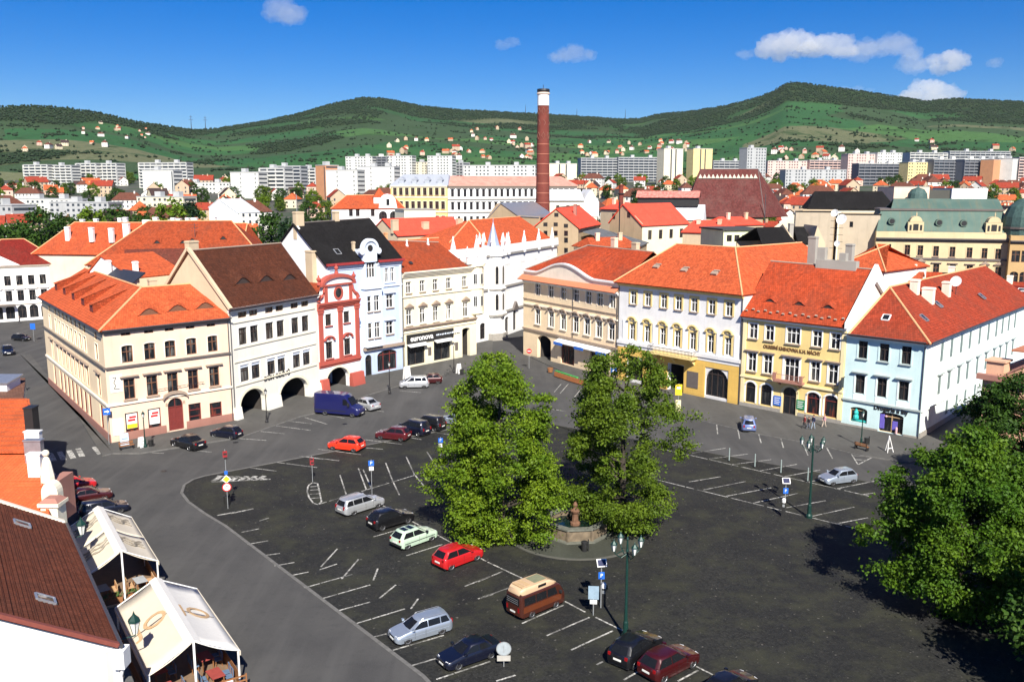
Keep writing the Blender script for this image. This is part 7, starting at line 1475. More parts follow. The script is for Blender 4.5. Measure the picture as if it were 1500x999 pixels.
# ================================================================ the town beyond the square
def lm(name, label, pL, dL, pR, dR, row_eave, cat='house', group=None, zb=None):   # front wall between two bearings at two distances; eave seen at row_eave on the left
    A_ = at(pL, row_eave, dL); B_ = at(pR, row_eave, dR); z0 = (town_z(dL) if zb is None else zb) - .3
    bl_ = Bld(name, label, cat, A_, B_, group); bl_.root.location.z = z0; bl_.front = Face(bl_.root, Matrix(), bl_.L, H=A_.z - z0); bl_.H = A_.z - z0
    return bl_
def far_win(face, u0, u1, n_, z0, w, h, frame=None, pane=None, parent=None, **k):
    for i in range(n_): face.win(u0 + (u1 - u0) * (i + .5) / n_, z0, w, h, frame or fr_d, pane or gl_d, nx=k.get('nx', 2), tz=k.get('tz', (.65,)), surround=k.get('surround'), hood=k.get('hood'), sill=k.get('sill'), rise=k.get('rise', 0.), dr=k.get('dr', .25))
def hip(bl_, D, zr, mat, over=.5, inL=None, inR=None, yr=None, ridge=ridge_m, H=None):
    L, H = bl_.L, H or bl_.H; yr = yr or D / 2; inL = yr if inL is None else inL; inR = yr if inR is None else inR
    a, b_, c, d = (-over, -over, H), (L + over, -over, H), (L + over, D + over, H), (-over, D + over, H); r1, r2 = (inL, yr, zr), (L - inR, yr, zr)
    polys = [(a, b_, r2, r1), (c, d, r1, r2)]
    if inL > .05: polys.append((d, a, r1))
    if inR > .05: polys.append((b_, c, r2))
    return bl_.roof(polys, mat, .25, ridge, [(r1, r2)] + ([(a, r1)] if inL > .05 else []) + ([(b_, r2)] if inR > .05 else []))
def zrow(px, row, dist): return at(px, row, dist).z
# -- white building at the end of the left street
w_ = lm('pedimented_house', 'white classical building with dark red roof and pediment at the end of the left street', -40, 196, 90, 206, 391, zb=0.3)
f = w_.front; L = w_.L; H = w_.H; dbg('pedim', L, H)
far_win(f, .5, L - .5, 7, H * .64, 1.3, 2.2, fr_d, gl, surround=pure_p, sill=peach_trim); far_win(f, .5, L - .5, 7, H * .36, 1.3, 2.4, fr_d, gl, surround=pure_p, hood=('tri', pure_p)); far_win(f, .5, L - .5, 7, .6, 1.8, 3.0, fr_d, gl_d, rise=.8)
f.wall(pure_p); f.band(H * .58, H * .58 + .3, .2, peach_trim, 'string_course'); f.band(H * .3, H * .3 + .3, .25, peach_trim, 'string_course'); f.band(H - .6, H, .5, peach_trim, 'cornice', steps=3)
b = MB(); b.prism([(.2, -.6, H), (L * .52, -.6, H), (L * .26, -.6, H + 2.6)], (0, .8, 0)); b.build('pediment', pure_p, w_.root); b = MB(); b.box(2., L * .42, -1.6, .02, 3.6, 4.0); b.build('balcony', trim_d, w_.root)
hip(w_, 13, H + 5.5, dred_t, .6); body(w_, L, 13, H, pure_p, 'lrb')
# -- orange roof with white chimneys, and the dark orange hipped roof before it
w_ = lm('chimney_row_house', 'long bright orange roof carrying a row of white chimneys', 50, 205, 350, 197, 372); L, H = w_.L, w_.H; w_.front.wall(cream_p); ro = hip(w_, 14, zrow(200, 326, 209) - w_.root.location.z, or_t, .5, 6, 1)
body(w_, L, 14, H, cream_p, 'lrb'); zr = zrow(200, 326, 209) - w_.root.location.z
for px, row, yy, wd in ((99, 338, 3, 1.0), (134, 339, 2.2, 1.0), (163, 340, 2, 1.0), (185, 333, 3.4, 1.4), (121, 327, 8, .9), (141, 326, 8, .9), (176, 325, 8, .8), (184, 324, 8, .9), (215, 328, 6.5, 1.7), (228, 324, 6.5, 1.0), (254, 325, 7, .9), (262, 326, 7, .9), (275, 325, 7, .8), (285, 325, 7, 1.4), (313, 323, 7, 1.2)):
    x, z = w_.front.uz(px, row, yy); w_.chimney(x, yy, z - 2.4, z + .9, wd, .8, pure_p, parent=ro)
w_ = lm('hipped_roof_house', 'wide dark orange hipped roof with small eyelid vents behind the brown roof', 128, 165, 388, 171, 388); L, H = w_.L, w_.H; w_.front.wall(beige_p); zr = zrow(300, 324, 178) - w_.root.location.z; ro = hip(w_, 22, zr, dor_t, .4, 9, 7, 11)
body(w_, L, 22, H, beige_p, 'lrb'); e1, e2, nn = plane((0, 0, H), (L, 0, H), (9, 11, zr)); eyelids(w_, [hit(w_.front, (0, -.4, H), nn, *p) for p in ((230, 357), (282, 354), (327, 351), (268, 357))], (e1, e2, nn), 1.4, .6, dor_t, black_m, ro)
b = MB(); x, z = w_.front.uz(286, 350, 6); b.tube([(x, 6, z - 1), (x, 6, z + 3)], .05, 5)
for k in range(3): b.tube([(x - .7, 6, z + 1.5 + k * .6), (x + .7, 6, z + 1.5 + k * .6)], .03, 4)
b.build('aerial', gut_m, ro)
# -- back court of the corner house
w_ = lm('court_house', 'low maroon roof with a pale glass skylight in the court behind the corner house', 186, 146, 288, 150, 400); L, H = w_.L, w_.H; w_.front.wall(beige_p); zr = zrow(230, 366, 150) - w_.root.location.z; mar_t = tiles('maroon_tiles', (.17, .045, .03), age=.4)
ro = w_.roof([((-.3, -.3, H), (L + .3, -.3, H), (L + .3, 5, zr), (-.3, 5, zr)), ((-.3, 5, zr), (L + .3, 5, zr), (L + .3, 11, H), (-.3, 11, H))], mar_t, .2); body(w_, L, 10.5, H, beige_p, 'lrb', (5, zr - .2))
e1, e2, nn = plane((0, 0, H), (L, 0, H), (0, 5, zr)); 
for p in ((205, 390), (221, 389), (236, 389)): skylight(w_, hit(w_.front, (0, 0, H), nn, *p), e1, e2, nn, 1.7, 2.6, grey_m, glass('pale_skylight', (.25, .27, .28), (.6, .6, .6), .8), ro)
w_ = lm('gabled_wing', 'small white gable with dark lean-to roof behind the orange corner roof', 132, 133, 196, 128, 402); L, H = w_.L, w_.H; f = w_.front; zr = zrow(150, 376, 130) - w_.root.location.z
b = MB(); b.prism([(0, 0, 0), (L, 0, 0), (L, 0, H), (L * .30, 0, zr), (0, 0, H + .5)], (0, .4, 0)); b.build('wall', pure_p, w_.root); w_.roof([((L * .3, -.2, zr + .1), (L + .3, -.2, H), (L + .3, 9, H), (L * .3, 9, zr + .1)), ((L * .3, -.2, zr + .1), (-.4, -.2, H + .4), (-.4, 9, H + .4), (L * .3, 9, zr + .1))], or2_t, .2)
b = MB(); b.slab([(L * .62, -3.5, H - .8), (L + 2.5, -3.5, H - 1.2), (L + 2.5, .0, H + .9), (L * .62, 0, H + 1.2)], .2); b.build('lean_to', plain('slate_sheet', (.025, .03, .045), .5), w_.root); w_.chimney(L * .55, -.8, H - 1.5, H + 2.4, .6, .6, pure_p); w_.chimney(L * .85, 1.5, H - 1., H + 2.2, .6, .6, pure_p)
# -- behind the blue and cream houses
w_ = lm('red_roof_hall', 'long bright red roofed hall with beige gable behind the cream house', 583, 232, 684, 250, 346); L, H = w_.L, w_.H; w_.front.wall(beige_p); zr = zrow(600, 320, 238) - w_.root.location.z; w_.roof([((-.3, -.4, H), (L, -.4, H), (L, 6, zr), (-.3, 6, zr)), ((-.3, 6, zr), (L, 6, zr), (L, 12.5, H), (-.3, 12.5, H))], red_t, .2)
body(w_, L, 12, H, beige_p, 'lrb', (6, zr - .2))
for px, row in ((578, 328), (623, 331), (673, 326)): x, z = w_.front.uz(px, row, 2.); w_.chimney(x, 2., z - 2.5, z + 1.1, 2.0, .9, beige_p)
w_ = lm('baroque_villa', 'white villa with two arched windows, curved gable and orange roof before the yellow palace', 486, 285, 592, 290, 306); L, H = w_.L, w_.H; f = w_.front
for px in (561, 577): u, z = f.uz(px, 316); f.win(u, z - 1.2, 2.6, 2.6, fr_d, gl_d, nx=3, tz=(.4,), rise=1.3)
for px in (514, 524, 546): u, z = f.uz(px, 312); f.win(u, z - 1.1, 1.2, 2.4, fr_d, gl_d)
for px in (570, 582, 520): u, z = f.uz(px, 331); f.win(u, max(.3, z - 1.3), 2.2, 2.4, fr_d, gl_d)
f.wall(pure_p); body(w_, L, 12, H, pure_p, 'lrb'); hip(w_, 12, H + 4.2, or_t, .4, 5, 3); u, z = f.uz(568, 290, -.2); b = MB(); b.prism([(u - 3, -.25, H - .1), (u + 3, -.25, H - .1), (u + 2.6, -.25, H + 2.)] + [(u + 2.6 * math.cos(a), -.25, H + 2. + 2.6 * math.sin(a)) for a in [i * math.pi / 8 for i in range(1, 8)]] + [(u - 2.6, -.25, H + 2.)], (0, 3.5, 0)); g_ = b.build('gable', pure_p, w_.root); b = MB(); b.box(u - .5, u + .5, -.3, -.26, H + 1., H + 3.); b.build('gable_window', gl_d, g_)
u, z = f.uz(556, 285, 3); b = MB(); b.box(u - 2, u + 2, 2, 6, H, H + 3.5); b.build('tower', pure_p, w_.root); b = MB(); b.lathe([(3.0, H + 3.5), (.1, H + 6.5)], 4, (u, 4), math.pi / 4); b.build('tower_roof', or_t, w_.root)
w_ = lm('flat_cream_block', 'low plain cream block beside the white villa', 592, 270, 638, 274, 308); w_.front.wall(yel_trim); body(w_, w_.L, 10, w_.H, yel_trim, 'lrb'); b = MB(); b.box(-.2, w_.L + .2, -.2, 10.2, w_.H, w_.H + .3); b.build('roof', grey_p, w_.root)
pal_y = plaster('amber_plaster', (.76, .55, .22))
w_ = lm('yellow_palace', 'amber yellow building with grey mansard roof on the left of the white palace', 572, 335, 655, 332, 272); f, L, H = w_.front, w_.L, w_.H
for i, rw in enumerate((281, 301, 322)): u, z = f.uz(600, rw); far_win(f, .5, L - .5, 9, z - 1.3, 1.4, 2.8, fr_b, gl_d, surround=yel_trim, sill=trim_b)
f.wall(pal_y); f.band(H - .8, H, .5, yel_trim, 'cornice', steps=3)
for rw in (290, 311): z = f.uz(600, rw)[1]; f.band(z, z + .4, .25, yel_trim, 'string_course')
lead = plain('pale_lead_roof', (.40, .43, .48), .6, .2); ro = hip(w_, 16, H + 4.2, lead, .4, 3, 1, ridge=None); body(w_, L, 16, H, pal_y, 'lrb')
for k in range(4): u = 4 + k * (L - 7) / 3; b = MB(); b.box(u - .9, u + .9, .8, 4, H, H + 2.); b.prism([(u - 1.2, .7, H + 2.), (u + 1.2, .7, H + 2.), (u, .7, H + 3.2)], (0, 4, 0)); b.build('dormer', lead, ro)
w_ = lm('white_palace', 'long white palace with pink sheet roof and rows of dark windows left of the chimney', 655, 333, 845, 352, 272); f, L, H = w_.front, w_.L, w_.H
for rw in (283, 302, 322): u, z = f.uz(700, rw); far_win(f, .8, L - .8, 21, z - 1.4, 1.15, 2.7, fr_d, gl_d, surround=pure_p, hood=('flat', stone_p) if rw < 310 else None)
f.wall(pure_p); f.band(H - .9, H, .6, trim_b, 'cornice', steps=3)
for rw in (293, 312): z = f.uz(700, rw)[1]; f.band(z, z + .45, .3, stone_p, 'string_course')
hip(w_, 17, H + 3.6, plain('pink_sheet_roof', (.62, .26, .20), .7, var=.25, scale=.5), .5, 2, 3, ridge=None); body(w_, L, 17, H, pure_p, 'lrb')
# -- brewery
w_ = lm('brewery_gable_house', 'weathered beige brewery building with small square windows and bright red roof', 783, 213, 847, 210, 334); f, L, H = w_.front, w_.L, w_.H; zr = zrow(815, 306, 212) - w_.root.location.z
for rw, pxs_ in ((342, (799, 814, 829)), (352, (799, 814, 829)), (367, (799, 814, 829)), (380, (799, 815))):
    for px in pxs_: u, z = f.uz(px, rw); f.win(u, z - .65, .95, 1.25, fr_d, gl_d, nx=1, tz=(), name='window')
f.wall(sand_p); b = MB(); b.prism([(0, 0, H), (L, 0, H), (L * .5, 0, zr)], (0, .4, 0)); gb = b.build('gable', sand_p, w_.root)
for px, rw in ((799, 329), (814, 329), (829, 331), (815, 315)): u, z = f.uz(px, rw); b = MB(); b.box(u - .5, u + .5, -.03, .1, z - .45, z + .45); b.build('gable_window', black_m, gb)
Db = 26.; w_.roof([((L * .5, -.3, zr + .2), (L + .6, -.3, H), (L + .6, Db, H), (L * .5, Db, zr + .2)), ((L * .5, -.3, zr + .2), (-.6, -.3, H), (-.6, Db, H), (L * .5, Db, zr + .2))], red_t, .2, trim_d, [((L * .5, -.3, zr + .3), (L * .5, Db, zr + .3))]); body(w_, L, Db, H, sand_p, 'lrb'); w_.chimney(L * .72, 10, H + 1, zr + .9, .7, .7, plinth_p)
b = MB(); b.slab([(L + .7, 2, H - .8), (L + 14, 1, H - 4.2), (L + 14, 20, H - 4.2), (L + .7, 22, H - .8)], .2); b.build('lean_to_roof', plain('grey_felt_roof', (.11, .12, .13), .9, var=.3, scale=.6), w_.root); b = MB(); b.box(L + .02, L + 13.6, 2.5, 19, 0, H - 4.5); b.build('lean_to_wall', sand_p, w_.root)
w_ = lm('brewery_blank_house', 'beige brewery house with blank pointed wall at the foot of the tall chimney', 704, 246, 790, 236, 332); f, L, H = w_.front, w_.L, w_.H; f.wall(sand_p); zr = zrow(738, 297, 246) - w_.root.location.z
b = MB(); b.prism([(0, 0, H), (L, 0, H), (L, 0, H + 3.), (L * .62, 0, H + 3.2), (L * .36, 0, zr), (L * .28, 0, zr - .3)], (0, .5, 0)); b.build('gable', sand_p, w_.root); body(w_, L, 18, H + 2, sand_p, 'lrb'); b = MB(); b.box(L * .86, L * .98, -.06, .1, H - 5, H - 2.2); b.build('window', black_m, w_.root)
w_.roof([((L * .36, -.2, zr), (L * .66, -.2, H + 3.2), (L * .66, 18, H + 3.2), (L * .36, 18, zr)), ((L * .36, -.2, zr), (-.3, -.2, H), (-.3, 18, H), (L * .36, 18, zr)), ((L * .64, -.2, H + 3.1), (L, -.2, H + 2.9), (L, 18, H + 3.1), (L * .64, 18, H + 3.2))], zinc, .2)
# the tall chimney
cb = at(795, 300, 262.); t = thing('factory_chimney', 'tall red brick factory chimney with white band and dark top', 'chimney', (cb.x, cb.y, town_z(262) - .3)); hz_ = at(795, 131, 262.).z - t.location.z
b = MB(); b.lathe([(3.4, 0), (3.3, 1.5), (2.3, 1.6), (2.15, hz_ * .3), (1.62, hz_ - 4.6)], 20); b.build('shaft', brick_m, t, smooth=True)
b = MB(); b.lathe([(1.7, hz_ - 4.59), (1.66, hz_ - 1.6)], 20); b.build('white_band', white_m, t, smooth=True); b = MB(); b.lathe([(1.66, hz_ - 1.6), (1.9, hz_ - 1.4), (1.8, hz_ - 1.), (1.62, hz_ - .9)], 20); b.build('cornice', plaster('pale_band', (.62, .50, .42)), t); b = MB(); b.lathe([(1.7, hz_ - .9), (1.85, hz_ - .5), (1.75, hz_), (1.3, hz_ + .05), (1.3, hz_ - .6)], 20); b.build('crown', iron, t); b = MB(); b.tube([(0, 0, hz_ - 1), (0, 0, hz_ + 1.2)], .08, 5); b.build('lightning_rod', iron, t)
for k in range(10): z = hz_ * (.30 + .048 * k); r_ = 2.15 - .53 * ((z - hz_ * .3) / (hz_ * .7 - 4.6)) + .06; b = MB(); b.lathe([(r_ - .1, z), (r_, z), (r_, z + .18), (r_ - .1, z + .18)], 18); b.build('iron_hoop', plain('rusty_hoop', (.42, .16, .10), .7), t)
for k in range(3):
    z = hz_ - 6.2 - k * 3.4; r_ = 1.76 + .05 * k
    for a in (-1.57, -2.4, -.75):
        b = MB(); c = Vector((r_ * math.cos(a), r_ * math.sin(a), z)); tg = Vector((-math.sin(a), math.cos(a), 0)); b.tube([c + UPZ * .95, c + tg * .5, c - UPZ * .95, c - tg * .5, c + UPZ * .95] if k != 1 else [c + UPZ * 1.1, c + tg * .6 + UPZ * .2, c + tg * .3 - UPZ * .5], .06, 4); b.build('brick_diamond', plain('pale_brick', (.32, .15, .11), .8), t)
w_ = lm('brewery_red_house', 'smaller beige brewery house with red roof right of the gabled one', 893, 236, 941, 228, 327); f, L, H = w_.front, w_.L, w_.H; zr = zrow(912, 299, 234) - w_.root.location.z; f.wall(sand_p); b = MB(); b.prism([(0, 0, H), (L, 0, H), (L * .42, 0, zr)], (0, .4, 0)); gb = b.build('gable', sand_p, w_.root)
for px, rw in ((899, 317), (921, 315)): u, z = f.uz(px, rw); b = MB(); b.box(u - .5, u + .5, -.05, .1, z - .7, z + .7); b.build('gable_window', black_m, gb)
w_.roof([((L * .42, -.3, zr + .1), (L + .4, -.3, H - .4), (L + .4, 20, H - .4), (L * .42, 20, zr + .1)), ((L * .42, -.3, zr + .1), (-.4, -.3, H), (-.4, 20, H), (L * .42, 20, zr + .1))], red_t, .2); rf = Face(w_.root, T(L, 0, 0) @ RZ(math.pi / 2), 20, H=H - .4); far_win(rf, 1, 19, 4, H - 4, 1.6, 2.4, fr_d, gl_d); rf.wall(yel_p, 'side_wall'); body(w_, L, 20, H, sand_p, 'lb')
c = at(909.5, 300, 243); t = thing('factory_chimney', 'short red brick chimney behind the small brewery house', 'chimney', (c.x, c.y, town_z(243))); h_ = at(909.5, 271, 243).z - t.location.z; b = MB(); b.lathe([(.85, 0), (.6, h_ - .4), (.75, h_ - .3), (.75, h_)], 12); b.build('shaft', brick_m, t); b = MB(); b.lathe([(.9, h_ - 2.5), (.9, h_ - 2.2)], 12); b.build('hoop', iron, t)
c = at(907, 340, 222); t = thing('stove_pipe', 'thin black flue pipe in front of the small brewery house', 'pipe', (c.x, c.y, town_z(222))); h_ = at(907, 296, 222).z - t.location.z; b = MB(); b.tube([(0, 0, 0), (0, 0, h_)], .14, 8); b.build('pipe', iron, t)
w_ = lm('lantern_roof_hall', 'white roofed brewery hall topped by a long red and white sheet lantern', 955, 262, 1030, 258, 322); f, L, H = w_.front, w_.L, w_.H; f.wall(sand_p); zr = zrow(990, 300, 266) - w_.root.location.z; whs = plain('white_sheet_roof', (.62, .64, .66), .6, .1, var=.25, scale=.6)
w_.roof([((-.3, -.3, H), (L, -.3, H), (L, 7, zr), (-.3, 7, zr)), ((-.3, 7, zr), (L, 7, zr), (L, 14, H), (-.3, 14, H))], whs, .2); body(w_, L, 14, H, pure_p, 'lrb', (7, zr - .2)); b = MB(); b.box(-5, L - 2, 5, 10, zr - .5, zr + 2.2); ln = b.build('lantern_wall', black_m, w_.root); rws = plain('red_white_sheet', (.62, .20, .16), .7, var=.6, scale=1.5); b = MB(); b.slab([(-5.5, 4.4, zr + 2.1), (L - 1.6, 4.4, zr + 2.1), (L - 1.6, 7.5, zr + 4.0), (-5.5, 7.5, zr + 4.0)], .15); b.slab([(-5.5, 7.5, zr + 4.0), (L - 1.6, 7.5, zr + 4.0), (L - 1.6, 10.6, zr + 2.1), (-5.5, 10.6, zr + 2.1)], .15); b.build('lantern_roof', rws, ln)
w_ = lm('white_roof_hall', 'hall with white sheet roof and yellow wall just right of the tall chimney', 805, 280, 875, 282, 294); f, L, H = w_.front, w_.L, w_.H; far_win(f, 1, L * .7, 3, H - 4.5, 1., 3, fr_d, gl_d); f.wall(yel_p); zr = H + 3.4; w_.roof([((-.5, -.5, H), (L * .72, -.5, H), (L * .72, 6, zr), (-.5, 6, zr)), ((-.5, 6, zr), (L * .72, 6, zr), (L * .72, 13, H), (-.5, 13, H))], whs, .2); body(w_, L, 12, H, pure_p, 'lrb'); b = MB(); b.prism([(L * .72, -.2, H - 5), (L + .5, -.2, H - 5), (L + .5, -.2, H - .5), (L * .86, -.2, zr), (L * .72, -.2, H)], (0, 12, 0)); b.build('gable', pure_p, w_.root)
for px0, d_, px1, d1, rw, rr, lab, mt in ((1000, 222, 1062, 216, 340, 322, 'low bright red roof behind the palace, left of the yellow-green block', red_t), (1066, 240, 1118, 246, 330, 318, 'small bright red roof under the great maroon church roof', red_t), (868, 196, 935, 200, 364, 348, 'narrow orange roof with chimneys behind the peach house', or_t), (660, 300, 705, 300, 338, 324, 'small dull roof left of the blank brewery wall', dor_t), (880, 262, 905, 256, 306, 296, 'strip of bright red roof between the brewery houses', red_t)):
    w_ = lm('shed_house', lab, px0, d_, px1, d1, rw); w_.front.wall(beige_p); zr = zrow((px0 + px1) / 2, rr, d_ + 5) - w_.root.location.z; hip(w_, 10, max(zr, w_.H + 1.), mt, .4, 1, 1, ridge=None); body(w_, w_.L, 10, w_.H, beige_p, 'lrb')
    for k in range(2): w_.chimney(w_.L * (.25 + .5 * k), 3.5, w_.H, w_.H + 3.2, .9, .7, beige_p if k else cream_p)
# yellow-green modern block with flat roof
w_ = lm('flat_roof_block', 'pale yellow-green block with a round stair tower and flat dark roof', 1060, 195, 1120, 197, 338); f, L, H = w_.front, w_.L, w_.H; yg = plaster('yellow_green_plaster', (.74, .78, .48)); far_win(f, .5, L - 2, 4, H - 2.4, 1.2, 1.4, fr_d, gl_d); far_win(f, .5, L - 2, 4, H - 5.4, 1.2, 1.6, fr_d, gl_d); f.wall(yg); body(w_, L, 12, H, yg, 'lrb'); b = MB(); b.box(-.4, L + .4, -.4, 12.4, H, H + .35); b.build('roof', plain('dark_felt', (.05, .05, .05), .9), w_.root); b = MB(); b.lathe([(2.2, 0), (2.2, H + .1)], 16, (L - .5, .5)); b.build('stair_tower', yg, w_.root)
w_ = lm('dark_studio_house', 'house with steep black roof and a beige gable between palace roof and blank walls', 1117, 172, 1166, 174, 357); f, L, H = w_.front, w_.L, w_.H; f.wall(yg); zr = zrow(1140, 333, 177) - w_.root.location.z; w_.roof([((-.4, -.4, H), (L * .98, -.4, H), (L * .98, 4.5, zr), (1.2, 4.5, zr)), ((1.2, 4.5, zr), (L * .98, 4.5, zr), (L * .98, 10, H), (-.4, 10, H))], bk_t, .2); body(w_, L, 10, H, beige_p, 'rb', (4.5, zr + .6)); w_.chimney(L + .3, 2.5, H - 1, zr + .8, .9, .6, grey_p)
w_ = lm('dark_studio_house', 'narrow black roof beside a pointed beige gable above the orange roofs', 1170, 176, 1190, 176, 357); f, L, H = w_.front, w_.L, w_.H; f.wall(beige_p); w_.roof([((-.2, -.3, H), (L, -.3, H), (L * .8, 4, zr), (0, 4, zr)), ((0, 4, zr), (L * .8, 4, zr), (L, 9, H), (-.2, 9, H))], bk_t, .2); b = MB(); b.prism([(L, 0, 0), (L + 2.6, 0, 0), (L + 2.6, 0, H), (L + .8, 0, zr + .3), (L, 0, H)], (0, 8, 0)); b.build('gable', beige_p, w_.root)
# blank beige walls
for pa_, pb_, rw, lab in ((1166, 1222, 309, 'tall blank beige firewall left of the gap behind the orange roofs'), (1230, 1290, 313, 'tall blank beige firewall next to the green copper roof')):
    w_ = lm('firewall_house', lab, pa_, 192, pb_, 189, rw); f, L, H = w_.front, w_.L, w_.H
    if pa_ > 1200: u, z = f.uz(1247, 329); f.win(u, z - .6, .7, 1.2, fr_d, gl_d, nx=1, tz=())
    f.wall(plaster('grey_beige_render', (.50, .42, .31), .5)); body(w_, L, 14, H, beige_p, 'lrb'); b = MB(); b.slab([(-.2, -.1, H), (L + .2, -.1, H), (L + .2, 14, H - 2), (-.2, 14, H - 2)], .2); b.build('roof', bk_t, w_.root)
    if pa_ < 1200: b = MB(); b.prism([(0.02, .5, 0), (0.02, .5, H - .2), (-4.5, .5, H - 3.6), (-4.5, .5, 0)], (0, 6, 0)); b.build('side_gable', yel_p, w_.root)
# church roof
w_ = lm('church', 'huge steep maroon church roof with a zigzag row of pale dormers below the ridge', 1006, 322, 1118, 318, 318, 'church'); L, H = w_.L, w_.H; zr = zrow(1070, 248, 332) - w_.root.location.z; w_.front.wall(sand_p); ch_t = tiles('maroon_church_tiles', (.135, .040, .036), w=.5, h=.7, age=.45, agecol=(.15, .09, .075), var=.6); r1, r2 = (4.8, 13, zr), (L - 1., 13, zr)
ro = w_.roof([((-1.5, -.8, H), (L + .5, -.8, H), r2, r1), ((L + .5, -.8, H), (L + 10.5, 13, H), r2), ((-1.5, -.8, H), r1, (-1.5, 27, H)), (r1, r2, (L + 10.5, 13, H), (L, 27, H), (-1.5, 27, H))], ch_t, .3, trim_d, [(r1, r2), ((L + .5, -.8, H), r2)]); e1, e2, nn = plane((0, -.8, H), (L, -.8, H), r1); body(w_, L, 26, H, sand_p, 'lrb')
for k in range(14): c = hit(w_.front, (0, -.8, H), nn, 1026 + k * 6.2, 262.5); b = MB(); b.prism([c - e1 * .75 + nn * .05, c + e1 * .75 + nn * .05, c + e2 * 2.0 + nn * .05], nn * .35); b.build('small_dormer', plain('pale_dormer', (.50, .45, .36), .8), ro)
b = MB(); b.tube([(L + .4, -1., 0), (L + .4, -1., H + 8)], .12, 5); b.build('lightning_rod', gut_m, w_.root)
# copper-roofed building
cop = new_mat('green_copper'); m, n, l, bs = cop; UV = n.new('ShaderNodeTexCoord').outputs['UV']; P = n.new('ShaderNodeNewGeometry').outputs['Position']; nz = noise(n, l, P, .25, 5); st = noise(n, l, mapped(n, l, UV, (1.2, .10, 1)), 1., 4); c = mixc(n, l, rng01(n, l, nz, .4, .65), (.065, .12, .10), (.095, .15, .122)); c = mixc(n, l, rng01(n, l, st, .5, .75, 0, .8), c, (.14, .14, .09)); l.new(c, bs.inputs['Base Color']); bs.inputs['Roughness'].default_value = .75; cop = m
w_ = lm('copper_roof_building', 'large cream building with green copper mansard roof, round dormers and dark windows at the right', 1284, 187, 1482, 180, 339, 'building'); f, L, H = w_.front, w_.L, w_.H; cw = plaster('dull_cream_plaster', (.60, .49, .29))
ctr = [1301, 1329, 1348, 1371, 1395, 1420, 1442, 1462]; ctr = [(x, 365 + (x - 1301) * .045) for x in ctr]
for (x, y) in ctr: u, z = f.uz(x, y); f.win(u, z - 1.05, 1.05, 2.1, fr_b, gl_d, surround=cw, sill=trim_b)
for i, (x, y) in enumerate(ctr): u, z = f.uz(x, y + 26); f.win(u, z - 1.2, 1.15, 2.2, fr_b, gl_d, surround=cw, hood=('tri' if i in (1, 2, 6, 7) else 'flat', trim_b))
for i, (x, y) in enumerate(ctr): u, z = f.uz(x, y + 52); f.win(u, max(.5, z - 1.2), 1.15, 2.2, fr_b, gl_d, surround=cw)
f.wall(cw); z1_ = f.uz(1400, 352)[1]; f.band(z1_ - .35, z1_ + .35, .7, trim_d, 'cornice', steps=3); z2_ = f.uz(1400, 380)[1]; f.band(z2_ - .2, z2_ + .2, .25, trim_d, 'string_course'); body(w_, L, 18, H, cw, 'lrb')
zm = zrow(1380, 309, 187) - w_.root.location.z; zt = zrow(1380, 291, 196) - w_.root.location.z
ro = w_.roof([((0, .3, H), (L, .3, H), (L - 1., 4., zm), (1., 4., zm)), ((0, .3, H), (1., 4., zm), (1, 14, zm), (0, 18, H)), ((0, 18, H), (L, 18, H), (L - 1, 14, zm), (1, 14, zm))], cop, .2, None, name='mansard_roof'); b = MB(); b.box(.8, L - .8, 3.7, 14.2, zm, zm + .4); b.build('cornice', trim_d, ro); b = MB(); b.slab([(3., 4., zm + .4), (L - 1, 4., zm + .4), (L - 1, 9, zt), (4, 9, zt)], .2); b.slab([(4, 9, zt), (L - 1, 9, zt), (L - 1, 14, zm + .4), (3, 14, zm + .4)], .2); b.build('upper_roof', cop, ro)
for px in (1306, 1375, 1411): u, z = f.uz(px, 324 + (px - 1306) * .03, 2.0); b = MB(); b.M = T(u, 1.2, z); b.tube([(0, -.2, 0), (0, 1.2, 0)], .72, 14); o = b.build('round_dormer', cop, ro); b = MB(); b.M = T(u, 1.2, z); b.tube([(0, -.24, 0), (0, -.2, 0)], .52, 12); b.build('pane', black_m, o)
for px in (1341, 1455): u, z = f.uz(px, 333 + (px - 1341) * .04, .5); b = MB(); b.box(u - 1.5, u + 1.5, -.05, 2.5, H - .2, H + 2.0); o = b.build('dormer', cw, ro); a_ = arc_pts(u - 1.2, u + 1.2, H + 2.0, H + 3.2, 8); b = MB(); b.prism([(x, -.1, zz_2) for x, zz_2 in a_], (0, 2.6, 0)); b.lathe([(.1, H + 3.2), (.12, H + 3.6), (0, H + 4.2)], 6, (u, .1)); b.build('dormer_gable', cw, o); b = MB(); b.box(u - .5, u + .5, -.1, -.04, H + .3, H + 1.6); b.box(u - 1.2, u - .8, -.1, -.04, H + .3, H + 1.4); b.box(u + .8, u + 1.2, -.1, -.04, H + .3, H + 1.4); b.build('pane', black_m, o)
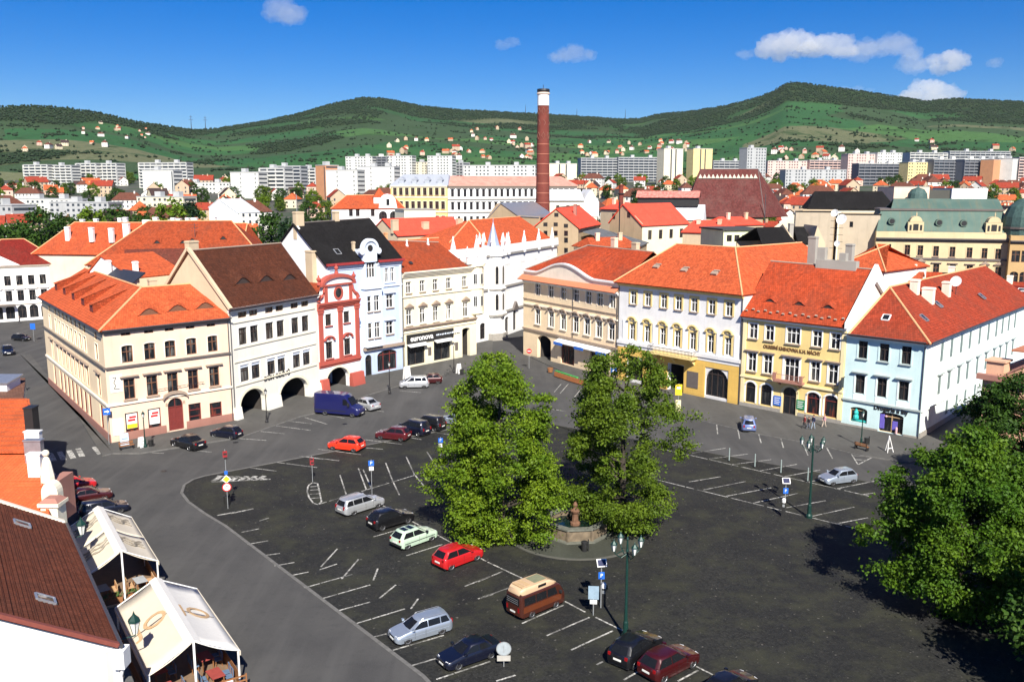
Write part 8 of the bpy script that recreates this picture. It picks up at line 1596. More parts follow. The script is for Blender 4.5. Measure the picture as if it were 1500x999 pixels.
w_ = lm('corner_dome_building', 'ochre corner building under a dark green ribbed dome at the right edge', 1481, 178, 1530, 176, 345, 'building'); f, L, H = w_.front, w_.L, w_.H; oc = plaster('dull_ochre_plaster', (.50, .33, .15)); far_win(f, .3, L - .3, 3, H - 5.3, 1.5, 2.3, fr_b, gl_d); far_win(f, .3, L - .3, 3, H - 9.5, 1.5, 2.3, fr_b, gl_d, rise=.5); f.wall(oc); body(w_, L, 12, H, oc, 'lrb'); f.band(H - 1.6, H - 1., .6, trim_d, 'cornice', steps=3); b = MB(); b.lathe([(4.4, H), (4.4, H + 2.), (4.2, H + 3.6), (3.4, H + 5.6), (1.8, H + 7.), (0, H + 7.5)], 16, (L * .55, 4.5)); dm = b.build('dome', plain('dark_copper', (.05, .10, .09), .7, var=.4), w_.root); b = MB(); b.lathe([(4.6, H + 1.2), (4.6, H + 1.6)], 16, (L * .55, 4.5)); b.build('dome_ring', trim_d, dm)
w_ = lm('dark_roof_row', 'long black roofed row left of the green copper roof', 1185, 236, 1310, 232, 306, 'house'); w_.front.wall(yel_p); body(w_, w_.L, 12, w_.H, yel_p, 'lrb'); hip(w_, 12, w_.H + 4.5, bk_t, .5, 2, 2, ridge=None)
w_ = lm('dome_hall', 'cream hall with a small dark green dome behind the copper roof', 1310, 262, 1362, 262, 275, 'building'); w_.front.wall(cream_p); body(w_, w_.L, 12, w_.H, cream_p, 'lrb'); b = MB(); b.box(0, w_.L, 0, 12, w_.H, w_.H + .3); b.build('roof', grey_p, w_.root); u = w_.front.uz(1335, 285, 0)[0]; hh = w_.front.uz(1335, 291, -4)[1]; b = MB(); b.lathe([(2.7, 0), (2.7, hh), (2.5, hh + 1.4), (1.7, hh + 2.6), (0, hh + 3.2), ], 14, (u, -4)); b.lathe([(.2, hh + 3.), (.1, hh + 4.2), (0, hh + 4.3)], 6, (u, -4)); b.build('dome', plain('dark_copper', (.05, .10, .09)), w_.root)
w_ = lm('white_store', 'plain white flat roofed block beyond the copper roof', 1395, 300, 1447, 300, 277, 'building'); w_.front.wall(pure_p); body(w_, w_.L, 14, w_.H, pure_p, 'lrb'); b = MB(); b.box(0, w_.L, 0, 14, w_.H, w_.H + .25); b.build('roof', grey_p, w_.root); b = MB(); b.box(-9, -.05, 1, 12, 0, w_.H - .3); b.build('dark_annex', plaster('dark_annex_render', (.07, .07, .06)), w_.root)
# -- roofs close behind the right row
w_ = lm('orange_roof_wing', 'orange hipped roof with a tall chimney behind the library', 1222, 137, 1296, 131, 392); w_.front.wall(white_p); body(w_, w_.L, 14, w_.H, white_p, 'lrb'); hip(w_, 14, zrow(1260, 357, 140) - w_.root.location.z, or2_t, .4, 5, 5)
for pa_, pb_, d_, d1, rw, rr, lab, mt in ((1302, 1345, 136, 134, 420, 396, 'red-orange roof just right of the white firewall', or_t), (1335, 1412, 150, 146, 428, 397, 'rust red roof with white verge and skylight behind the drugstore', lib_t), (1418, 1500, 165, 160, 428, 409, 'low dark red roof behind the long white side wing', mint_t_r), (1455, 1540, 148, 142, 432, 416, 'dull red roof with white skylights at the right edge', dred_t)):
    w_ = lm('back_court_house', lab, pa_, d_, pb_, d1, rw); w_.front.wall(white_p); body(w_, w_.L, 10, w_.H, white_p, 'lrb'); zr = zrow((pa_ + pb_) / 2, rr, d_ + 5) - w_.root.location.z; L, H = w_.L, w_.H
    ro = w_.roof([((-.3, -.4, H), (L + .3, -.4, H), (L + .3, 5, zr), (-.3, 5, zr)), ((-.3, 5, zr), (L + .3, 5, zr), (L + .3, 10.4, H), (-.3, 10.4, H))], mt, .2); b = MB(); b.bar((-.3, -.5, H + .15), (-.3, 5, zr + .15), .4, .3); b.build('verge', pure_p, ro); w_.chimney(L * .7, 4.2, H + 1, zr + 1.2, 1.0, .8, peach_trim); e1, e2, nn = plane((0, -.4, H), (L, -.4, H), (0, 5, zr)); skylight(w_, Vector((L * .4, -.4, H)) + e2 * 3.4 + nn * .05, e1, e2, nn, 1.1, 1.3, white_m, gl, ro)
# -- salmon baroque parapet at the right edge
c0 = at(1440, 548, 97.); w_ = Bld('salmon_house', 'salmon house with curved baroque parapet and oval window at the right edge', 'house', (c0.x, c0.y), (c0.x + 9, c0.y - 9.5)); f = w_.front; L = f.L; ht = c0.z; f.H = ht; f.wall(salmon_p); b = MB(); b.box(-.5, L, -.6, .1, ht - .5, ht + .1); b.build('cornice', plinth_p, w_.root); b = MB(); n_ = 14; cv = [(2.2 + (L - 2.2) * i / n_, ht + 3.4 * math.sin(min(1., i / n_ * 1.25) * math.pi / 2) ** .8) for i in range(n_ + 1)]; b.prism([(2.2, .0, ht), (L, 0, ht)] + [(x, 0, z) for x, z in cv[::-1]], (0, .8, 0)); gp_ = b.build('parapet', salmon_p, w_.root); b = MB()
for p, q in zip(cv, cv[1:]): b.prism([(p[0], -.2, p[1]), (q[0], -.2, q[1]), (q[0], -.2, q[1] + .3), (p[0], -.2, p[1] + .3)], (0, 1.2, 0))
b.build('coping', plinth_p, gp_); b = MB(); b.M = T(L * .62, -.03, ht + 1.6) @ Matrix.Diagonal((1.3, 1, .8, 1)); b.tube([(0, -.05, 0), (0, .05, 0)], .8, 14); b.build('oval_window', black_m, gp_); b = MB(); b.box(.2, 2., .2, 2.2, ht, ht + 1.5); b.box(0, 2.2, 0, 2.4, ht + 1.5, ht + 1.7); b.build('pier', salmon_p, w_.root); body(w_, L, 14, ht, salmon_p, 'lrb'); b = MB(); b.slab([(2.4, .8, ht + 3), (L, .8, ht + 3.2), (L, 14, ht + 3.2), (2.4, 14, ht + 3)], .2); b.build('roof', plain('salmon_sheet_roof', (.45, .17, .09), .8), w_.root)

# ================================================================ tower blocks and long slabs
pan_w = plaster('panel_white', (.64, .64, .60), .4); pan_c = plaster('panel_cream', (.72, .66, .50), .2); pan_g = plaster('panel_grey', (.42, .43, .43), .2); pan_d = plaster('panel_dark_grey', (.20, .21, .23), .2); pan_o = plaster('panel_orange', (.55, .26, .13), .2); pan_y = plaster('panel_yellow', (.74, .60, .28), .2); pan_p = plaster('panel_pink', (.66, .48, .42), .2); win_dark = plain('far_window_dark', (.045, .055, .07), .25)
def slab_block(label, x0, x1, rt, rb_, dist, mat, style='win', turn=0., group='blocks of flats beyond the old town', depth=13.):
    a, c = at(x0, rt, dist), at(x1, rt, dist + turn); zb = min(town_z(dist) - .5, at((x0 + x1) / 2, rb_, dist).z); w_ = Bld('apartment_block', label, 'apartment block', a, c, group); w_.root.location.z = zb; H = a.z - zb; L = w_.L
    b = MB(); b.box(0, L, 0, depth, 0, H); b.build('wall', mat, w_.root); b = MB(); b.box(-.2, L + .2, -.2, depth + .2, H, H + .5); b.box(L * .3, L * .3 + 4, 4, 8, H + .5, H + 3.2)
    if L > 30: b.box(L * .7, L * .7 + 4, 4, 8, H + .5, H + 3.2)
    b.build('roof', pan_g if mat is not pan_d else pan_w, w_.root)
    nf = max(2, int(H / 2.9)); b = MB()
    if style == 'win':
        nc_ = max(2, int(L / 3.2))
        for i in range(nf):
            for j in range(nc_):
                if (j * 7) % 5 == 4: continue
                b.box(L * (j + .5) / nc_ - .75, L * (j + .5) / nc_ + .75, -.06, .1, H * (i + .35) / nf, H * (i + .35) / nf + 1.35)
    elif style == 'loggia':
        for i in range(nf):
            z = H * i / nf; b.box(.6, L - .6, -.05, .1, z + 1.1, z + 2.45)
        b2 = MB(); k = max(3, int(L / 6))
        for j in range(k + 1): b2.box(L * j / k - .18, L * j / k + .18, -1.2, .05, 0, H)
        for i in range(nf): b2.box(.2, L - .2, -1.15, -1.05, H * i / nf, H * i / nf + .95)
        q = b2.build('balcony', mat, w_.root); q['kind'] = 'stuff'
    elif style == 'blank':
        for i in range(nf): b.box(L - 3.2, L - 2.4, -.06, .1, H * (i + .4) / nf, H * (i + .4) / nf + 1.2)
        for i in range(nf): b.box(L * .35, L * .35 + .7, -.06, .1, H * (i + .4) / nf, H * (i + .4) / nf + 1.2)
    elif style == 'strip':
        for x in (L * .38, L * .62): b.box(x - .8, x + .8, -.06, .1, .5, H - .5)
    else:
        b.box(L - 1.5, L - .5, -.06, .1, 1, H - 1)
    q = b.build('window_grid', win_dark, w_.root); q['kind'] = 'stuff'; b = MB()
    for i in range(nf): b.box(L - .1, L + .06, 1., depth - 1, H * (i + .35) / nf, H * (i + .35) / nf + 1.3)
    q = b.build('window_grid', win_dark, w_.root); q['kind'] = 'stuff'
    return w_
BL = [(34, 69, 242, 276, 930, pan_w, 'loggia', 'white panel block with balconies, leftmost of the far left pair'), (72, 104, 243, 277, 930, pan_w, 'loggia', 'white panel block with balconies, second from the left'), (111, 140, 240, 276, 950, pan_w, 'loggia', 'white panel block with balconies, third from the left'), (143, 170, 240, 276, 950, pan_w, 'loggia', 'white panel block with balconies, fourth from the left'),
 (203, 273, 239, 285, 900, pan_w, 'loggia', 'white balcony block behind the plain white end wall on the left'), (208, 253, 250, 290, 760, pan_w, 'none', 'block showing a bare white end wall left of centre'), (255, 336, 268, 286, 800, pan_w, 'win', 'low white two-storey slab among trees on the left'), (337, 378, 253, 296, 720, pan_w, 'blank', 'white stepped block with few windows, left of the row'), (380, 416, 247, 292, 735, pan_w, 'loggia', 'white balcony block right of the stepped white block'), (396, 440, 244, 285, 800, pan_g, 'loggia', 'grey balcony block behind the stepped white row'), (436, 462, 247, 285, 830, pan_w, 'loggia', 'pale slab with yellow tones left of the orange block'),
 (462, 476, 243, 288, 700, pan_o, 'none', 'narrow orange-brown end wall of a block'), (477, 523, 250, 292, 690, pan_w, 'blank', 'tall white block with two window strips right of the orange one'), (524, 577, 245, 285, 720, pan_w, 'blank', 'second white block with window strips next to the first'), (506, 545, 230, 252, 1010, pan_w, 'win', 'far white slab behind the white blocks, left part'), (546, 566, 230, 252, 1015, pan_d, 'loggia', 'dark balcony slab between two far white slabs'), (567, 603, 229, 256, 1010, pan_w, 'win', 'far white slab, right of the dark balcony slab'), (606, 625, 238, 256, 1020, pan_c, 'win', 'small cream slab right of the far white slabs'), (626, 662, 229, 254, 1000, pan_w, 'win', 'plain white slab above the pink roofed palace'), (664, 678, 239, 256, 1030, pan_g, 'loggia', 'small grey slab beside the plain white slab'), (679, 784, 243, 266, 800, pan_w, 'win', 'long low white slab behind the pink palace roof'),
 (804, 845, 240, 256, 1000, pan_c, 'strip', 'cream slab with dark middle right of the tall chimney'), (851, 905, 232, 252, 1050, pan_g, 'loggia', 'long grey balcony slab right of the chimney, left half'), (906, 972, 231, 252, 1055, pan_g, 'loggia', 'long grey balcony slab right of the chimney, right half'), (973, 1001, 218, 258, 950, pan_c, 'strip', 'tall cream tower block with dark stripe, left of two'), (1016, 1044, 218, 252, 1010, pan_y, 'strip', 'tall yellow tower block with dark stripe, right of two'), (1045, 1092, 236, 252, 1060, pan_g, 'loggia', 'low grey slab right of the yellow tower'), (1095, 1123, 217, 256, 940, pan_g, 'win', 'grey tower block above the church roof'),
 (1125, 1185, 236, 250, 1060, pan_p, 'win', 'pinkish slab right of the church roof'), (1186, 1240, 235, 250, 1065, pan_p, 'loggia', 'pinkish balcony slab in the middle distance on the right'), (1151, 1240, 249, 262, 900, pan_g, 'win', 'low grey school-like slab on the right'), (1243, 1285, 226, 256, 1000, pan_p, 'win', 'pink and white slab at the left end of the right estate'), (1286, 1322, 224, 256, 1005, pan_w, 'win', 'white slab of the right estate next to the pink one'), (1258, 1325, 240, 258, 960, pan_d, 'loggia', 'dark slab in front of the white slab of the right estate'), (1333, 1388, 224, 244, 1040, pan_w, 'loggia', 'far white balcony slab of the right estate'), (1331, 1365, 238, 260, 930, pan_y, 'win', 'yellow slab in front of the right estate'), (1368, 1412, 234, 262, 930, pan_d, 'loggia', 'dark grey balcony slab with orange ends, left part'), (1413, 1455, 234, 264, 925, pan_d, 'loggia', 'dark grey balcony slab, middle part'), (1456, 1468, 234, 264, 915, pan_o, 'none', 'orange end wall in the dark grey row on the right'), (1469, 1483, 232, 262, 935, pan_d, 'loggia', 'dark grey slab right of the orange end wall'), (1484, 1492, 233, 262, 915, pan_w, 'none', 'narrow white end wall at the right edge'), (1493, 1560, 231, 262, 930, pan_p, 'loggia', 'pinkish slab cut by the right edge'), (1391, 1480, 222, 238, 1060, pan_g, 'loggia', 'far grey slab behind the dark grey row'),
 (16, 108, 292, 316, 560, pan_w, 'win', 'long pale school block among trees on the left'), (72, 158, 297, 328, 500, pan_g, 'win', 'grey office block with rows of windows at the left'), (200, 268, 289, 318, 520, pan_c, 'win', 'beige and grey block above the chimney row roof'), (-30, 17, 301, 345, 420, pan_g, 'win', 'grey block cut by the left edge')]
for (x0, x1, rt, rb_, d_, m, st, lab) in BL: slab_block(lab, x0, x1, rt, rb_, d_, m, st, turn=(-8 if x0 < 750 else 10))
w_ = lm('white_barn', 'white gabled barn above the dark orange roof', 306, 330, 348, 326, 304); L, H = w_.L, w_.H; b = MB(); b.prism([(0, 0, 0), (L, 0, 0), (L, 0, H - 2.), (L * .35, 0, H + 3.), (0, 0, H)], (0, .4, 0)); b.build('wall', pure_p, w_.root); w_.roof([((L * .35, -.2, H + 3.1), (L + .3, -.2, H - 2), (L + .3, 14, H - 2), (L * .35, 14, H + 3.1)), ((L * .35, -.2, H + 3.1), (-.3, -.2, H), (-.3, 14, H), (L * .35, 14, H + 3.1))], whs, .2)

# ================================================================ small houses and trees of the town
hw = [plaster('house_white', (.74, .72, .66), .2), plaster('house_cream', (.70, .60, .42), .2), plaster('house_tan', (.50, .38, .26), .2), plaster('house_pink', (.66, .46, .36), .2)]
hr = [tiles('far_red_tiles', (.36, .055, .03), w=.5, h=.6), tiles('far_orange_tiles', (.58, .13, .045), w=.5, h=.6), tiles('far_brown_tiles', (.16, .06, .04), w=.5, h=.6), tiles('far_dark_tiles', (.06, .04, .04), w=.5, h=.6)]
def house_mesh(i, L, D, H, R_, hipd, wi_, ri_):
    b = MB(); b.cur = wi_; b.box(0 - L / 2, L / 2, -D / 2, D / 2, 0, H); b.cur = 4 + ri_; o = .5; x = L / 2; y = D / 2; k = y * .8 if hipd else -o * 0
    A_ = [(-x - o, -y - o, H - .1), (x + o, -y - o, H - .1), (x + o, y + o, H - .1), (-x - o, y + o, H - .1)]; r1, r2 = (-x - (0 if hipd else o) + k, 0, H + R_), (x + (0 if hipd else o) - k, 0, H + R_)
    b.face([A_[0], A_[1], r2, r1]); b.face([A_[2], A_[3], r1, r2]); b.face([A_[3], A_[0], r1]) if hipd else None; b.face([A_[1], A_[2], r2]) if hipd else None
    b.cur = wi_
    if not hipd: b.prism([(-x, -y, H), (-x, y, H), (-x, 0, H + R_ - .2)], (.2, 0, 0)); b.prism([(x, -y, H), (x, y, H), (x, 0, H + R_ - .2)], (-.2, 0, 0))
    b.box(L * .18, L * .18 + .9, -.9, -.1, H, H + R_ + .9); b.cur = 8; nf = max(1, int(H / 3)); nc_ = max(2, int(L / 2.8))
    for f_ in range(nf):
        for j in range(nc_): xx = -x + L * (j + .5) / nc_; b.box(xx - .5, xx + .5, -y - .05, -y + .1, f_ * 3 + .9, f_ * 3 + 2.3)
        for j in range(2):
            for s_ in (-1, 1): yy = -y + D * (j + .5) / 2; b.box(s_ * x - .05, s_ * x + .05, yy - .5, yy + .5, f_ * 3 + .9, f_ * 3 + 2.3)
    return b.mesh('small_house', HMAT)
HMAT = hw + hr + [win_dark]; HM = [house_mesh(i, *q, i % 4, j) for i, (q, j) in enumerate([((11, 9, 6, 4, False), 0), ((13, 10, 7, 4.5, True), 1), ((16, 10, 9, 4.5, False), 0), ((9, 8, 4, 4, False), 1), ((20, 11, 9, 5, True), 2), ((12, 10, 6, 5, False), 3), ((15, 9, 6, 4, False), 1), ((10, 9, 7, 3.5, True), 0)])]
RN = random.Random(12); placed = []; HS = []
def occupied(px, d):
    for (x0, x1, rt, rb_, dd, *_r) in BL:
        if x0 - 6 < px < x1 + 6 and dd - 30 < d < dd + 40: return True
    return False
KIND = [('red', 0), ('orange', 1), ('red', 2), ('orange', 3), ('brown', 4), ('dark', 5), ('orange', 6), ('red', 7)]
LMK = [(10, 'left edge'), (52, 'leftmost panel block'), (140, 'far left panel blocks'), (230, 'bare white end wall'), (300, 'low white slab'), (357, 'stepped white block'), (420, 'grey balcony block'), (470, 'orange-brown end wall'), (515, 'window-strip block'), (570, 'far white slabs'), (640, 'amber palace'), (730, 'long low white slab'), (795, 'tall chimney'), (850, 'two cypresses'), (910, 'long grey slab'), (987, 'cream tower'), (1030, 'yellow tower'), (1080, 'church roof'), (1109, 'grey tower'), (1155, 'pinkish slabs'), (1200, 'low grey slab'), (1262, 'pink and white slab'), (1310, 'right white slab'), (1348, 'yellow slab'), (1412, 'dark grey slabs'), (1462, 'orange end wall'), (1500, 'right edge')]
def wh_(px, d):
    p, nm = min(LMK, key=lambda q: abs(q[0] - px)); return ('far below' if d < 520 else 'below' if d < 760 else 'just before' if d < 930 else 'level with') + (' and left of' if px < p - 12 else ' and right of' if px > p + 12 else '') + ' the ' + nm
def put_house(px, d, where, sc_=1.):
    k = RN.randrange(len(HM)); x = gx(px, d); z = hill(px, d, x, d)[0]; kind = KIND[k][0]
    rz_ = RN.choice((0, math.pi / 2)) + RN.uniform(-.5, .5) + math.atan2(-x, d); s_ = sc_ * RN.uniform(.8, 1.1); HS.append((s_ / d, k, T(x, d, z - .4) @ RZ(rz_) @ Matrix.Scale(s_, 4), kind, where if d > 1080 else wh_(px, d))); placed.append((x, d))
def free(px, d, r_): x = gx(px, d); return all((x - a) ** 2 + (d - c) ** 2 > r_ * r_ for a, c in placed) and not occupied(px, d)
for zone, n_, where in (((-20, 560, 380, 1020), 95, 'in the left part of the town'), ((560, 1010, 380, 1060), 80, 'in the middle of the town'), ((1010, 1540, 340, 1050), 135, 'in the right part of the town')):
    c_ = 0; tr = 0
    while c_ < n_ and tr < 6000:
        tr += 1; px = RN.uniform(zone[0], zone[1]); d = RN.uniform(zone[2] ** .8, zone[3] ** .8) ** 1.25
        if free(px, d, 14): put_house(px, d, where); c_ += 1
def rowdist(px, row): # distance at which the rising ground is seen at this row
    lo, hi = 1000., 3200.
    for _ in range(24):
        m_ = (lo + hi) / 2; x = gx(px, m_); z = hill(px, m_, x, m_)[0]; r_ = YH_ROW(x, m_, z)
        if r_ > row: lo = m_
        else: hi = m_
    return lo
def YH_ROW(x, y, z): dz = z - EYE; d = _c * y - _s * dz; return CY - F_PX * (_s * y + _c * dz) / d
for (x0, x1, y0, y1, n_, where) in ((565, 780, 205, 236, 40, 'of the hillside village left of the chimney'), (690, 765, 186, 206, 8, 'high on the slope left of the chimney'), (845, 1000, 208, 230, 34, 'of the hillside village right of the chimney'), (1120, 1240, 218, 236, 18, 'below the right hill'), (55, 180, 211, 222, 9, 'at the foot of the left hill'), (90, 240, 178, 205, 14, 'of the garden colony on the left hill'), (1290, 1500, 205, 222, 8, 'at the foot of the right hill')):
    for _ in range(n_):
        px = RN.uniform(x0, x1); row = RN.uniform(y0, y1); d = rowdist(px, row)
        if free(px, d, 12): put_house(px, d, where, .5 if 'colony' in where else .8)
HS.sort(key=lambda q: -q[0]); hb_ = bmesh.new()
for i, (q, k, M_, kind, where) in enumerate(HS):
    if i < 295: o = link('small_house', HM[k]); o.matrix_world = M_; tag(o, 'small %s roofed house %s' % (kind, where), 'house', 'small houses of the town')
    else:
        tm = HM[k].copy(); tm.transform(M_); hb_.from_mesh(tm); bpy.data.meshes.remove(tm)
me = bpy.data.meshes.new('far_houses'); hb_.to_mesh(me); hb_.free()
for m in HMAT: me.materials.append(m)
o = link('far_houses', me); o['kind'] = 'stuff'
# trees
def small_tree_mesh(seed, H, prof, mat, n_c, per, leaf):
    r_ = random.Random(seed); cl_ = []
    while len(cl_) < n_c:
        f_ = r_.random(); R_ = pr(prof, f_)
        if r_.random() > R_ / max(q[1] for q in prof) + .05: continue
        a = r_.uniform(0, 6.283); rr = R_ * (.3 + .7 * r_.random() ** .5); cl_.append(((rr * math.cos(a), rr * math.sin(a), f_ * H), r_.uniform(.8, 1.4)))
    b = MB(); b.tube([(0, 0, 0), (0, 0, H * .3), (0, 0, H * .8)], [.3, .22, .04], 6); return leaves_mesh('crown', cl_, per, leaf, mat, seed, .7), b.mesh('trunk', bark)
rnd_p = [(0, .6), (.15, 2.6), (.35, 4.2), (.6, 4.4), (.8, 3.2), (1, .8)]; con_p = [(0, 1.5), (.1, 2.8), (.4, 2.0), (.75, 1.0), (1, .1)]; col_p = [(0, .8), (.2, 1.8), (.5, 2.0), (.8, 1.3), (1, .2)]
TM = [small_tree_mesh(s_, 11, rnd_p, m, 70, 30, .42) for s_, m in ((1, lf_d), (2, lf_a), (3, lf_d), (4, lf_b))]; TC = [small_tree_mesh(5, 15, con_p, lf_c, 70, 30, .4), small_tree_mesh(6, 14, col_p, lf_c, 60, 30, .4)]
def put_tree(px, d, s_, k, label, group, conifer=False, row=None):
    x = gx(px, d); z = hill(px, d, x, d)[0] - .3; cm_, tm_ = (TC if conifer else TM)[k]; t = thing('conifer' if conifer else 'broadleaf_tree', label, 'tree', (x, d, z), RN.uniform(0, 6), group); t.scale = (s_,) * 3; link('crown', cm_, t); link('trunk', tm_, t); placed.append((x, d))
NEAR = [(12, 262, 1.35, 2, 0, 'large dark tree low at the left edge behind the dark red roof'), (58, 285, 1.2, 0, 0, 'dark tree over the left end of the chimney row roof'), (128, 290, 1.0, 2, 0, 'dark tree behind the second chimney of the chimney row'), (168, 300, 1.1, 0, 0, 'dark tree behind the middle of the chimney row'), (206, 300, 1., 1, 0, 'green tree behind the chimney row, left of the beige block'), (244, 310, 1.1, 2, 0, 'dark tree right of the beige block'), (346, 290, 1., 0, 0, 'dark tree right of the white barn'), (405, 330, 1.2, 2, 0, 'dark tree left of the slim conifer'), (505, 300, .8, 0, 0, 'dark tree left of the baroque villa'), (38, 300, 1.25, 0, 0, 'dark green tree behind the dark red roof at the far left'), (75, 330, 1.3, 2, 0, 'dark bushy tree left of the chimney row roof'), (20, 280, 1.1, 2, 0, 'dark tree at the left edge above the white building'), (110, 340, 1.1, 0, 0, 'dark round tree above the chimney row roof'), (150, 380, 1.1, 1, 0, 'green tree before the beige office blocks'), (185, 360, 1.2, 0, 0, 'dark green tree left of the white barn'), (222, 350, 1.1, 2, 0, 'dense green tree in front of the beige block'), (262, 380, 1.3, 1, 0, 'broad green tree left of the white barn'), (292, 340, 1.15, 0, 1, 'dark conifer beside the white barn'), (425, 262, 1.55, 1, 1, 'tall slim olive conifer behind the black roof'), (480, 300, 1.2, 0, 1, 'dark conifer above the black roof'), (440, 300, 1.2, 3, 0, 'olive tree left of the black roof'), (390, 255, 1.1, 3, 0, 'grey-olive bush tree behind the brown roof'), (360, 260, .9, 3, 0, 'low olive tree right of the dark orange roof'), (680, 262, 1.35, 0, 0, 'dark green tree in front of the white palace'), (643, 275, .75, 1, 0, 'small light green tree beside the cream block'), (545, 320, .9, 0, 0, 'dark tree left of the amber palace'), (846, 420, 1.3, 0, 1, 'left dark cypress right of the tall chimney'), (866, 400, 1.2, 1, 1, 'right dark cypress right of the tall chimney'), (925, 560, 1.1, 1, 1, 'slim far conifer above the brewery'), (1160, 300, 1.45, 0, 0, 'big dark tree right of the church roof'), (1182, 310, 1.3, 2, 0, 'dark tree at the right side of the church roof'), (940, 430, 1.2, 2, 0, 'dark tree left of the church roof'), (968, 450, 1.3, 0, 0, 'dark tree touching the church roof on its left'), (990, 470, 1.2, 2, 0, 'tree behind the left end of the church roof'), (5, 420, 1.3, 0, 0, 'dark tree under the grey block at the left edge')]
for i, (px, d, s_, k, con, lab) in enumerate(NEAR): put_tree(px, d, s_ * (1.32 if px < 420 and px != 390 and px != 360 else 1), k, lab, None, bool(con))
for zone, n_, where in (((-20, 560, 430, 1040), 80, 'in the left part of the town'), ((560, 1010, 440, 1080), 55, 'in the middle of the town'), ((1010, 1540, 400, 1080), 85, 'in the right part of the town')):
    for _ in range(n_):
        for tr in range(40):
            px = RN.uniform(zone[0], zone[1]); d = RN.uniform(zone[2], zone[3])
            if free(px, d, 9): k_ = RN.randrange(4); put_tree(px, d, RN.uniform(.75, 1.25), k_, ('olive tree ' if k_ == 3 else 'light green tree ' if k_ == 1 else 'dark green tree ') + wh_(px, d), 'trees among the town houses'); break
# woods, hedges and orchards on the hills: one mass of crowns
n_b = 0; V_, F_ = [], []
base_v = np.array([(0, 0, 1.), (1, 0, .2), (.3, .95, .25), (-.8, .6, .2), (-.8, -.6, .15), (.3, -.95, .2), (0, 0, -.5)]); base_f = [(0, 1, 2), (0, 2, 3), (0, 3, 4), (0, 4, 5), (0, 5, 1), (6, 2, 1), (6, 3, 2), (6, 4, 3), (6, 5, 4), (6, 1, 5)]
for _ in range(90000):
    px = RN.uniform(-60, 1560); d = RN.uniform(1060, 3300); Dr = interp(DIST, px)
    if d > Dr * 1.02: continue
    x = gx(px, d); z, wd, t_ = hill(px, d, x, d); hd = mnoise.noise(Vector((x * .011, d * .02, 4.)))
    if wd > .5 or (abs(hd) < .013 and t_ < .8) or (hd > .5 and t_ < .7):
        s_ = RN.uniform(1.6, 3.4); a = RN.uniform(0, 6.28); R_ = np.array([[math.cos(a), -math.sin(a), 0], [math.sin(a), math.cos(a), 0], [0, 0, RN.uniform(.8, 1.3)]]); q = (base_v * rng.uniform(.75, 1.2, (7, 1))) @ R_.T * s_ + np.array([x, d, z + s_ * .35]); k = len(V_) * 7; V_.append(q); F_.append(k)
Va = np.concatenate(V_); me = bpy.data.meshes.new('hill_woods'); me.from_pydata(Va.tolist(), [], [tuple(k + i for i in f_) for k in F_ for f_ in base_f]); me.materials.append(leafmat('woodland', (.016, .040, .014), (.024, .050, .018), (.032, .042, .022))); o = link('hill_woods', me); o['kind'] = 'stuff'; dbg('wood crowns', len(F_))
# masts on the ridge
for i, (px, h_) in enumerate(((299, 40), (319, 38), (769, 30), (841, 26), (909, 34))):
    d = interp(DIST, px) * .99; x = gx(px, d); z = hill(px, d, x, d)[0]; t = thing('mast', ('left of two pylons over the left saddle', 'right of two pylons over the left saddle', 'thin mast on the ridge left of the chimney', 'thin mast on the ridge right of the chimney', 'thin mast standing alone in the middle saddle')[i], 'mast', (x, d, z)); b = MB(); b.lathe([(1.2, 0), (.35, h_)], 4); b.build('mast', gut_m, t)
    if i < 2: b = MB(); b.box(-6, 6, -.3, .3, h_ * .7, h_ * .7 + .8); b.box(-4, 4, -.3, .3, h_ * .88, h_ * .88 + .8); b.build('crossarm', gut_m, t)
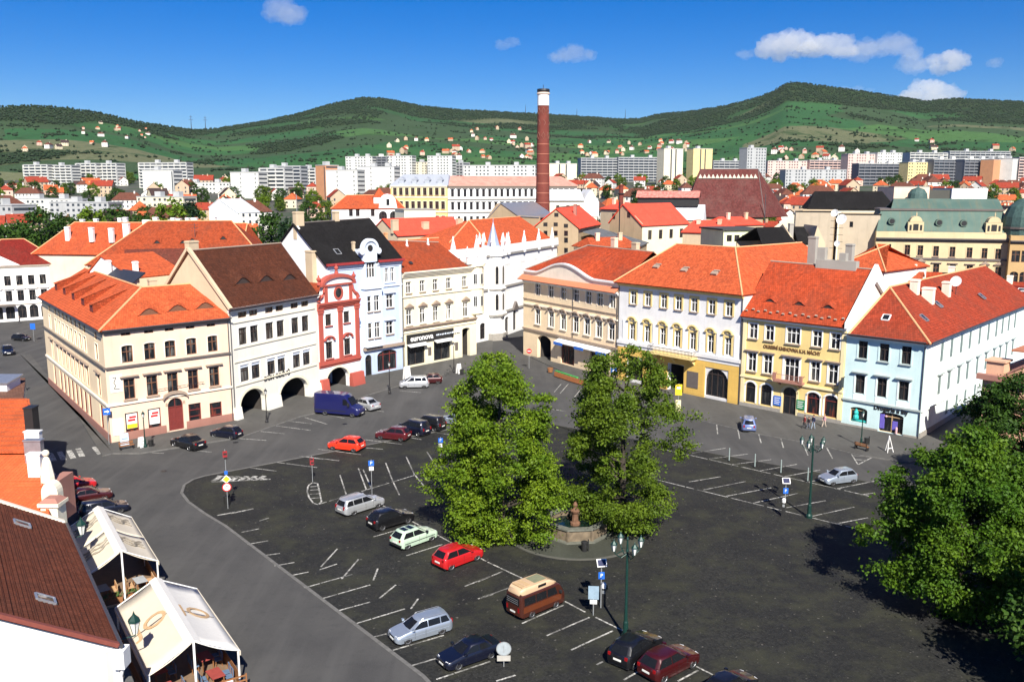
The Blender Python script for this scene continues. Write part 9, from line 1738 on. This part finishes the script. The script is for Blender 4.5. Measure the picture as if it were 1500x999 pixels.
# ================================================================ clouds
def cloud_mat(name, dens):
    m = bpy.data.materials.new(name); m.use_nodes = True; nt = m.node_tree; nt.nodes.clear(); o = nt.nodes.new('ShaderNodeOutputMaterial'); v_ = nt.nodes.new('ShaderNodeVolumePrincipled'); v_.inputs['Color'].default_value = (1, 1, 1, 1); v_.inputs['Density'].default_value = dens; v_.inputs['Anisotropy'].default_value = .2; nt.links.new(v_.outputs[0], o.inputs['Volume']); return m
cm1, cm2 = cloud_mat('cloud_vapour', .007), cloud_mat('thin_cloud_vapour', .0028)
def cloud(label, px, row, w, h, dens, seed, n_=16, dist=6000.):
    r_ = random.Random(seed); c = at(px, row, dist); k = dist / F_PX; bm_ = bmesh.new()
    for i in range(n_):
        fx = r_.uniform(-1, 1); env = (1 - fx * fx) ** .5; s_ = h * k * (.22 + .3 * r_.random()) * (.5 + .5 * env); mt = T(fx * w * k * .42, r_.uniform(-.5, .5) * h * k, (r_.random() ** 1.4 - .35) * h * k * .7 * env) @ Matrix.Diagonal((r_.uniform(1.1, 1.9) * s_, s_ * 1.2, s_ * .85, 1)); bmesh.ops.create_icosphere(bm_, subdivisions=3, radius=1, matrix=mt)
    me = bpy.data.meshes.new('cloud'); bm_.to_mesh(me); bm_.free(); me.materials.append(dens); o = link('cloud', me); o.location = c
    rm = o.modifiers.new('join', 'REMESH'); rm.mode = 'VOXEL'; rm.voxel_size = h * k * .06; tx = bpy.data.textures.new('puff', 'CLOUDS'); tx.noise_scale = h * k * .24; tx.noise_depth = 5; dp = o.modifiers.new('puff', 'DISPLACE'); dp.texture = tx; dp.strength = h * k * .5; dp.mid_level = .5; dp.texture_coords = 'LOCAL'
    tag(o, label, 'cloud', None); return o
cloud('white puffy cloud, largest of the row above the right hill', 1150, 69, 70, 34, cm1, 1); cloud('white cloud joined to the right of the largest one', 1212, 74, 58, 30, cm1, 2); cloud('greyish cloud in the middle of the right row', 1300, 76, 85, 32, cm2, 3); cloud('flat cloud at the lower right end of the row', 1345, 97, 70, 22, cm2, 4); cloud('small bright cloud at the right end of the row', 1388, 96, 44, 26, cm1, 5); cloud('low white cloud sitting on the right hill ridge', 1362, 142, 100, 28, cm1, 6, 22); cloud('thin small cloud above the right hill shoulder', 1257, 133, 52, 14, cm2, 7); cloud('small lone white cloud at the upper left', 421, 19, 40, 32, cm2, 8); cloud('small wispy cloud right of centre above the chimney', 838, 82, 64, 24, cm2, 9); cloud('tiny wisp left of the wispy cloud', 744, 64, 36, 14, cm2, 10); cloud('tiny faint cloud at the far right', 1461, 95, 18, 12, cm2, 11); cloud('tiny cloud tip left of the largest cloud', 1095, 80, 26, 14, cm2, 12); cloud('low cloud bank cut by the right edge', 1495, 156, 40, 12, cm2, 13)
# thin air haze over the whole town
if HAZE > 0:
    b = MB(); b.box(-3600, 3600, -60, 5600, -130, 520); m = bpy.data.materials.new('thin_haze'); m.use_nodes = True; nt = m.node_tree; nt.nodes.clear(); o_ = nt.nodes.new('ShaderNodeOutputMaterial'); v_ = nt.nodes.new('ShaderNodeVolumePrincipled'); v_.inputs['Color'].default_value = (.80, .88, 1, 1); v_.inputs['Density'].default_value = HAZE; nt.links.new(v_.outputs[0], o_.inputs['Volume']); o = b.build('haze', m); o['kind'] = 'stuff'
